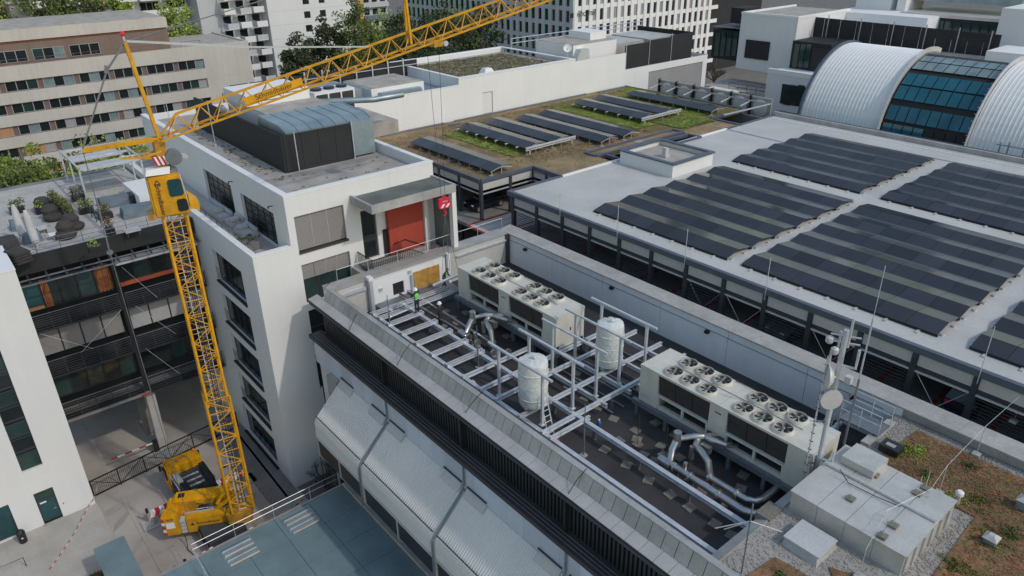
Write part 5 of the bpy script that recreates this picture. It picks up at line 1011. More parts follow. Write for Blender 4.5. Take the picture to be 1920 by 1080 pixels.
# low roof units left of it
lu = thing('roof_units', 'zinc and white plant housings on the lower roof behind the tower', 'plant housing', (-71, 36, 21.3))
MB().box(-75, 31, 21.3, -69.2, 37.5, 22.9).build('housing', 'zinc_blue', lu); MB().box(-75, 38.5, 21.3, -69, 45, 22.7).build('housing', 'white_bright', lu); MB().box(-74.9, 38.6, 22.7, -69.1, 44.9, 22.78).build('roof', 'gravel_roof', lu); MB().prism([(-69, 39, 21.3), (-69, 44.5, 21.3), (-69, 44.2, 22.3), (-69, 39.3, 22.3)], (.7, 0, 0)).build('duct', 'zinc_blue', lu)
bs = thing('black_fence_screen', 'black slatted screen with pale posts behind the tower roof', 'screen', (-77, 38, 20)); n_ = 11
for k in range(n_):
    y = 27+k*2.1; MB().box(-78, y, 19, -77.94, y+2.05, 23.4).build('screen_panel', 'black_screen', bs); MB().bar((-77.8, y, 19), (-77.8, y, 23.7), .14).build('post', 'blind_light', bs)
for z in (21.6, 22.9): MB().bar((-77.85, 27, z), (-77.85, 50, z), .08).build('rail', 'blind_light', bs)
# ------------------------------------------------------------------ barrel vault hall
vh = thing('barrel_vault_hall', 'hall with white corrugated barrel vault roof and a blue glazed bay', 'building', (-30, 90, 0))
VC, VZ, VR = 90, 15.5, 9.0
def arc(a, r=VR): return (VC-r*math.cos(a), VZ+r*math.sin(a))
def vault(x0, x1, nm):
    mb = MB(); p = .42; n = int((x1-x0)/p); xs = []
    for i in range(n):
        for f, h in ((0, 0), (.55, 0), (.7, .035), (.85, .035)): xs.append((x0+(i+f)*p, h))
    xs.append((x1, 0)); A = [-.75+.02*0+k*(math.pi*.62+.75)/28 for k in range(29)]; k0 = 0
    for x, h in xs:
        for a in A: y, z = arc(a, VR+h) if a > 0 else (VC-VR-h, VZ+a*12); mb.v.append((x, y, z))
    m = len(A)
    for i in range(len(xs)-1):
        for j in range(m-1): q = i*m+j; mb.f.append((q, q+m, q+m+1, q+1)); mb.m.append(0)
    mb.build(nm, 'white_bright', vh, fix=False)
vault(-45, -35.7, 'vault_roof'); vault(-26.6, -10, 'vault_roof')
mb = MB()
for k in range(24):
    a, b = arc(k*math.pi*.6/24, VR+.12), arc((k+1)*math.pi*.6/24, VR+.12); mb.bar((-45.05, *a), (-45.05, *b), .25, .3, (1, 0, 0))
mb.build('vault_edge', 'blue_steel', vh)
for xe in (-35.6, -26.7):
    mb = MB()
    for k in range(24):
        a, b = arc(k*math.pi*.6/24, VR+.25), arc((k+1)*math.pi*.6/24, VR+.25); mb.bar((xe, *a), (xe, *b), .5, .08, (1, 0, 0))
        if k % 1 == 0 and xe > -30: mb.bar((xe-.3, *a), (xe-.1, *a), .06)
    mb.build('walkway_edge', 'blind_light', vh)
MB().prism([(-45, *arc(t*math.pi*.6/20, VR-.3)) for t in range(21)]+[(-45, 90, 0), (-45, VC-VR+.3, 0)], (.1, 0, 0)).build('gable', 'white_wall', vh)
gb_ = MB(); xs = [-35.4+k*1.08 for k in range(9)]
rows = [(.12, .30), (.34, .52), (.60, .78), (.80, .98), (1.06, 1.22), (1.24, 1.40)]
for r0, r1 in rows:
    for k in range(8):
        if k == 4: pass
        a, b = arc(r0, VR-.1), arc(r1, VR-.1); m_ = 'glass_teal' if r1 < 1.0 else 'glass_pale'
        if r0 < .2 and k > 3: m_ = 'black_screen'
        MB().hexa([(xs[k]+.05, a[0], a[1]), (xs[k+1]-.05, a[0], a[1]), (xs[k+1]-.05, a[0]+.05, a[1]-.03), (xs[k]+.05, a[0]+.05, a[1]-.03), (xs[k]+.05, b[0], b[1]), (xs[k+1]-.05, b[0], b[1]), (xs[k+1]-.05, b[0]+.05, b[1]-.03), (xs[k]+.05, b[0]+.05, b[1]-.03)]).build('pane', m_, vh)
mb = MB()
for k in range(20): mb.quad((-35.6, *arc(k*math.pi/40, VR-.25)), (-26.7, *arc(k*math.pi/40, VR-.25)), (-26.7, *arc((k+1)*math.pi/40, VR-.25)), (-35.6, *arc((k+1)*math.pi/40, VR-.25)))
mb.build('glazing_frame', 'black_matt', vh, fix=False)
MB().box(-35.6, 80.95, 8, -31.3, 81.15, 16.6).build('glazing', 'glass_dark', vh); MB().box(-31.2, 80.6, 8, -26.8, 80.9, 17.5).build('black_panel', 'black_screen', vh)
MB().box(-45, 81.2, 0, -10, 98, 8).build('hall_base', 'white_wall', vh)
# railing and green gate frame at far right edge
gf = thing('green_stair_frame', 'green grey steel stair frame behind the solar roof at the right edge', 'steel frame', at(1890, 300, 1, 77))
for u in (1868, 1884, 1915): p = at(u, 300, 1, 77); MB().bar((p.x, 77, 12), (p.x, 77, at(u, 265, 1, 77).z), .12).build('post', 'zinc_blue', gf)
for v in (262, 285, 305): a, b = at(1868, v+8, 1, 77), at(1935, v-10, 1, 77); MB().bar((a.x, 77, a.z), (b.x, 77, a.z), .1).build('rail', 'zinc_blue', gf)
# ------------------------------------------------------------------ white blocks behind the vault, given by corner pixels on chosen depth planes
def xat(u, Y, z):
    v0, v1 = -200.0, 400.0
    for _ in range(40):
        vm = (v0+v1)/2
        if at(u, vm, 1, Y).z > z: v0 = vm
        else: v1 = vm
    return at(u, vm, 1, Y).x
def pbox(parent, nm, m, Y, c0, c1, depth, skew=.105):
    """box whose front face has its left edge at c0 and its right edge at column c1[0]; c1[1] is given along the sloping eave line"""
    a = at(*c0, 1, Y); zb = at(c0[0], c1[1]-(c1[0]-c0[0])*skew, 1, Y).z
    return MB().box(a.x, Y, zb, xat(c1[0], Y, a.z), Y+depth, a.z).build(nm, m, parent)
wb = thing('white_block', 'white block building with a black screen behind the green roof', 'building', (-62, 100, 0))
pbox(wb, 'wall', 'white_wall', 93, (1440, 133), (1620, 330), 8); a = at(1450, 130, 1, 93)
pbox(wb, 'terrace_wall', 'white_bright', 92.9, (1440, 128), (1540, 147), .5)
o = pbox(wb, 'window', 'black_matt', 92.9, (1467, 157), (1511, 199), .05); pbox(wb, 'window', 'black_matt', 92.9, (1461, 207), (1500, 222), .05)
for i in range(3):
    for j in range(4): pbox(o, 'pane', 'glass_green', 92.85, (1469+i*14, 159+j*10), (1481+i*14, 167+j*10), .03)
pbox(wb, 'wall', 'white_wall', 99, (1391, 26), (1497, 140), 14); pbox(wb, 'screen', 'black_screen', 98.8, (1399, 74), (1443, 113), .2)
zt_ = at(1391, 26, 1, 99).z; xa_, xb_ = at(1391, 26, 1, 99).x, xat(1497, 99, zt_); MB().box(xa_+.3, 99.3, zt_+.002, xb_-.3, 112.7, zt_+.06).build('roof', 'gravel_roof', wb); MB().box(xa_-.05, 98.95, zt_, xb_+.05, 99.3, zt_+.3).box(xb_-.3, 99.3, zt_, xb_+.05, 113.05, zt_+.3).box(xa_-.05, 99.3, zt_, xa_+.3, 113.05, zt_+.3).build('coping', 'white_bright', wb)
pbox(wb, 'glass_corner', 'black_matt', 97, (1487, 76), (1560, 140), 6)
for i in range(3): pbox(wb, 'pane', 'glass_green', 96.9, (1491+i*11, 82), (1500+i*11, 128), .05)
pbox(wb, 'black_panel', 'black_screen', 96.9, (1525, 88), (1560, 140), .05)
gp = thing('glass_pavilion', 'dark framed glass pavilion beside the white block', 'pavilion', at(1360, 110, 1, 101))
pbox(gp, 'frame', 'black_matt', 101, (1338, 54), (1391, 114), 6); [pbox(gp, 'pane', 'glass_green', 100.9, (1343+i*11, 60), (1351+i*11, 106), .05) for i in range(4)]; pbox(gp, 'roof', 'concrete_dark', 100.7, (1335, 49), (1392, 55), 7); pbox(gp, 'roof_screen', 'black_screen', 102, (1372, 14), (1396, 46), 4)
tr = thing('roof_terrace', 'grey roof terrace with railing between the long building and white block', 'terrace', (-64, 97, 16)); MB().box(-68, 93.6, 10, -52, 101, 15.8).build('slab', 'gravel_roof', tr); railing(MB(), [(-63.5, 93.7, 15.8), (-53, 93.7, 15.8)], 1.0, 1.5, .04, (1, .5)).build('railing', 'dark_steel', tr)
MB().box(-60, 92.4, 13.4, -52.5, 93.6, 13.6).build('canopy', 'dark_steel', tr); [MB().bar((-59.5+k*1.1, 91, 13.3), (-59.5+k*1.1, 93.6, 13.5), .14).build('canopy_fin', 'dark_steel', tr) for k in range(7)]; MB().box(-66, 92.3, 12, -61.5, 93.5, 15.9).build('parapet_block', 'white_bright', tr)
bk = thing('rear_glass_block', 'building with a long black transparent roof screen behind the barrel vault', 'building', (-45, 110, 0))
pbox(bk, 'wall', 'white_wall', 103, (1516, 73), (1880, 200), 16); pbox(bk, 'roof_edge', 'concrete', 102.8, (1516, 71), (1880, 117), 1.5)
for i in range(12):
    u = 1517+i*30.2; vt, vb_ = 31+i*2.9, 72+i*3.1; pbox(bk, 'screen_panel', 'black_screen', 103.5, (u, vt), (u+29.2, vb_+3), .12)
    if i % 2: p = at(u, vb_, 1, 103.2); q = at(u, vt-6, 1, 103.2); MB().bar((p.x, 103.2, p.z), (p.x, 103.2, q.z), .1).build('post', 'blind_grey', bk)
pbox(bk, 'rear_housing', 'white_bright', 112, (1560, 20), (1740, 90), 8)
r2 = thing('white_stair_tower', 'plain white stair tower rising behind the black roof screen', 'building', at(1670, 40, 1, 118)); pbox(r2, 'wall', 'white_wall', 118, (1617, -60), (1684, 60), 6); MB().box(at(1684, 0, 1, 118).x-.02, 118, 10, at(1700, 0, 1, 118).x, 124, at(1684, -60, 1, 118).z).build('side_wall', 'white_bright', r2)
r3 = thing('dark_window_block', 'dark block with green tinted windows at the upper right', 'building', at(1790, 60, 1, 116))
pbox(r3, 'wall', 'black_screen', 116, (1692, 27), (1880, 110), 10); pbox(r3, 'roof_edge', 'zinc', 115.7, (1688, 22), (1884, 48), 11)
for i in range(7): pbox(r3, 'pane', 'glass_green', 115.9, (1756+i*17, 38+i*1.8), (1770+i*17, 55+i*1.8), .06)
pbox(r3, 'plant_room', 'zinc_blue', 120, (1712, -20), (1920, 22), 8)
r4 = thing('white_side_block', 'white block with projecting wall at the right edge behind the vault', 'building', at(1900, 60, 1, 108)); pbox(r4, 'wall', 'white_wall', 108, (1880, 15), (2000, 140), 10); pbox(r4, 'low_wall', 'white_bright', 100, (1850, 95), (2000, 150), 6)
# ------------------------------------------------------------------ mobile construction crane
MX, MY = -42.4, 10.4
JD = Vector((-39.4-MX, 26.7-MY, 0)).normalized(); JN = Vector((JD.y, -JD.x, 0))
def J(s, z, off=0): return Vector((MX, MY, z))+JD*s+JN*off
kr = thing('mobile_crane', 'yellow mobile tower crane with lattice mast and raised lattice jib in the courtyard', 'crane', (MX, MY, 0))
def lattice(name, z0, z1, w, pan, rc=.055, rd=.032):
    n = round((z1-z0)/pan); h = (z1-z0)/n; C = [(-w/2, -w/2), (w/2, -w/2), (w/2, w/2), (-w/2, w/2)]
    mb = MB(); [mb.bar(J(a, z0, b), J(a, z1, b), rc*2) for a, b in C]; mb.build(name+'_chord', 'crane_yellow', kr)
    mb = MB()
    for i in range(n):
        za, zb = z0+i*h, z0+(i+1)*h
        for k in range(4):
            p, q = C[k], C[(k+1) % 4]
            if i % 2: p, q = q, p
            mb.tube(J(p[0], za, p[1]), J(q[0], zb, q[1]), rd, 5)
            mb.tube(J(p[0], zb, p[1]), J(q[0], zb, q[1]), rd*.8, 5)
    mb.build(name+'_bracing', 'crane_yellow', kr)
lattice('lower_mast', 2.3, 11.5, 1.42, 1.05, .058, .034); lattice('upper_mast', 11.0, 24.0, 1.2, .95, .06, .034)
mb = MB()
for s_ in (-.22, .22): mb.tube(J(s_, 2.3, .62), J(s_, 23.8, .45), .03, 5)
for k in range(64): t_ = k/63; mb.tube(J(-.22, 2.4+21.3*t_, .62-.17*t_), J(.22, 2.4+21.3*t_, .62-.17*t_), .022, 4)
mb.build('mast_ladder', 'blind_light', kr)
for k in range(9): z = 3.5+k*2.3; MB().box(*J(-.3, z, .2), *J(.3, z+.06, .55)).build('rest_platform', 'crane_dirty', kr)
for s_, o in ((-.1, .75), (.12, .7), (.3, .72)): MB().path([J(s_, 3, o), J(s_*.6, 12, o-.1), J(s_*.5, 23, o-.2)], .03, 4).build('hoist_cable', 'dark_steel', kr)
# cab
def J3(a): return J(*a)
cb_ = MB().hexa([J(-1.0, 23.85, .95), J(.85, 23.85, .95), J(.75, 23.85, -.6), J(-1.0, 23.85, -.6), J(-1.0, 26.05, .95), J(.65, 26.15, .95), J(.6, 26.15, -.6), J(-1.0, 26.05, -.6)]).build('cab', 'crane_yellow', kr)
bpy.context.view_layer.update()
me = cb_.data; b = bmesh.new(); b.from_mesh(me); bmesh.ops.bevel(b, geom=b.edges[:], offset=.09, segments=2, affect='EDGES'); b.to_mesh(me); b.free()
def cabq(s0, z0, s1, z1, m_, nm, off=.97):
    pr_ = [(s0+.08, z0), (s1-.1, z0), (s1, z0+.1), (s1-.03, z1-.1), (s1-.13, z1), (s0+.08, z1), (s0, z1-.1), (s0, z0+.1)]
    return MB().prism([J(a, z, off) for a, z in pr_], JN*.03).build(nm, m_, cb_)
cabq(-.05, 24.95, .68, 25.9, 'glass_door', 'window'); cabq(.22, 24.05, .76, 24.75, 'glass_dark', 'window'); MB().hexa([J(.87, 24.0, .8), J(.89, 24.0, .8), J(.89, 24.0, -.5), J(.87, 24.0, -.5), J(.72, 26.0, .8), J(.74, 26.0, .8), J(.74, 26.0, -.5), J(.72, 26.0, -.5)]).build('windscreen', 'glass_green', cb_)
MB().prism([J(-.98, 23.8, .94), J(-1.35, 23.78, .9), J(-1.35, 23.9, .9), J(-.98, 24.1, .94)], -JN*1.4).build('step', 'crane_dirty', cb_); MB().prism([J(.85, 24.1, .9), J(1.3, 23.9, .9), J(1.35, 24.35, .9), J(.85, 24.85, .9)], -JN*1.2).build('visor', 'crane_yellow', cb_)
MB().box(*J(-.2, 26.1, .6), *J(.5, 26.35, -.3)).build('roof_unit', 'galv_dark', cb_); MB().tube(J(.3, 26.3, .5), J(.35, 26.75, .5), .04, 5).tube(J(.35, 26.75, .5), J(.6, 26.7, .5), .05, 5).build('mirror', 'plastic_black', cb_)
put_text('Schmidbauer', .34, J(-.55, 24.85, .985), (0, 0, -1), JD, cb_)
MB().prism([J(-.72, 25.72, .985), J(-.36, 25.72, .985), J(-.54, 26.0, .985)], JN*.004).build('emblem', 'text_dark', cb_); MB().prism([J(-.63, 25.77, .99), J(-.45, 25.77, .99), J(-.54, 25.91, .99)], JN*.005).build('emblem_core', 'crane_yellow', cb_)
# mast head, winch, stripes
MB().bar(J(0, 26.05, 0), J(.05, 27.95, 0), .55, .5).build('mast_head', 'crane_dirty', kr)
MB().hexa([J(-1.0, 26.15, .6), J(.2, 26.15, .7), J(.2, 26.15, -.4), J(-1.0, 26.15, -.4), J(-.9, 26.45, .5), J(.3, 26.5, .6), J(.3, 26.5, -.3), J(-.9, 26.4, -.3)]).build('cab_cover', 'white_bright', kr)
for k in range(6): MB().hexa([J(-.35+k*.11, 26.62, .5), J(-.24+k*.11, 26.62, .5), J(-.24+k*.11, 26.62, .46), J(-.35+k*.11, 26.62, .46), J(-.5+k*.11, 27.1, .5), J(-.39+k*.11, 27.1, .5), J(-.39+k*.11, 27.1, .46), J(-.5+k*.11, 27.1, .46)]).build('warning_stripe', ('red_paint', 'white_bright')[k % 2], kr)
me = MB().lathe((0, 0, 0), [(.42, -.25), (.42, .25), (.12, .26)], 18).mesh('winch', 'galv_dark', True); me.transform(JN.to_track_quat('Z', 'Y').to_matrix().to_4x4()); link('winch', me, kr, J(.6, 26.95, .35)); MB().bar(J(.6, 27.15, .4), J(1.3, 26.85, .4), .2).build('winch_motor', 'zinc', kr)
mb = MB()
for o in (-.25, .25): mb.bar(J(.1, 27.3, o), J(-.9, 27.1, o), .09).bar(J(-.9, 27.1, o), J(-1.95, 27.15, 0), .07).bar(J(-.1, 26.9, o), J(-.9, 27.1, o), .07)
for k in range(6): mb.tube(J(-.2-.3*k, 27.2, .25-.04*k), J(-.35-.3*k, 27.15, -.25+.04*k), .025, 4)
mb.build('rear_bracket', 'crane_yellow', kr)
# jib
sl_ = .232
def jz(s): return 27.85+sl_*s
mb = MB(); dg = MB(); S1 = 38.0; pan = 1.25; n = int(S1/pan)
for o in (-.5, .5): mb.bar(J(.2, jz(.2), o), J(S1, jz(S1), o), .1)
mb.bar(J(1.2, jz(1.2)+1.0), J(S1, jz(S1)+.95), .12); mb.bar(J(.1, jz(0)+.1), J(1.2, jz(1.2)+1.0), .1)
for i in range(n):
    s0, s1, sm = .6+i*pan, .6+(i+1)*pan, .6+(i+.5)*pan
    for o in (-.5, .5): dg.tube(J(s0, jz(s0), o), J(sm, jz(sm)+.97), .032, 5); dg.tube(J(sm, jz(sm)+.97), J(s1, jz(s1), o), .032, 5)
    dg.tube(J(s0, jz(s0), -.5), J(s0, jz(s0), .5), .03, 4); dg.tube(J(s0, jz(s0), -.5), J(s1, jz(s1), .5), .022, 4)
mb.build('jib_chord', 'crane_yellow', kr); dg.build('jib_bracing', 'crane_yellow', kr)
sd_ = Vector((JD.x, JD.y, sl_)).normalized(); up_ = JN.cross(sd_)*-1 if JN.cross(sd_).z < 0 else JN.cross(sd_)
q0 = J(6.4, jz(6.4)+.5, .52)
MB().hexa([q0-sd_*1.7-up_*.2, q0+sd_*1.7-up_*.2, q0+sd_*1.7-up_*.2+JN*.03, q0-sd_*1.7-up_*.2+JN*.03, q0-sd_*1.7+up_*.2, q0+sd_*1.7+up_*.2, q0+sd_*1.7+up_*.2+JN*.03, q0-sd_*1.7+up_*.2+JN*.03]).build('name_board', 'crane_yellow', kr); put_text('Schmidbauer', .42, q0+JN*.034, sd_, up_, kr)
me = MB().lathe((0, 0, 0), [(.2, -.25), (.2, .25), (.08, .3)], 14).mesh('hoist_motor', 'galv_dark', True); me.transform(JN.to_track_quat('Z', 'Y').to_matrix().to_4x4()); link('hoist_motor', me, kr, J(3.6, jz(3.6)+.4, 0))
# struts, tie bars, ropes
for o in (-.18, .18): MB().bar(J(.12, 28.0, o), J(-.43, 32.95, o*.5), .17).build('top_strut', 'crane_yellow', kr); MB().bar(J(.1, 27.95, o), J(-3.56, 27.85, o*.5), .16, .2).build('rear_strut', 'crane_yellow', kr)
MB().tube(J(-.43, 33, 0), J(-.45, 33.25, 0), .06, 6).build('strut_tip', 'galv', kr); MB().lathe(J(-.45, 33.25, 0), [(.09, 0), (.12, .1), (.08, .24)], 10).build('warning_light', 'red_light', kr)
MB().bar(J(-.43, 32.95), J(-1.54, 31.73-.05), .1).bar(J(-1.54, 31.68), J(-3.56, 27.9), .08).build('rear_tie', 'galv_dark', kr); MB().bar(J(-1.5, 31.9), J(-1.6, 31.55), .2).build('tie_joint', 'galv_dark', kr)
for o in (-.06, .06): MB().bar(J(-.35, 33.0, o), J(5.65, 32.2, o), .07, .1).bar(J(5.65, 32.2, o), J(12.3, jz(12.3)+.95, o), .05, .07).build('jib_tie', 'blind_light', kr)
MB().tube(J(-.3, 33.0), J(14.75, 36.3), .03, 5).tube(J(14.75, 36.3), J(30, jz(30)+1), .03, 5).build('jib_tie', 'galv_dark', kr)
for o in (-.3, .3): MB().bar(J(14.9, jz(14.9)+.3, o), J(14.75, 36.3, 0), .12).build('jib_strut', 'crane_yellow', kr)
for o in (-.08, .08): MB().tube(J(-3.56, 27.8, o), J(-3.62, 22.2, o), .02, 4).bar(J(-3.55, 25.2, o*1.5), J(-3.62, 22.3, o*1.5), .06).build('rear_rope', 'galv_dark', kr)
me = MB().lathe((0, 0, 0), [(.14, -.06), (.17, 0), (.14, .06)], 14).mesh('rope_pulley', 'galv_dark', True); me.transform(JN.to_track_quat('Z', 'Y').to_matrix().to_4x4()); link('rope_pulley', me, kr, J(-3.62, 22.1, 0))
for o in (-.1, .1): MB().tube(J(-3.62, 22.1, o), J(-3.4, 3.2, o), .02, 4).build('rear_rope', 'galv_dark', kr)
HS = (Vector((-39.4, 26.7, 0))-Vector((MX, MY, 0))).dot(JD); HZ = 21.1
MB().box(*J(HS-.5, jz(HS)-.35, -.45), *J(HS+.5, jz(HS)-.05, .45)).build('trolley', 'crane_dirty', kr); me = MB().lathe((0, 0, 0), [(.15, -.06), (.18, 0), (.15, .06)], 14).mesh('trolley_pulley', 'blind_light', True); me.transform(JN.to_track_quat('Z', 'Y').to_matrix().to_4x4()); link('trolley_pulley', me, kr, J(HS+.5, jz(HS)-.2, .5))
for ds in (-.55, .25): MB().tube(J(HS+ds, jz(HS)-.3), J(HS+ds*.35, HZ+.45), .016, 4).build('hoist_rope', 'dark_steel', kr)
hk = thing('hook_block', 'red and white striped crane hook block hanging above the roof deck', 'crane hook', J(HS, HZ-.6))
MB().prism([J(HS-.4, HZ-.3, .12), J(HS+.4, HZ-.3, .12), J(HS+.45, HZ-.05, .12), J(HS+.38, HZ+.35, .12), J(HS+.12, HZ+.4, .12), J(HS, HZ+.62, .12), J(HS-.12, HZ+.4, .12), J(HS-.38, HZ+.35, .12), J(HS-.45, HZ-.05, .12)], -JN*.24).build('block', 'red_light', hk)
for k in range(2): MB().prism([J(HS-.34+k*.36, HZ-.24, .125), J(HS-.16+k*.36, HZ-.24, .125), J(HS+.02+k*.36, HZ+.0, .125), J(HS-.16+k*.36, HZ+.0, .125)], JN*.012).build('stripe', 'white_bright', hk)
MB().prism([J(HS-.2, HZ+.14, .125), J(HS+.2, HZ+.14, .125), J(HS+.2, HZ+.24, .125), J(HS-.2, HZ+.24, .125)], JN*.012).build('plate', 'blind_grey', hk)
MB().pipe([J(HS, HZ-.3), J(HS, HZ-.55), J(HS+.1, HZ-.7), J(HS+.02, HZ-.86), J(HS-.1, HZ-.8)], .06, 8).build('hook', 'red_light', hk)
for dx, dy in ((-.1, -.5), (.5, .6), (-.2, .3)): MB().tube(J(HS, HZ-.8), Vector((-39.4+dx, 26.7+dy, 15.6)), .018, 4).build('sling', 'galv_dark', hk)
# superstructure and counterweight, turned a little from the carrier
U = Vector((.46, .888, 0)).normalized(); V = Vector((U.y, -U.x, 0)); O = Vector((-44.27, 5.94, 0))
def L(u, v, z): return O+U*u+V*v+Vector((0, 0, z))
def lbox(u0, v0, z0, u1, v1, z1, nm, m_, bev=.06):
    me = MB().hexa([L(u0, v0, z0), L(u1, v0, z0), L(u1, v1, z0), L(u0, v1, z0), L(u0, v0, z1), L(u1, v0, z1), L(u1, v1, z1), L(u0, v1, z1)]).mesh(nm, m_)
    if bev: b = bmesh.new(); b.from_mesh(me); bmesh.ops.bevel(b, geom=b.edges[:], offset=bev, segments=2, affect='EDGES'); b.to_mesh(me); b.free()
    return link(nm, me, kr)
cw = lbox(1.15, -.55, .8, 3.85, 0, 2.1, 'counterweight', 'crane_yellow'); lbox(-.35, -.9, .8, .75, 0, 2.5, 'counterweight', 'crane_yellow')
for k in range(4): lbox(.77, -.5, .85+k*.3, 1.13, -.02, 1.08+k*.3, 'ballast_slab', 'blind_light', .02)
put_text('Schmidbauer', .3, L(2.6, .012, 1.55), U, (0, 0, 1), kr); put_text('Mobilkrane Tel. 089', .13, L(2.6, .012, 1.22), U, (0, 0, 1), kr); put_text('MK 88', .16, L(.2, .012, 2.2), U, (0, 0, 1), kr)
MB().prism([L(1.42, .012, 1.45), L(1.7, .012, 1.45), L(1.56, .012, 1.68)], V*.004).build('emblem', 'text_dark', kr); lbox(-.1, .0, 1.45, .45, .014, 1.95, 'placard', 'white_bright', 0)
for k in range(5): MB().hexa([L(-.36, -.02, .85+k*.3), L(-.16, .012, .85+k*.3), L(-.16, .012, 1.0+k*.3), L(-.36, -.02, 1.0+k*.3), L(-.37, -.01, .95+k*.3), L(-.16, .016, .95+k*.3), L(-.16, .016, 1.1+k*.3), L(-.37, -.01, 1.1+k*.3)]).build('warning_stripe', ('red_paint', 'white_bright')[k % 2], kr)
lbox(.2, -2.4, 1.2, 4.1, -1.35, 2.65, 'engine_house', 'crane_yellow', .15); lbox(-.25, -2.3, 1.0, .5, -.92, 2.3, 'engine_house', 'crane_yellow', .12); lbox(.4, -1.35, 1.2, 4.2, -.55, 1.7, 'slewing_platform', 'crane_dirty')
lbox(1.1, -1.36, 1.8, 1.7, -1.32, 2.4, 'hatch', 'crane_dirty', 0); lbox(2.3, -1.36, 1.8, 3.0, -1.32, 2.4, 'hatch', 'crane_dirty', 0); lbox(.55, -2.0, 2.65, .95, -1.6, 2.7, 'vent_grille', 'black_matt', 0)
lbox(1.0, -.85, 1.7, 4.0, -.55, 2.0, 'hydraulic_cover', 'zinc'); lbox(1.9, -1.2, 1.7, 2.5, -.8, 2.15, 'hydraulic_unit', 'plastic_black')
for a, b in (((3.0, -1.0, 1.9), (4.6, -.5, 4.6)), ((3.0, -.7, 1.9), (4.9, -.2, 3.6))): MB().bar(L(*a), L(*b), .22).build('erection_strut', 'crane_yellow', kr)
lbox(3.9, -1.1, 1.3, 5.5, .5, 2.35, 'mast_foot', 'crane_dirty', .1)
for k in range(10): MB().path([L(random.uniform(1.5, 4.5), random.uniform(-1.3, -.6), 1.75), L(random.uniform(1.5, 4.5), random.uniform(-1.3, -.6), random.uniform(1.9, 2.3)), L(random.uniform(3, 5), random.uniform(-1.1, -.4), 1.9)], .03, 4).build('hydraulic_hose', ('plastic_black', 'zinc')[k % 2], kr)
# carrier
MB().box(-49.0, 7.6, .75, -41.2, 10.1, 1.3).build('chassis', 'dark_steel', kr); MB().box(-48.9, 7.7, 1.3, -45.0, 10.0, 2.0).build('deck', 'dark_steel', kr)
for k in range(5): MB().box(-48.2+k*.62, 8.2, 2.0, -48.08+k*.62, 9.4, 2.07).build('deck_slat', 'blind_light', kr)
for y in (7.6, 10.05): MB().tube((-48.9, y, 2.3), (-45.0, y, 2.3), .03, 5).tube((-48.9, y, 1.3), (-48.9, y, 2.3), .03, 4).tube((-46.5, y, 1.3), (-46.5, y, 2.3), .03, 4).build('deck_rail', 'blind_light', kr)
for a in ((-48.6, 9.6, -46.4, 10.0), (-47.2, 7.8, -46.2, 8.3), (-46.2, 8.6, -45.4, 9.8)): MB().box(a[0], a[1], 2.0, a[2], a[3], 2.4).build('deck_gear', 'plastic_black', kr)
MB().box(-48.7, 7.75, 2.0, -47.5, 8.15, 2.3).build('deck_tank', 'zinc', kr)
me = MB().hexa([(-50.5, 7.45, .5), (-49.0, 7.45, .5), (-49.0, 10.1, .5), (-50.5, 10.1, .5), (-50.35, 7.55, 2.6), (-49.05, 7.5, 2.65), (-49.05, 10.05, 2.65), (-50.35, 10.0, 2.6)]).mesh('carrier_cab', 'crane_yellow'); b = bmesh.new(); b.from_mesh(me); bmesh.ops.bevel(b, geom=b.edges[:], offset=.12, segments=2, affect='EDGES'); b.to_mesh(me); b.free(); cc = link('carrier_cab', me, kr)
MB().hexa([(-50.53, 7.7, 1.5), (-50.5, 7.7, 1.5), (-50.5, 9.9, 1.5), (-50.53, 9.9, 1.5), (-50.42, 7.75, 2.35), (-50.38, 7.75, 2.35), (-50.38, 9.85, 2.35), (-50.42, 9.85, 2.35)]).build('windscreen', 'glass_dark', cc); MB().box(-50.2, 7.4, 1.5, -49.3, 7.47, 2.3).build('side_window', 'glass_dark', cc)
for y in (7.7, 9.8): MB().lathe((-50.0, y, 2.66), [(.09, 0), (.1, .1), (.06, .17)], 8).build('beacon', 'orange_net', cc)
MB().box(-49.9, 8.1, 2.62, -49.4, 9.3, 2.72).build('roof_hatch', 'crane_dirty', cc)
for y in (7.35, 10.2): MB().bar((-50.6, y, 1.6), (-50.6, y, 2.1), .16, .06).build('mirror', 'plastic_black', cc)
wm = MB().lathe((0, 0, 0), [(.25, -.2), (.52, -.2), (.58, -.12), (.58, .12), (.52, .2), (.25, .2)], 20).mesh('wheel', 'rubber', True); wm.transform(Matrix.Rotation(R(90), 4, 'X')); rm = MB().lathe((0, 0, 0), [(.3, -.21), (.3, .21), (.1, .22)], 14).mesh('rim', 'crane_dirty', True); rm.transform(Matrix.Rotation(R(90), 4, 'X'))
for x in (-48.3, -46.8, -43.2, -41.7):
    for y in (7.75, 9.95): w_ = link('wheel', wm, kr, (x, y, .58)); link('rim', rm, w_, (x, y, .58))
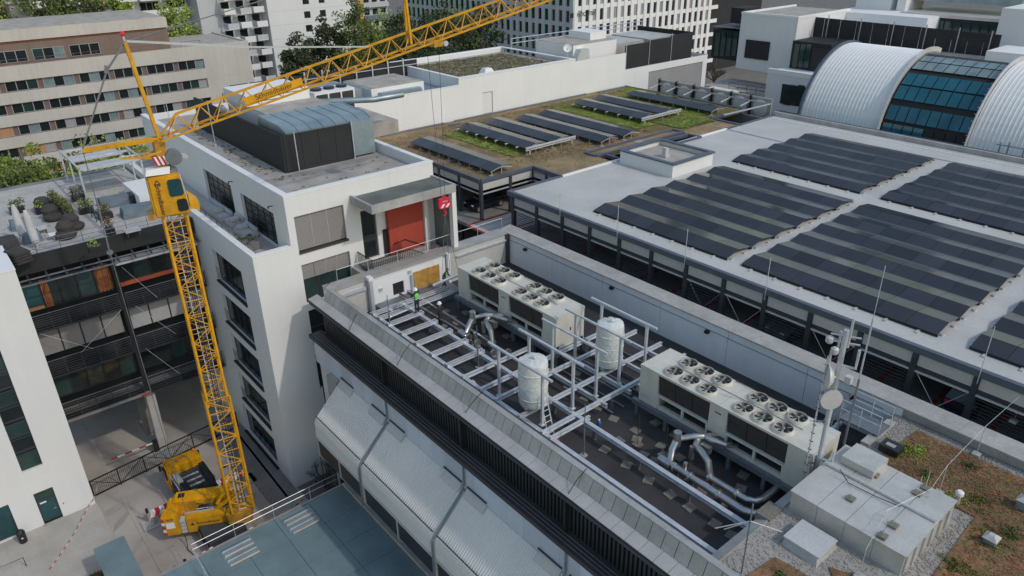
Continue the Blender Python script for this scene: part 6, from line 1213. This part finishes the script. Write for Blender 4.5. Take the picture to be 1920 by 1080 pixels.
for (x, y), (x1, y1) in (((-47.3, 5.4), (-47.3, 7.6)), ((-40.8, 5.9), (-41.0, 7.6)), ((-47.3, 12.4), (-47.3, 10.1)), ((-40.6, 12.2), (-41.0, 10.1))):
    og = MB().bar((x, y, .85), (x1, y1, .85), .3, .35).build('outrigger', 'crane_dirty', kr); MB().tube((x, y, .12), (x, y, 1.1), .1, 10).tube((x, y, .1), (x, y, .2), .3, 12).build('jack', 'zinc', og); MB().box(x-.6, y-.6, .012, x+.6, y+.6, .1).build('spreader_plate', 'concrete', og)
    n_ = 7
    for k in range(n_): t0, t1 = k/n_, (k+1)/n_; a = Vector((x+.17, y, 1.06)).lerp(Vector((x1+.17, y1, 1.06)), t0); c = Vector((x+.17, y, 1.06)).lerp(Vector((x1+.17, y1, 1.06)), t1); sh = Vector((0, .12, 0)); MB().hexa([a-Vector((0, 0, .4)), c-Vector((0, 0, .4)), c-Vector((.36, 0, .4)), a-Vector((.36, 0, .4)), a+sh, c+sh, c+sh-Vector((.36, 0, 0)), a+sh-Vector((.36, 0, 0))]).build('warning_stripe', ('white_bright', 'red_paint')[k % 2], og)
    MB().tube((x, y-.05, 1.1), (x, y-.05, 1.45), .1, 8).build('lamp', 'plastic_black', og)
MB().pipe([L(.9, .05, .8), L(1.0, .3, .4), L(1.1, .8, .05), L(1.6, 1.4, .05)], .03, 5).build('power_cable', 'plastic_black', kr)
mh = az(356, 1020, .02); struct(MB().tube((mh.x, mh.y, .0), (mh.x, mh.y, .03), .4, 18).build('manhole_cover', 'concrete'))
# ------------------------------------------------------------------ workers
def skin_mesh(verts, edges, radii, root=0, sub=1):
    me = bpy.data.meshes.new('body'); me.from_pydata(verts, edges, []); o = bpy.data.objects.new('body', me); COL.objects.link(o)
    m1 = o.modifiers.new('s', 'SKIN'); m1.use_smooth_shade = True; sv = me.skin_vertices[0].data
    for i, r_ in enumerate(radii): sv[i].radius = (r_, r_) if not isinstance(r_, tuple) else r_; sv[i].use_root = i == root
    m2 = o.modifiers.new('d', 'SUBSURF'); m2.levels = sub; m2.render_levels = sub
    bpy.context.view_layer.update(); out = bpy.data.meshes.new_from_object(o.evaluated_get(bpy.context.evaluated_depsgraph_get())); bpy.data.objects.remove(o); return out
def person(loc, rz, label, arms, legs=None, top='navy_cloth', vest=None, helmet=True, lean=0.0, head=(0, 0)):
    """arms: (right elbow, right wrist, left elbow, left wrist); local +Y is forward"""
    t = thing('person', label, 'person', loc); ly = lean
    V_ = [(0, 0, .95), (0, ly*.35, 1.18), (0, ly*.8, 1.38), (0, ly*1.0, 1.5), (head[0]*.4, ly*1.1+.03+head[1]*.4, 1.62), (head[0], ly*1.1+.03+head[1], 1.73)]
    Rr = [(.155, .115), (.15, .11), (.17, .115), .055, .09, .075]; E = [(0, 1), (1, 2), (2, 3), (3, 4), (4, 5)]
    for k, s in enumerate((1, -1)):
        e, w_ = arms[2*k], arms[2*k+1]; sh = (s*.2, ly*.9, 1.43); i = len(V_); w_ = Vector(w_); e = Vector(e); hd = w_+(w_-e).normalized()*.09
        V_ += [sh, tuple(e), tuple(w_), tuple(hd)]; Rr += [.07, .052, .036, .042]; E += [(2, i), (i, i+1), (i+1, i+2), (i+2, i+3)]
    lg = legs or ((.11, .02, .5), (.12, 0, .09), (-.11, .02, .5), (-.12, 0, .09))
    for k, s in enumerate((1, -1)):
        kn, an = lg[2*k], lg[2*k+1]; i = len(V_); V_ += [(s*.095, 0, .88), kn, an, (an[0]+s*.01, an[1]+.17, .045)]; Rr += [.1, .068, .05, .042]; E += [(0, i), (i, i+1), (i+1, i+2), (i+2, i+3)]
    me = skin_mesh(V_, E, Rr); 
    hands = [Vector(arms[1]), Vector(arms[3])]; bm = bmesh.new(); bm.from_mesh(me)
    for k in (0, 1):                                   # five fingers per hand
        w_, e = Vector(arms[2*k+1]), Vector(arms[2*k]); d = (w_-e).normalized(); sd2 = d.cross(Vector((0, 0, 1))).normalized() if abs(d.z) < .9 else Vector((0, 1, 0)); base = w_+d*.1
        for f in range(5):
            ln = (.05, .075, .085, .078, .06)[f]; a = base+sd2*(f-2)*.019 if f else w_+d*.05-sd2*.045; dd = d if f else (d-sd2*.8).normalized()
            fm = MB().tube(a, a+dd*ln*.55, .0095, 5, .0085).tube(a+dd*ln*.5, a+dd*ln+Vector((0, 0, -.015)), .0085, 5, .006).mesh('f', 'skin'); bm.from_mesh(fm); bpy.data.meshes.remove(fm)
    bm.to_mesh(me); bm.free(); me.materials.clear()
    for m_ in ('skin', top, 'navy_cloth', 'rubber'): me.materials.append(MATS[m_])
    for p in me.polygons:
        c = p.center; hh = min((c-h).length for h in hands)
        p.material_index = 0 if (hh < .13 and c.z > .6) or (c.z > 1.52 and abs(c.x-head[0]*.5) < .16 and hh > .2) else 3 if c.z < .12 else 2 if c.z < .93 and hh > .13 else 1
        p.use_smooth = True
    o = link('body', me, t, loc); o.rotation_euler = (0, 0, rz)
    hc = Vector((head[0], ly*1.1+.03+head[1], 1.7))
    def part(mb, nm, m_, sm=True): q = link(nm, mb.mesh(nm, m_, sm), t, loc); q.rotation_euler = (0, 0, rz)
    fc = MB(); F = Vector((head[0]*.8, ly*1.1+.03+head[1]+.085, 1.655))
    fc.hexa([F+Vector(q) for q in ((-.015, -.01, -.02), (.015, -.01, -.02), (.012, .025, -.015), (-.012, .025, -.015), (-.01, -.01, .03), (.01, -.01, .03), (.006, .005, .03), (-.006, .005, .03))]); part(fc, 'nose', 'skin', False)
    part(MB().box(*(F+Vector((-.045, -.008, .025))), *(F+Vector((-.02, .004, .038)))).box(*(F+Vector((.02, -.008, .025))), *(F+Vector((.045, .004, .038)))).box(*(F+Vector((-.025, -.008, -.05))), *(F+Vector((.025, .003, -.04)))), 'eyes_and_mouth', 'black_matt', False)
    part(MB().box(hc.x-.105, hc.y-.03, 1.63, hc.x-.09, hc.y+.02, 1.69).box(hc.x+.09, hc.y-.03, 1.63, hc.x+.105, hc.y+.02, 1.69), 'ears', 'skin', False)
    if helmet: part(MB().lathe(hc, [(.165, -.01), (.16, .01), (.135, .02), (.128, .07), (.1, .12), (.05, .15), (.01, .155)], 16), 'helmet', 'white_bright')
    else: part(MB().lathe(hc+Vector((0, -.015, -.03)), [(.1, -.04), (.112, .0), (.1, .06), (.05, .1)], 12), 'hair', 'bark')
    if vest:
        vm = skin_mesh([(0, 0, .98), (0, ly*.35, 1.18), (0, ly*.8, 1.37), (.15, ly*.9, 1.44), (-.15, ly*.9, 1.44)], [(0, 1), (1, 2), (2, 3), (2, 4)], [(.185, .145), (.18, .14), (.195, .145), .095, .095]); vm.materials.clear(); vm.materials.append(MATS[vest]); q = link('vest', vm, t, loc); q.rotation_euler = (0, 0, rz)
        part(MB().box(-.2, -.155+ly*.5, 1.08, .2, .155+ly*.5, 1.12), 'reflective_band', 'blind_light', False)
    return t
p = az(783, 587, 15.15); person((p.x, p.y, 15.15), R(95), 'worker in green vest and white helmet reaching up to the wall hatch', ((.32, .2, 1.55), (.34, .38, 1.75), (-.3, .15, 1.2), (-.2, .36, 1.15)), vest='vest_green', head=(0, .02))
p = az(827, 612, DZ+.0); person((p.x, p.y, DZ), R(110), 'worker in dark clothes and white helmet standing on the black deck', ((.3, -.02, 1.16), (.28, .12, .95), (-.3, -.02, 1.16), (-.27, .12, .95)))
w2 = Vector((-39.5, 26.35, 14.62)); person(w2, R(-60), 'worker in yellow vest bending forward and carrying a metal profile', ((.3, .3, 1.1), (.2, .55, 1.05), (-.3, .28, 1.1), (-.3, .5, 1.0)), ((.14, .2, .5), (.14, .05, .09), (-.12, -.05, .5), (-.13, -.25, .09)), vest='vest_yellow', helmet=False, lean=.22, head=(0, .06))
pl2 = thing('metal_profile', 'pale metal profile carried by the worker in the yellow vest', 'profile', w2+Vector((.4, .3, 1.0))); MB().bar(w2+Vector((.35, -1.15, .85)), w2+Vector((.75, .85, 1.25)), .16, .1).build('channel', 'galv', pl2); MB().bar(w2+Vector((.32, -1.16, .9)), w2+Vector((.72, .85, 1.3)), .03, .16).build('flange', 'galv', pl2)
MB().box(XL+.45, 21.5, DZ, XL+2.6, 27.4, DZ+.42).build('deck_plinth', 'galv_dark', mbld)
yb = thing('light_tube', 'long pale tube lying across the steel beams near the workers', 'tube', (-38.0, 21.2, 15.15)); MB().tube((-37.6, 20.8, 15.26), (-37.7, 22.3, 15.26), .07, 8).build('tube', 'blind_light', yb); MB().tube((-37.6, 20.72, 15.26), (-37.6, 20.8, 15.26), .09, 8).build('end_cap', 'white_bright', yb)
for u, v, h in ((733, 628, 2.0), (897, 690, 2.0), (1094, 855, 2.2)):
    p = az(u, v, DZ+.0); p.y = max(p.y, 19.0); t = thing('air_terminal', 'thin lightning rod standing close inside the near parapet', 'lightning rod', p, 'lightning rods inside the near parapet'); MB().tube(p, p+Vector((0, 0, h+.9)), .025, 5).tube(p, p+Vector((0, 0, 1.6)), .05, 5).build('rod', 'galv_dark', t); MB().box(p.x-.15, p.y-.15, DZ+.001, p.x+.15, p.y+.15, DZ+.1).build('foot', 'concrete', t)
# ------------------------------------------------------------------ cars
def car(loc, rz, label, paint, ln=3.75):
    t = thing('parked_car', label, 'car', loc); hw = .84
    st = [(-ln/2, .38, .62, .7), (-ln/2+.12, .25, .85, .8), (-ln/2+.8, .2, .9, hw), (-.2, .18, .93, hw), (ln/2-1.15, .2, .94, hw), (ln/2-.3, .22, .84, .8), (ln/2-.03, .34, .66, .68)]
    mb = MB(); rings = []
    for x, zb, zt, w_ in st: rings.append([(x, -w_*.9, zb), (x, -w_, (zb+zt)/2-.05), (x, -w_*.97, zt-.06), (x, -w_*.86, zt), (x, w_*.86, zt), (x, w_*.97, zt-.06), (x, w_, (zb+zt)/2-.05), (x, w_*.9, zb)])
    for a, b_ in zip(rings, rings[1:]):
        for i in range(8): mb.quad(a[i], a[(i+1) % 8], b_[(i+1) % 8], b_[i])
    mb.poly(rings[0]); mb.poly(list(reversed(rings[-1]))); bd = link('body', mb.mesh('body', paint, True), t, loc); bd.rotation_euler.z = rz
    gh = [(-ln/2+.12, .86, .74), (-ln/2+.42, 1.36, .6), (-.1, 1.42, .6), (.45, 1.36, .58), (ln/2-1.05, .9, .74)]; mb = MB(); b0 = [(x, z, w_) for x, z, w_ in gh]
    pts = [(x, -w_, z) for x, z, w_ in gh]; pts2 = [(x, w_, z) for x, z, w_ in gh]; mb.poly(pts); mb.poly(list(reversed(pts2)))
    for i in range(4): mb.quad(pts[i], pts2[i], pts2[i+1], pts[i+1])
    o = link('cabin_glass', mb.mesh('cabin_glass', 'glass_dark'), t, loc); o.rotation_euler.z = rz
    mb = MB().hexa([(-ln/2+.42, -.6, 1.345), (.45, -.58, 1.345), (.45, .58, 1.345), (-ln/2+.42, .6, 1.345), (-ln/2+.5, -.52, 1.44), (.38, -.5, 1.43), (.38, .5, 1.43), (-ln/2+.5, .52, 1.44)])
    for s in (-1, 1): mb.bar((.45, s*.59, 1.36), (ln/2-1.05, s*.75, .9), .06).bar((-.3, s*.63, 1.38), (-.25, s*.79, .92), .07).bar((-ln/2+.42, s*.61, 1.36), (-ln/2+.1, s*.76, .86), .1)
    o = link('roof', mb.mesh('roof', paint), t, loc); o.rotation_euler.z = rz
    wm_ = MB().lathe((0, 0, 0), [(.16, -.1), (.29, -.1), (.31, -.05), (.31, .05), (.29, .1), (.16, .1)], 18).mesh('wheel', 'rubber', True); wm_.transform(Matrix.Rotation(R(90), 4, 'X')); rm_ = MB().lathe((0, 0, 0), [(.2, -.105), (.2, .105), (.06, .115)], 10).mesh('rim', 'chrome', True); rm_.transform(Matrix.Rotation(R(90), 4, 'X'))
    M_ = Matrix.Rotation(rz, 3, 'Z')
    for x in (-ln*.335, ln*.335):
        for y in (-.78, .78): q = Vector(loc)+M_@Vector((x, y, .31)); w_ = link('wheel', wm_, t, q, rz); c = bpy.data.objects.new('rim', rm_); COL.objects.link(c); c.parent = w_
    for y in (-.55, .55):
        for nm, x, m_, z in (('headlight', ln/2-.13, 'white_bright', .66), ('tail_light', -ln/2+.05, 'red_light', .72)):
            mb = MB().box(x-.05, y-.12, z-.07, x+.09, y+.12, z+.07); o = link(nm, mb.mesh(nm, m_), t, loc); o.rotation_euler.z = rz
    return t
car((-50.9, 38.9, FLZ), R(-90), 'dark blue hatchback on the top deck below the green roof edge', 'car_paint')
car((-20.0, 39.6, FLZ), R(-95), 'silver car behind the dark columns, left of the antenna mast', 'car_silver', 4.3); car((-9.6, 39.8, FLZ), R(90), 'dark car behind the wire louvres right of the antenna mast', 'car_paint', 4.3)
# ------------------------------------------------------------------ background: cream office block
OX = -126
of = thing('cream_office_block', 'cream and brown banded office block with many triple windows, upper left', 'building', (OX-8, 20, 0))
YE = 40.6
MB().box(OX-16, -60, 0, OX-.45, 48.2, 20.6).build('core', 'brown_wall', of)
tops = [21.0]+[18.98-3.04*k-1.5 for k in range(6)]; bots = [18.98-3.04*k for k in range(6)]+[0]
for zt, zb in zip(tops, bots): MB().box(OX-.45, -60, zb, OX, 48.3, zt).build('spandrel', 'cream_wall', of)
MB().box(OX-.47, YE, 0, OX-.02, 48.28, 20.95).build('end_wall', 'cream_wall', of); MB().box(OX-16, 48.0, 0, OX-.47, 48.3, 20.95).build('end_wall', 'cream_wall', of)
MB().box(OX-16, -60, 20.6, OX-.8, 36.2, 23.9).build('attic', 'brown_wall', of); MB().box(OX-16, -60, 23.9, OX-.7, 36.1, 24.15).build('attic_band', 'curtain', of); MB().box(OX-16.3, -60, 24.15, OX-.5, 36.3, 25.6).build('attic_fascia', 'cream_wall', of)
MB().box(OX-16, -60, 25.6, OX-.8, 36, 25.7).build('roof', 'gravel_roof', of); MB().box(OX-15.8, 36.4, 20.62, OX-.5, 48.0, 20.75).build('roof', 'gravel_roof', of)
railing(MB(), [(OX-.2, -20, 21.0), (OX-.2, YE, 21.0)], .8, 3, .03, (1,)).build('railing', 'brown_frame', of)
rnd = random.Random(3)
def triple(y, z0, z1, x, low, d=1.32):
    f = MB(); n = 3
    for i in range(n+1): f.box(x, y+i*d-.05, z0, x+.1, y+i*d+.05, z1)
    f.box(x, y+.05, z0, x+.09, y+n*d-.05, z0+.07).box(x, y+.05, z1-.07, x+.09, y+n*d-.05, z1); wf = f.build('window', 'blind_grey', of); run = rnd.random() < low
    for i in range(n):
        sh = (run and rnd.random() < .85) or rnd.random() < low*.3
        m_ = rnd.choice(['shutter_orange', 'shutter_orange', 'shutter_bright']) if sh else rnd.choice(['glass_dark']*6+['glass_pale', 'glass_green', 'blind_grey', 'glass_dark'])
        MB().box(x+.01, y+i*d+.06, z0+.07, x+.04 if not sh else x+.085, y+(i+1)*d-.06, z1-.07).build('shutter' if sh else 'pane', m_, wf)
for r_ in range(6):
    z1 = 18.98-3.04*r_; z0 = z1-1.5; MB().box(OX-.44, -60, z0, OX-.34, YE, z1).build('window_band', 'brown_frame', of); y = -34.2
    while y < YE-3: triple(y, z0+.08, z1-.04, OX-.34, (.03, .03, .1, .3, .9, .9)[r_]); y += 4.72
for k in range(14): triple(26.2-4.0-k*4.72, 21.3, 22.9, OX-.8, .0)
# ------------------------------------------------------------------ white apartment tower and terraces behind
AX = -160
ap = thing('apartment_tower', 'tall white apartment tower with stepped balconies, upper middle', 'building', (AX-8, 80, 0))
def pw(u0, v0, u1, v1, X): a, b = at(u0, v0, 0, X), at(u1, v1, 0, X); return a.y, b.y, b.z, a.z
ya, yb_ = at(508, 60, 0, AX).y, at(672, 60, 0, AX).y
aw = [at(u, 40, 0, AX).y for u in (572, 584, 602, 613)]; fl = [-1+2.82*k for k in range(14)]
ops = [(a, b, z+.9, z+2.3) for z in fl for a, b in ((aw[0], aw[1]), (aw[2], aw[3]))]
facade(ap, 'x', AX, 1, ya, yb_, -3, 42, ops, 'white_wall', .3)
for a, b, c, d in ops: window(ap, 'x', AX, 1, a, b, c, d, 1, 1, .1, .2, 'dark_steel', 'glass_dark')
for z in fl: MB().box(AX-.02, ya, z-.03, AX+.012, yb_, z+.03).build('floor_joint', 'facade_grey', ap)
MB().box(AX-15, ya, -3, AX-.35, yb_, 42).build('core', 'white_wall', ap)
# stepped balcony zone left of it
yc = at(428, 60, 0, AX).y
MB().box(AX-15, yc-4, -3, AX-3.5, ya-.02, 42).build('balcony_core', 'facade_grey', ap)
for k, z in enumerate(fl):
    for c in range(3):
        y0 = ya-2.6-c*3.1; o_ = MB().box(AX-3.4+.8*((k+c) % 2), y0, z, AX-.9+.8*((k+c) % 2), y0+2.3, z+.18).build('balcony', 'white_wall', ap); x1 = AX-.9+.8*((k+c) % 2)
        MB().box(x1-.12, y0, z+.18, x1, y0+2.3, z+1.2).box(x1-2.4, y0, z+.18, x1-.12, y0+.12, z+1.2).build('parapet', ('white_bright', 'facade_grey')[(k+c) % 3 == 0], o_)
        MB().box(AX-3.48, y0+.4, z+.2, AX-3.42, y0+2.0, z+2.3).build('window', 'glass_dark', ap)
ap2 = thing('terrace_apartments', 'white terraced apartments with planted balconies behind the office block', 'building', (-172, 35, 0)); TXX = -168
MB().box(TXX-14, -5, 0, TXX-2, 62, 40).build('core', 'white_wall', ap2)
for k in range(6):
    z = 22+2.9*k
    for c in range(12):
        y0 = 2+c*5.2; st_ = (c % 3)*.9
        MB().box(TXX-2, y0, z, TXX+st_, y0+4.9, z+.2).build('balcony', 'white_bright', ap2); MB().box(TXX+st_-.12, y0, z+.2, TXX+st_, y0+4.9, z+1.15).build('parapet', ('white_wall', 'brown_wall', 'white_bright')[(c+k) % 3], ap2)
        f = MB().box(TXX-2.0, y0+.6, z+.25, TXX-1.92, y0+4.3, z+2.4).build('window', 'blind_grey', ap2); [MB().box(TXX-1.91, y0+.75+i*1.2, z+.35, TXX-1.88, y0+1.8+i*1.2, z+2.3).build('pane', 'glass_dark', f) for i in range(3)]
        if (c+k) % 2: mb = MB(); [leafy(mb, (TXX+st_-.3, y0+random.uniform(.3, 4.6), z+1.2), .45, 22, .16) for i in range(5)]; mb.build('balcony_plants', ('leaf_mid', 'leaf_light')[c % 2], ap2, fix=False)
yl = thing('yellow_apartment_block', 'apartment block with yellow edges and blue grey balconies beside the white tower', 'building', at(705, 40, 0, -175)); a, b = at(672, 30, 0, -172), at(728, 30, 0, -172)
MB().box(-190, a.y, 0, -172, b.y, 45).build('wall', 'facade_grey', yl); MB().box(-172, a.y, 0, -171.5, a.y+1.2, 45).build('yellow_edge', 'yellow_paint', yl)
for k in range(12):
    z = 2+2.9*k; MB().box(-171.9, a.y+1.3, z, -171.2, b.y, z+1.0).build('balcony', ('facade_grey', 'cover_blue')[k % 2], yl); [MB().box(-171.98, a.y+1.8+i*2.3, z+1.2, -171.9, a.y+3.2+i*2.3, z+2.5).build('window', 'glass_dark', yl) for i in range(3)]
MB().box(-172, a.y, 4.6, -171.1, b.y, 5.6).build('yellow_band', 'yellow_paint', yl)
# ------------------------------------------------------------------ striped office with green and red window linings
CX, CY = -126, 123.0
so2 = thing('striped_office', 'grey and white office tower with tall narrow windows and green linings, top centre', 'building', (CX-20, CY+20, 0))
MB().box(CX-70, CY+.5, 0, CX-.5, CY+75, 45).build('core', 'black_screen', so2)
fz = [3.0+3.45*k for k in range(11)]
pn = MB().box(0, 0, 0, 1.15, .4, 1).mesh('pier', 'facade_grey')
for k in range(30): link('pier', pn, so2, (CX-1.2-k*2.35, CY, 0), 0, (1, 1, 45))
for z in fz: MB().box(CX-70, CY+.12, z-.55, CX, CY+.42, z+.4).build('spandrel', 'facade_grey', so2)
gw = MB().box(0, 0, 0, 1.12, .05, 2.5).mesh('window', 'glass_dark'); gl = MB().box(0, 0, 0, .12, .3, 2.5).mesh('lining', 'green_glass'); rl_ = MB().box(0, 0, 0, .3, .12, 2.5).mesh('lining', 'red_glass'); gwx = MB().box(0, 0, 0, .05, 1.12, 2.5).mesh('window', 'glass_dark'); bx_ = MB().box(0, 0, 0, .05, 1.12, 2.5).mesh('window', 'blind_grey')
for i, z in enumerate(fz):
    for k in range(30):
        x = CX-2.37-k*2.35+.02; w_ = link('window', gw, so2, (x, CY+.3, z+.42))
        if rnd.random() < (.3+.03*k): link('lining', gl, so2, (x+.01, CY+.02, z+.42))
pn2 = MB().box(0, 0, 0, .4, 1.15, 1).mesh('pier', 'white_bright')
for k in range(22): link('pier', pn2, so2, (CX-.4, CY+.42+k*2.35, 0), 0, (1, 1, 45))
for i, z in enumerate(fz):
    MB().box(CX-.42, CY+.42, z-.55, CX-.12, CY+54, z+.4).build('spandrel', 'white_bright', so2)
    for k in range(21):
        y = CY+1.59+k*2.35; link('window', gwx if rnd.random() < .55 else bx_, so2, (CX-.35, y, z+.42))
        if rnd.random() < .1+.04*k: link('lining', rl_, so2, (CX-.32, y+.01, z+.42))
sg = at(1100, 26, 0, CX+.05); put_text('HOCHTIEF', 1.25, (CX+.1, sg.y, sg.z), (0, 1, 0), (0, 0, 1), so2, 'black_matt'); MB().box(CX+.03, sg.y-5.2, sg.z-.5, CX+.12, sg.y-4.2, sg.z+.5).build('sign_emblem', 'black_matt', so2)
# ------------------------------------------------------------------ trees
def tree(base, h, r, label, m_, n=2600, ls=.28, group='trees between the buildings', trunk=.45, bare=0, zs=None):
    base = Vector(base); t = thing('tree' if not bare else 'bare_tree', label, 'tree', base, group); mb = MB(); th = h*trunk
    mb.tube(base, base+Vector((0, 0, th)), h*.022, 7, h*.014); tips = []
    def limb(p, d, ln, rad, lvl):
        q = p+d*ln; mb.tube(p, q, rad, 5, rad*.6, False)
        if lvl == 0: tips.append(q); return
        for k in range(3 if not bare else 4):
            e = (d+Vector((random.uniform(-1, 1), random.uniform(-1, 1), random.uniform(-.2, .8)))*.75).normalized(); limb(p.lerp(q, random.uniform(.55, 1)), e, ln*random.uniform(.55, .8), rad*.55, lvl-1)
    for k in range(6): a = k*1.05+random.random(); limb(base+Vector((0, 0, th*random.uniform(.7, 1))), Vector((math.cos(a)*.75, math.sin(a)*.75, random.uniform(.5, 1.1))).normalized(), r*.55, h*.011, 2 if not bare else 3)
    mb.tube(base+Vector((0, 0, th)), base+Vector((0, 0, h*.9)), h*.012, 5, h*.004); mb.build('trunk', 'bark', t)
    if bare: return t
    cr_ = MB(); c0 = base+Vector((0, 0, th*.75+(h-th*.75)/2)); hz = (h-th*.75)/2; clumps = []
    for k in range(70):
        d = Vector((random.gauss(0, 1), random.gauss(0, 1), random.gauss(0, 1))).normalized()*random.uniform(.45, 1.0)
        clumps.append((c0+Vector((d.x*r, d.y*r, d.z*hz)), r*random.uniform(.2, .42)))
    clumps += [(q, r*.2) for q in tips[:40]]
    for c, rr in clumps: leafy(cr_, c, rr, max(8, n//len(clumps)), ls*random.uniform(.8, 1.2), .8)
    cr_.build('crown', m_, t, fix=False); return t
def gp_(u, v, X): return at(u, v, 0, X)
k = 0
TR_ = [(28, 300, -96, 3.2, 'leaf_light', 'bright green tree at the left edge behind the terrace'), (75, 335, -84, 2.8, 'leaf_mid', 'olive green tree behind the grey folded parasols'), (190, 292, -88, 3.6, 'leaf_light', 'bright spring green tree left of the crane struts'), (262, 288, -90, 3.6, 'leaf_light', 'bright spring green tree right behind the crane counter jib'), (140, 305, -90, 3.2, 'leaf_mid', 'olive tree between the two bright green trees'), (215, 335, -82, 3.0, 'leaf_light', 'low bright green tree behind the pergola frame'), (5, 350, -82, 2.6, 'leaf_mid', 'dense green tree at the far left behind the parasols'), (318, 300, -92, 3.0, 'leaf_mid', 'green tree directly left of the crane mast head'), (108, 345, -83, 2.6, 'leaf_light', 'fresh green tree behind the terrace grasses')]
for u, v, X, r_, m_, l in TR_:
    p = gp_(u, v, X); tree((p.x, p.y, 0), max(7, p.z+1.8), r_*1.25, l, m_, 8000, .17)
for u, v, X, h, r_, m_, l in ((712, 92, -140, 18, 6.0, 'leaf_light', 'bright green tree between the apartment tower and the striped office'), (735, 125, -118, 15, 5.0, 'leaf_mid', 'olive green tree right of the bright green tree'), (790, 112, -112, 14, 5.0, 'leaf_dark', 'dark green tree under the jib in front of the striped office'), (835, 100, -106, 13, 4.5, 'leaf_dark', 'dark tree touching the long white building'), (768, 140, -96, 12, 3.6, 'leaf_dark', 'dark conifer like tree behind the black screen'), (618, 110, -130, 20, 3.0, 'leaf_dark', 'dark pine tree in front of the white apartment tower'), (560, 135, -125, 16, 2.6, 'leaf_dark', 'smaller dark pine left of the other pine'), (668, 85, -126, 17, 3.4, 'leaf_mid', 'loose grey green tree beside the yellow block'), (905, 92, -112, 10, 4, 'leaf_dark', 'low dark tree left of the striped office corner'), (860, 92, -116, 10, 4.5, 'leaf_mid', 'olive brown tree in front of the striped office')):
    p = gp_(u, v, X); tree((p.x, p.y, 0), max(6, p.z/.68), r_*1.25, l, m_, 9000, .21)
for u, v, X, h, l in ((420, 190, -112, 12, 'bare tree in front of the cream office end wall'), (470, 180, -108, 10, 'bare tree right of the other bare tree by the cream office'), (40, 300, -100, 11, 'bare tree at the far left in front of the orange shutters'), (110, 330, -98, 12, 'bare tree left of the spring green trees'), (1345, 90, -98, 14, 'bare tree behind the glass pavilion')):
    p = gp_(u, v, X); tree((p.x, p.y, 0), max(6, p.z+3), 3.0, l, 'bark', bare=1, group='bare trees', trunk=.5)
for (x, y), hh in (((-42.6, 16.6), 4.2), ((-41.2, 17.0), 3.6)): tree((x, y, 0), hh, 1.5, 'leafless shrub in the corner between tower and sheds', 'bark', bare=1, group='leafless shrubs at the tower corner', trunk=.18)
# lawn behind the cream block and planted roof hut at the upper left corner
hl = struct(MB().quad((-300, -120, 30), (OX-17, -120, 12), (OX-17, 30, 12), (-300, 30, 30)).build('grass_slope', 'grass', fix=False))
ht = thing('cream_hut', 'small cream roof hut among greenery at the upper left', 'hut', at(38, 40, 0, -150)); a, b = at(15, 8, 0, -150), at(66, 40, 0, -150); MB().box(-154, a.y, 10, -150, b.y, a.z).build('wall', 'cream_wall', ht); MB().box(-154.3, a.y-.3, a.z, -149.7, b.y+.3, a.z+.3).build('roof', 'cream_wall', ht)
for u, v, X, r_, m_, l in ((5, 25, -152, 4, 'leaf_light', 'green bush at the upper left corner beside the hut'), (90, 40, -146, 4, 'leaf_mid', 'shrubs right of the cream hut'), (160, 20, -150, 4.5, 'leaf_dark', 'dark tree behind the cream office roof'), (215, 25, -150, 3.5, 'leaf_light', 'light green shrubs behind the cream office roof'), (330, 60, -146, 4, 'leaf_light', 'light green tree at the right end of the cream office roof'), (120, 45, -145, 3, 'leaf_mid', 'low shrubs along the cream office roof')):
    p = gp_(u, v, X); tree((p.x, p.y, 12), max(5, (p.z-12)/.62), r_, l, m_, 3600, .22, trunk=.4)
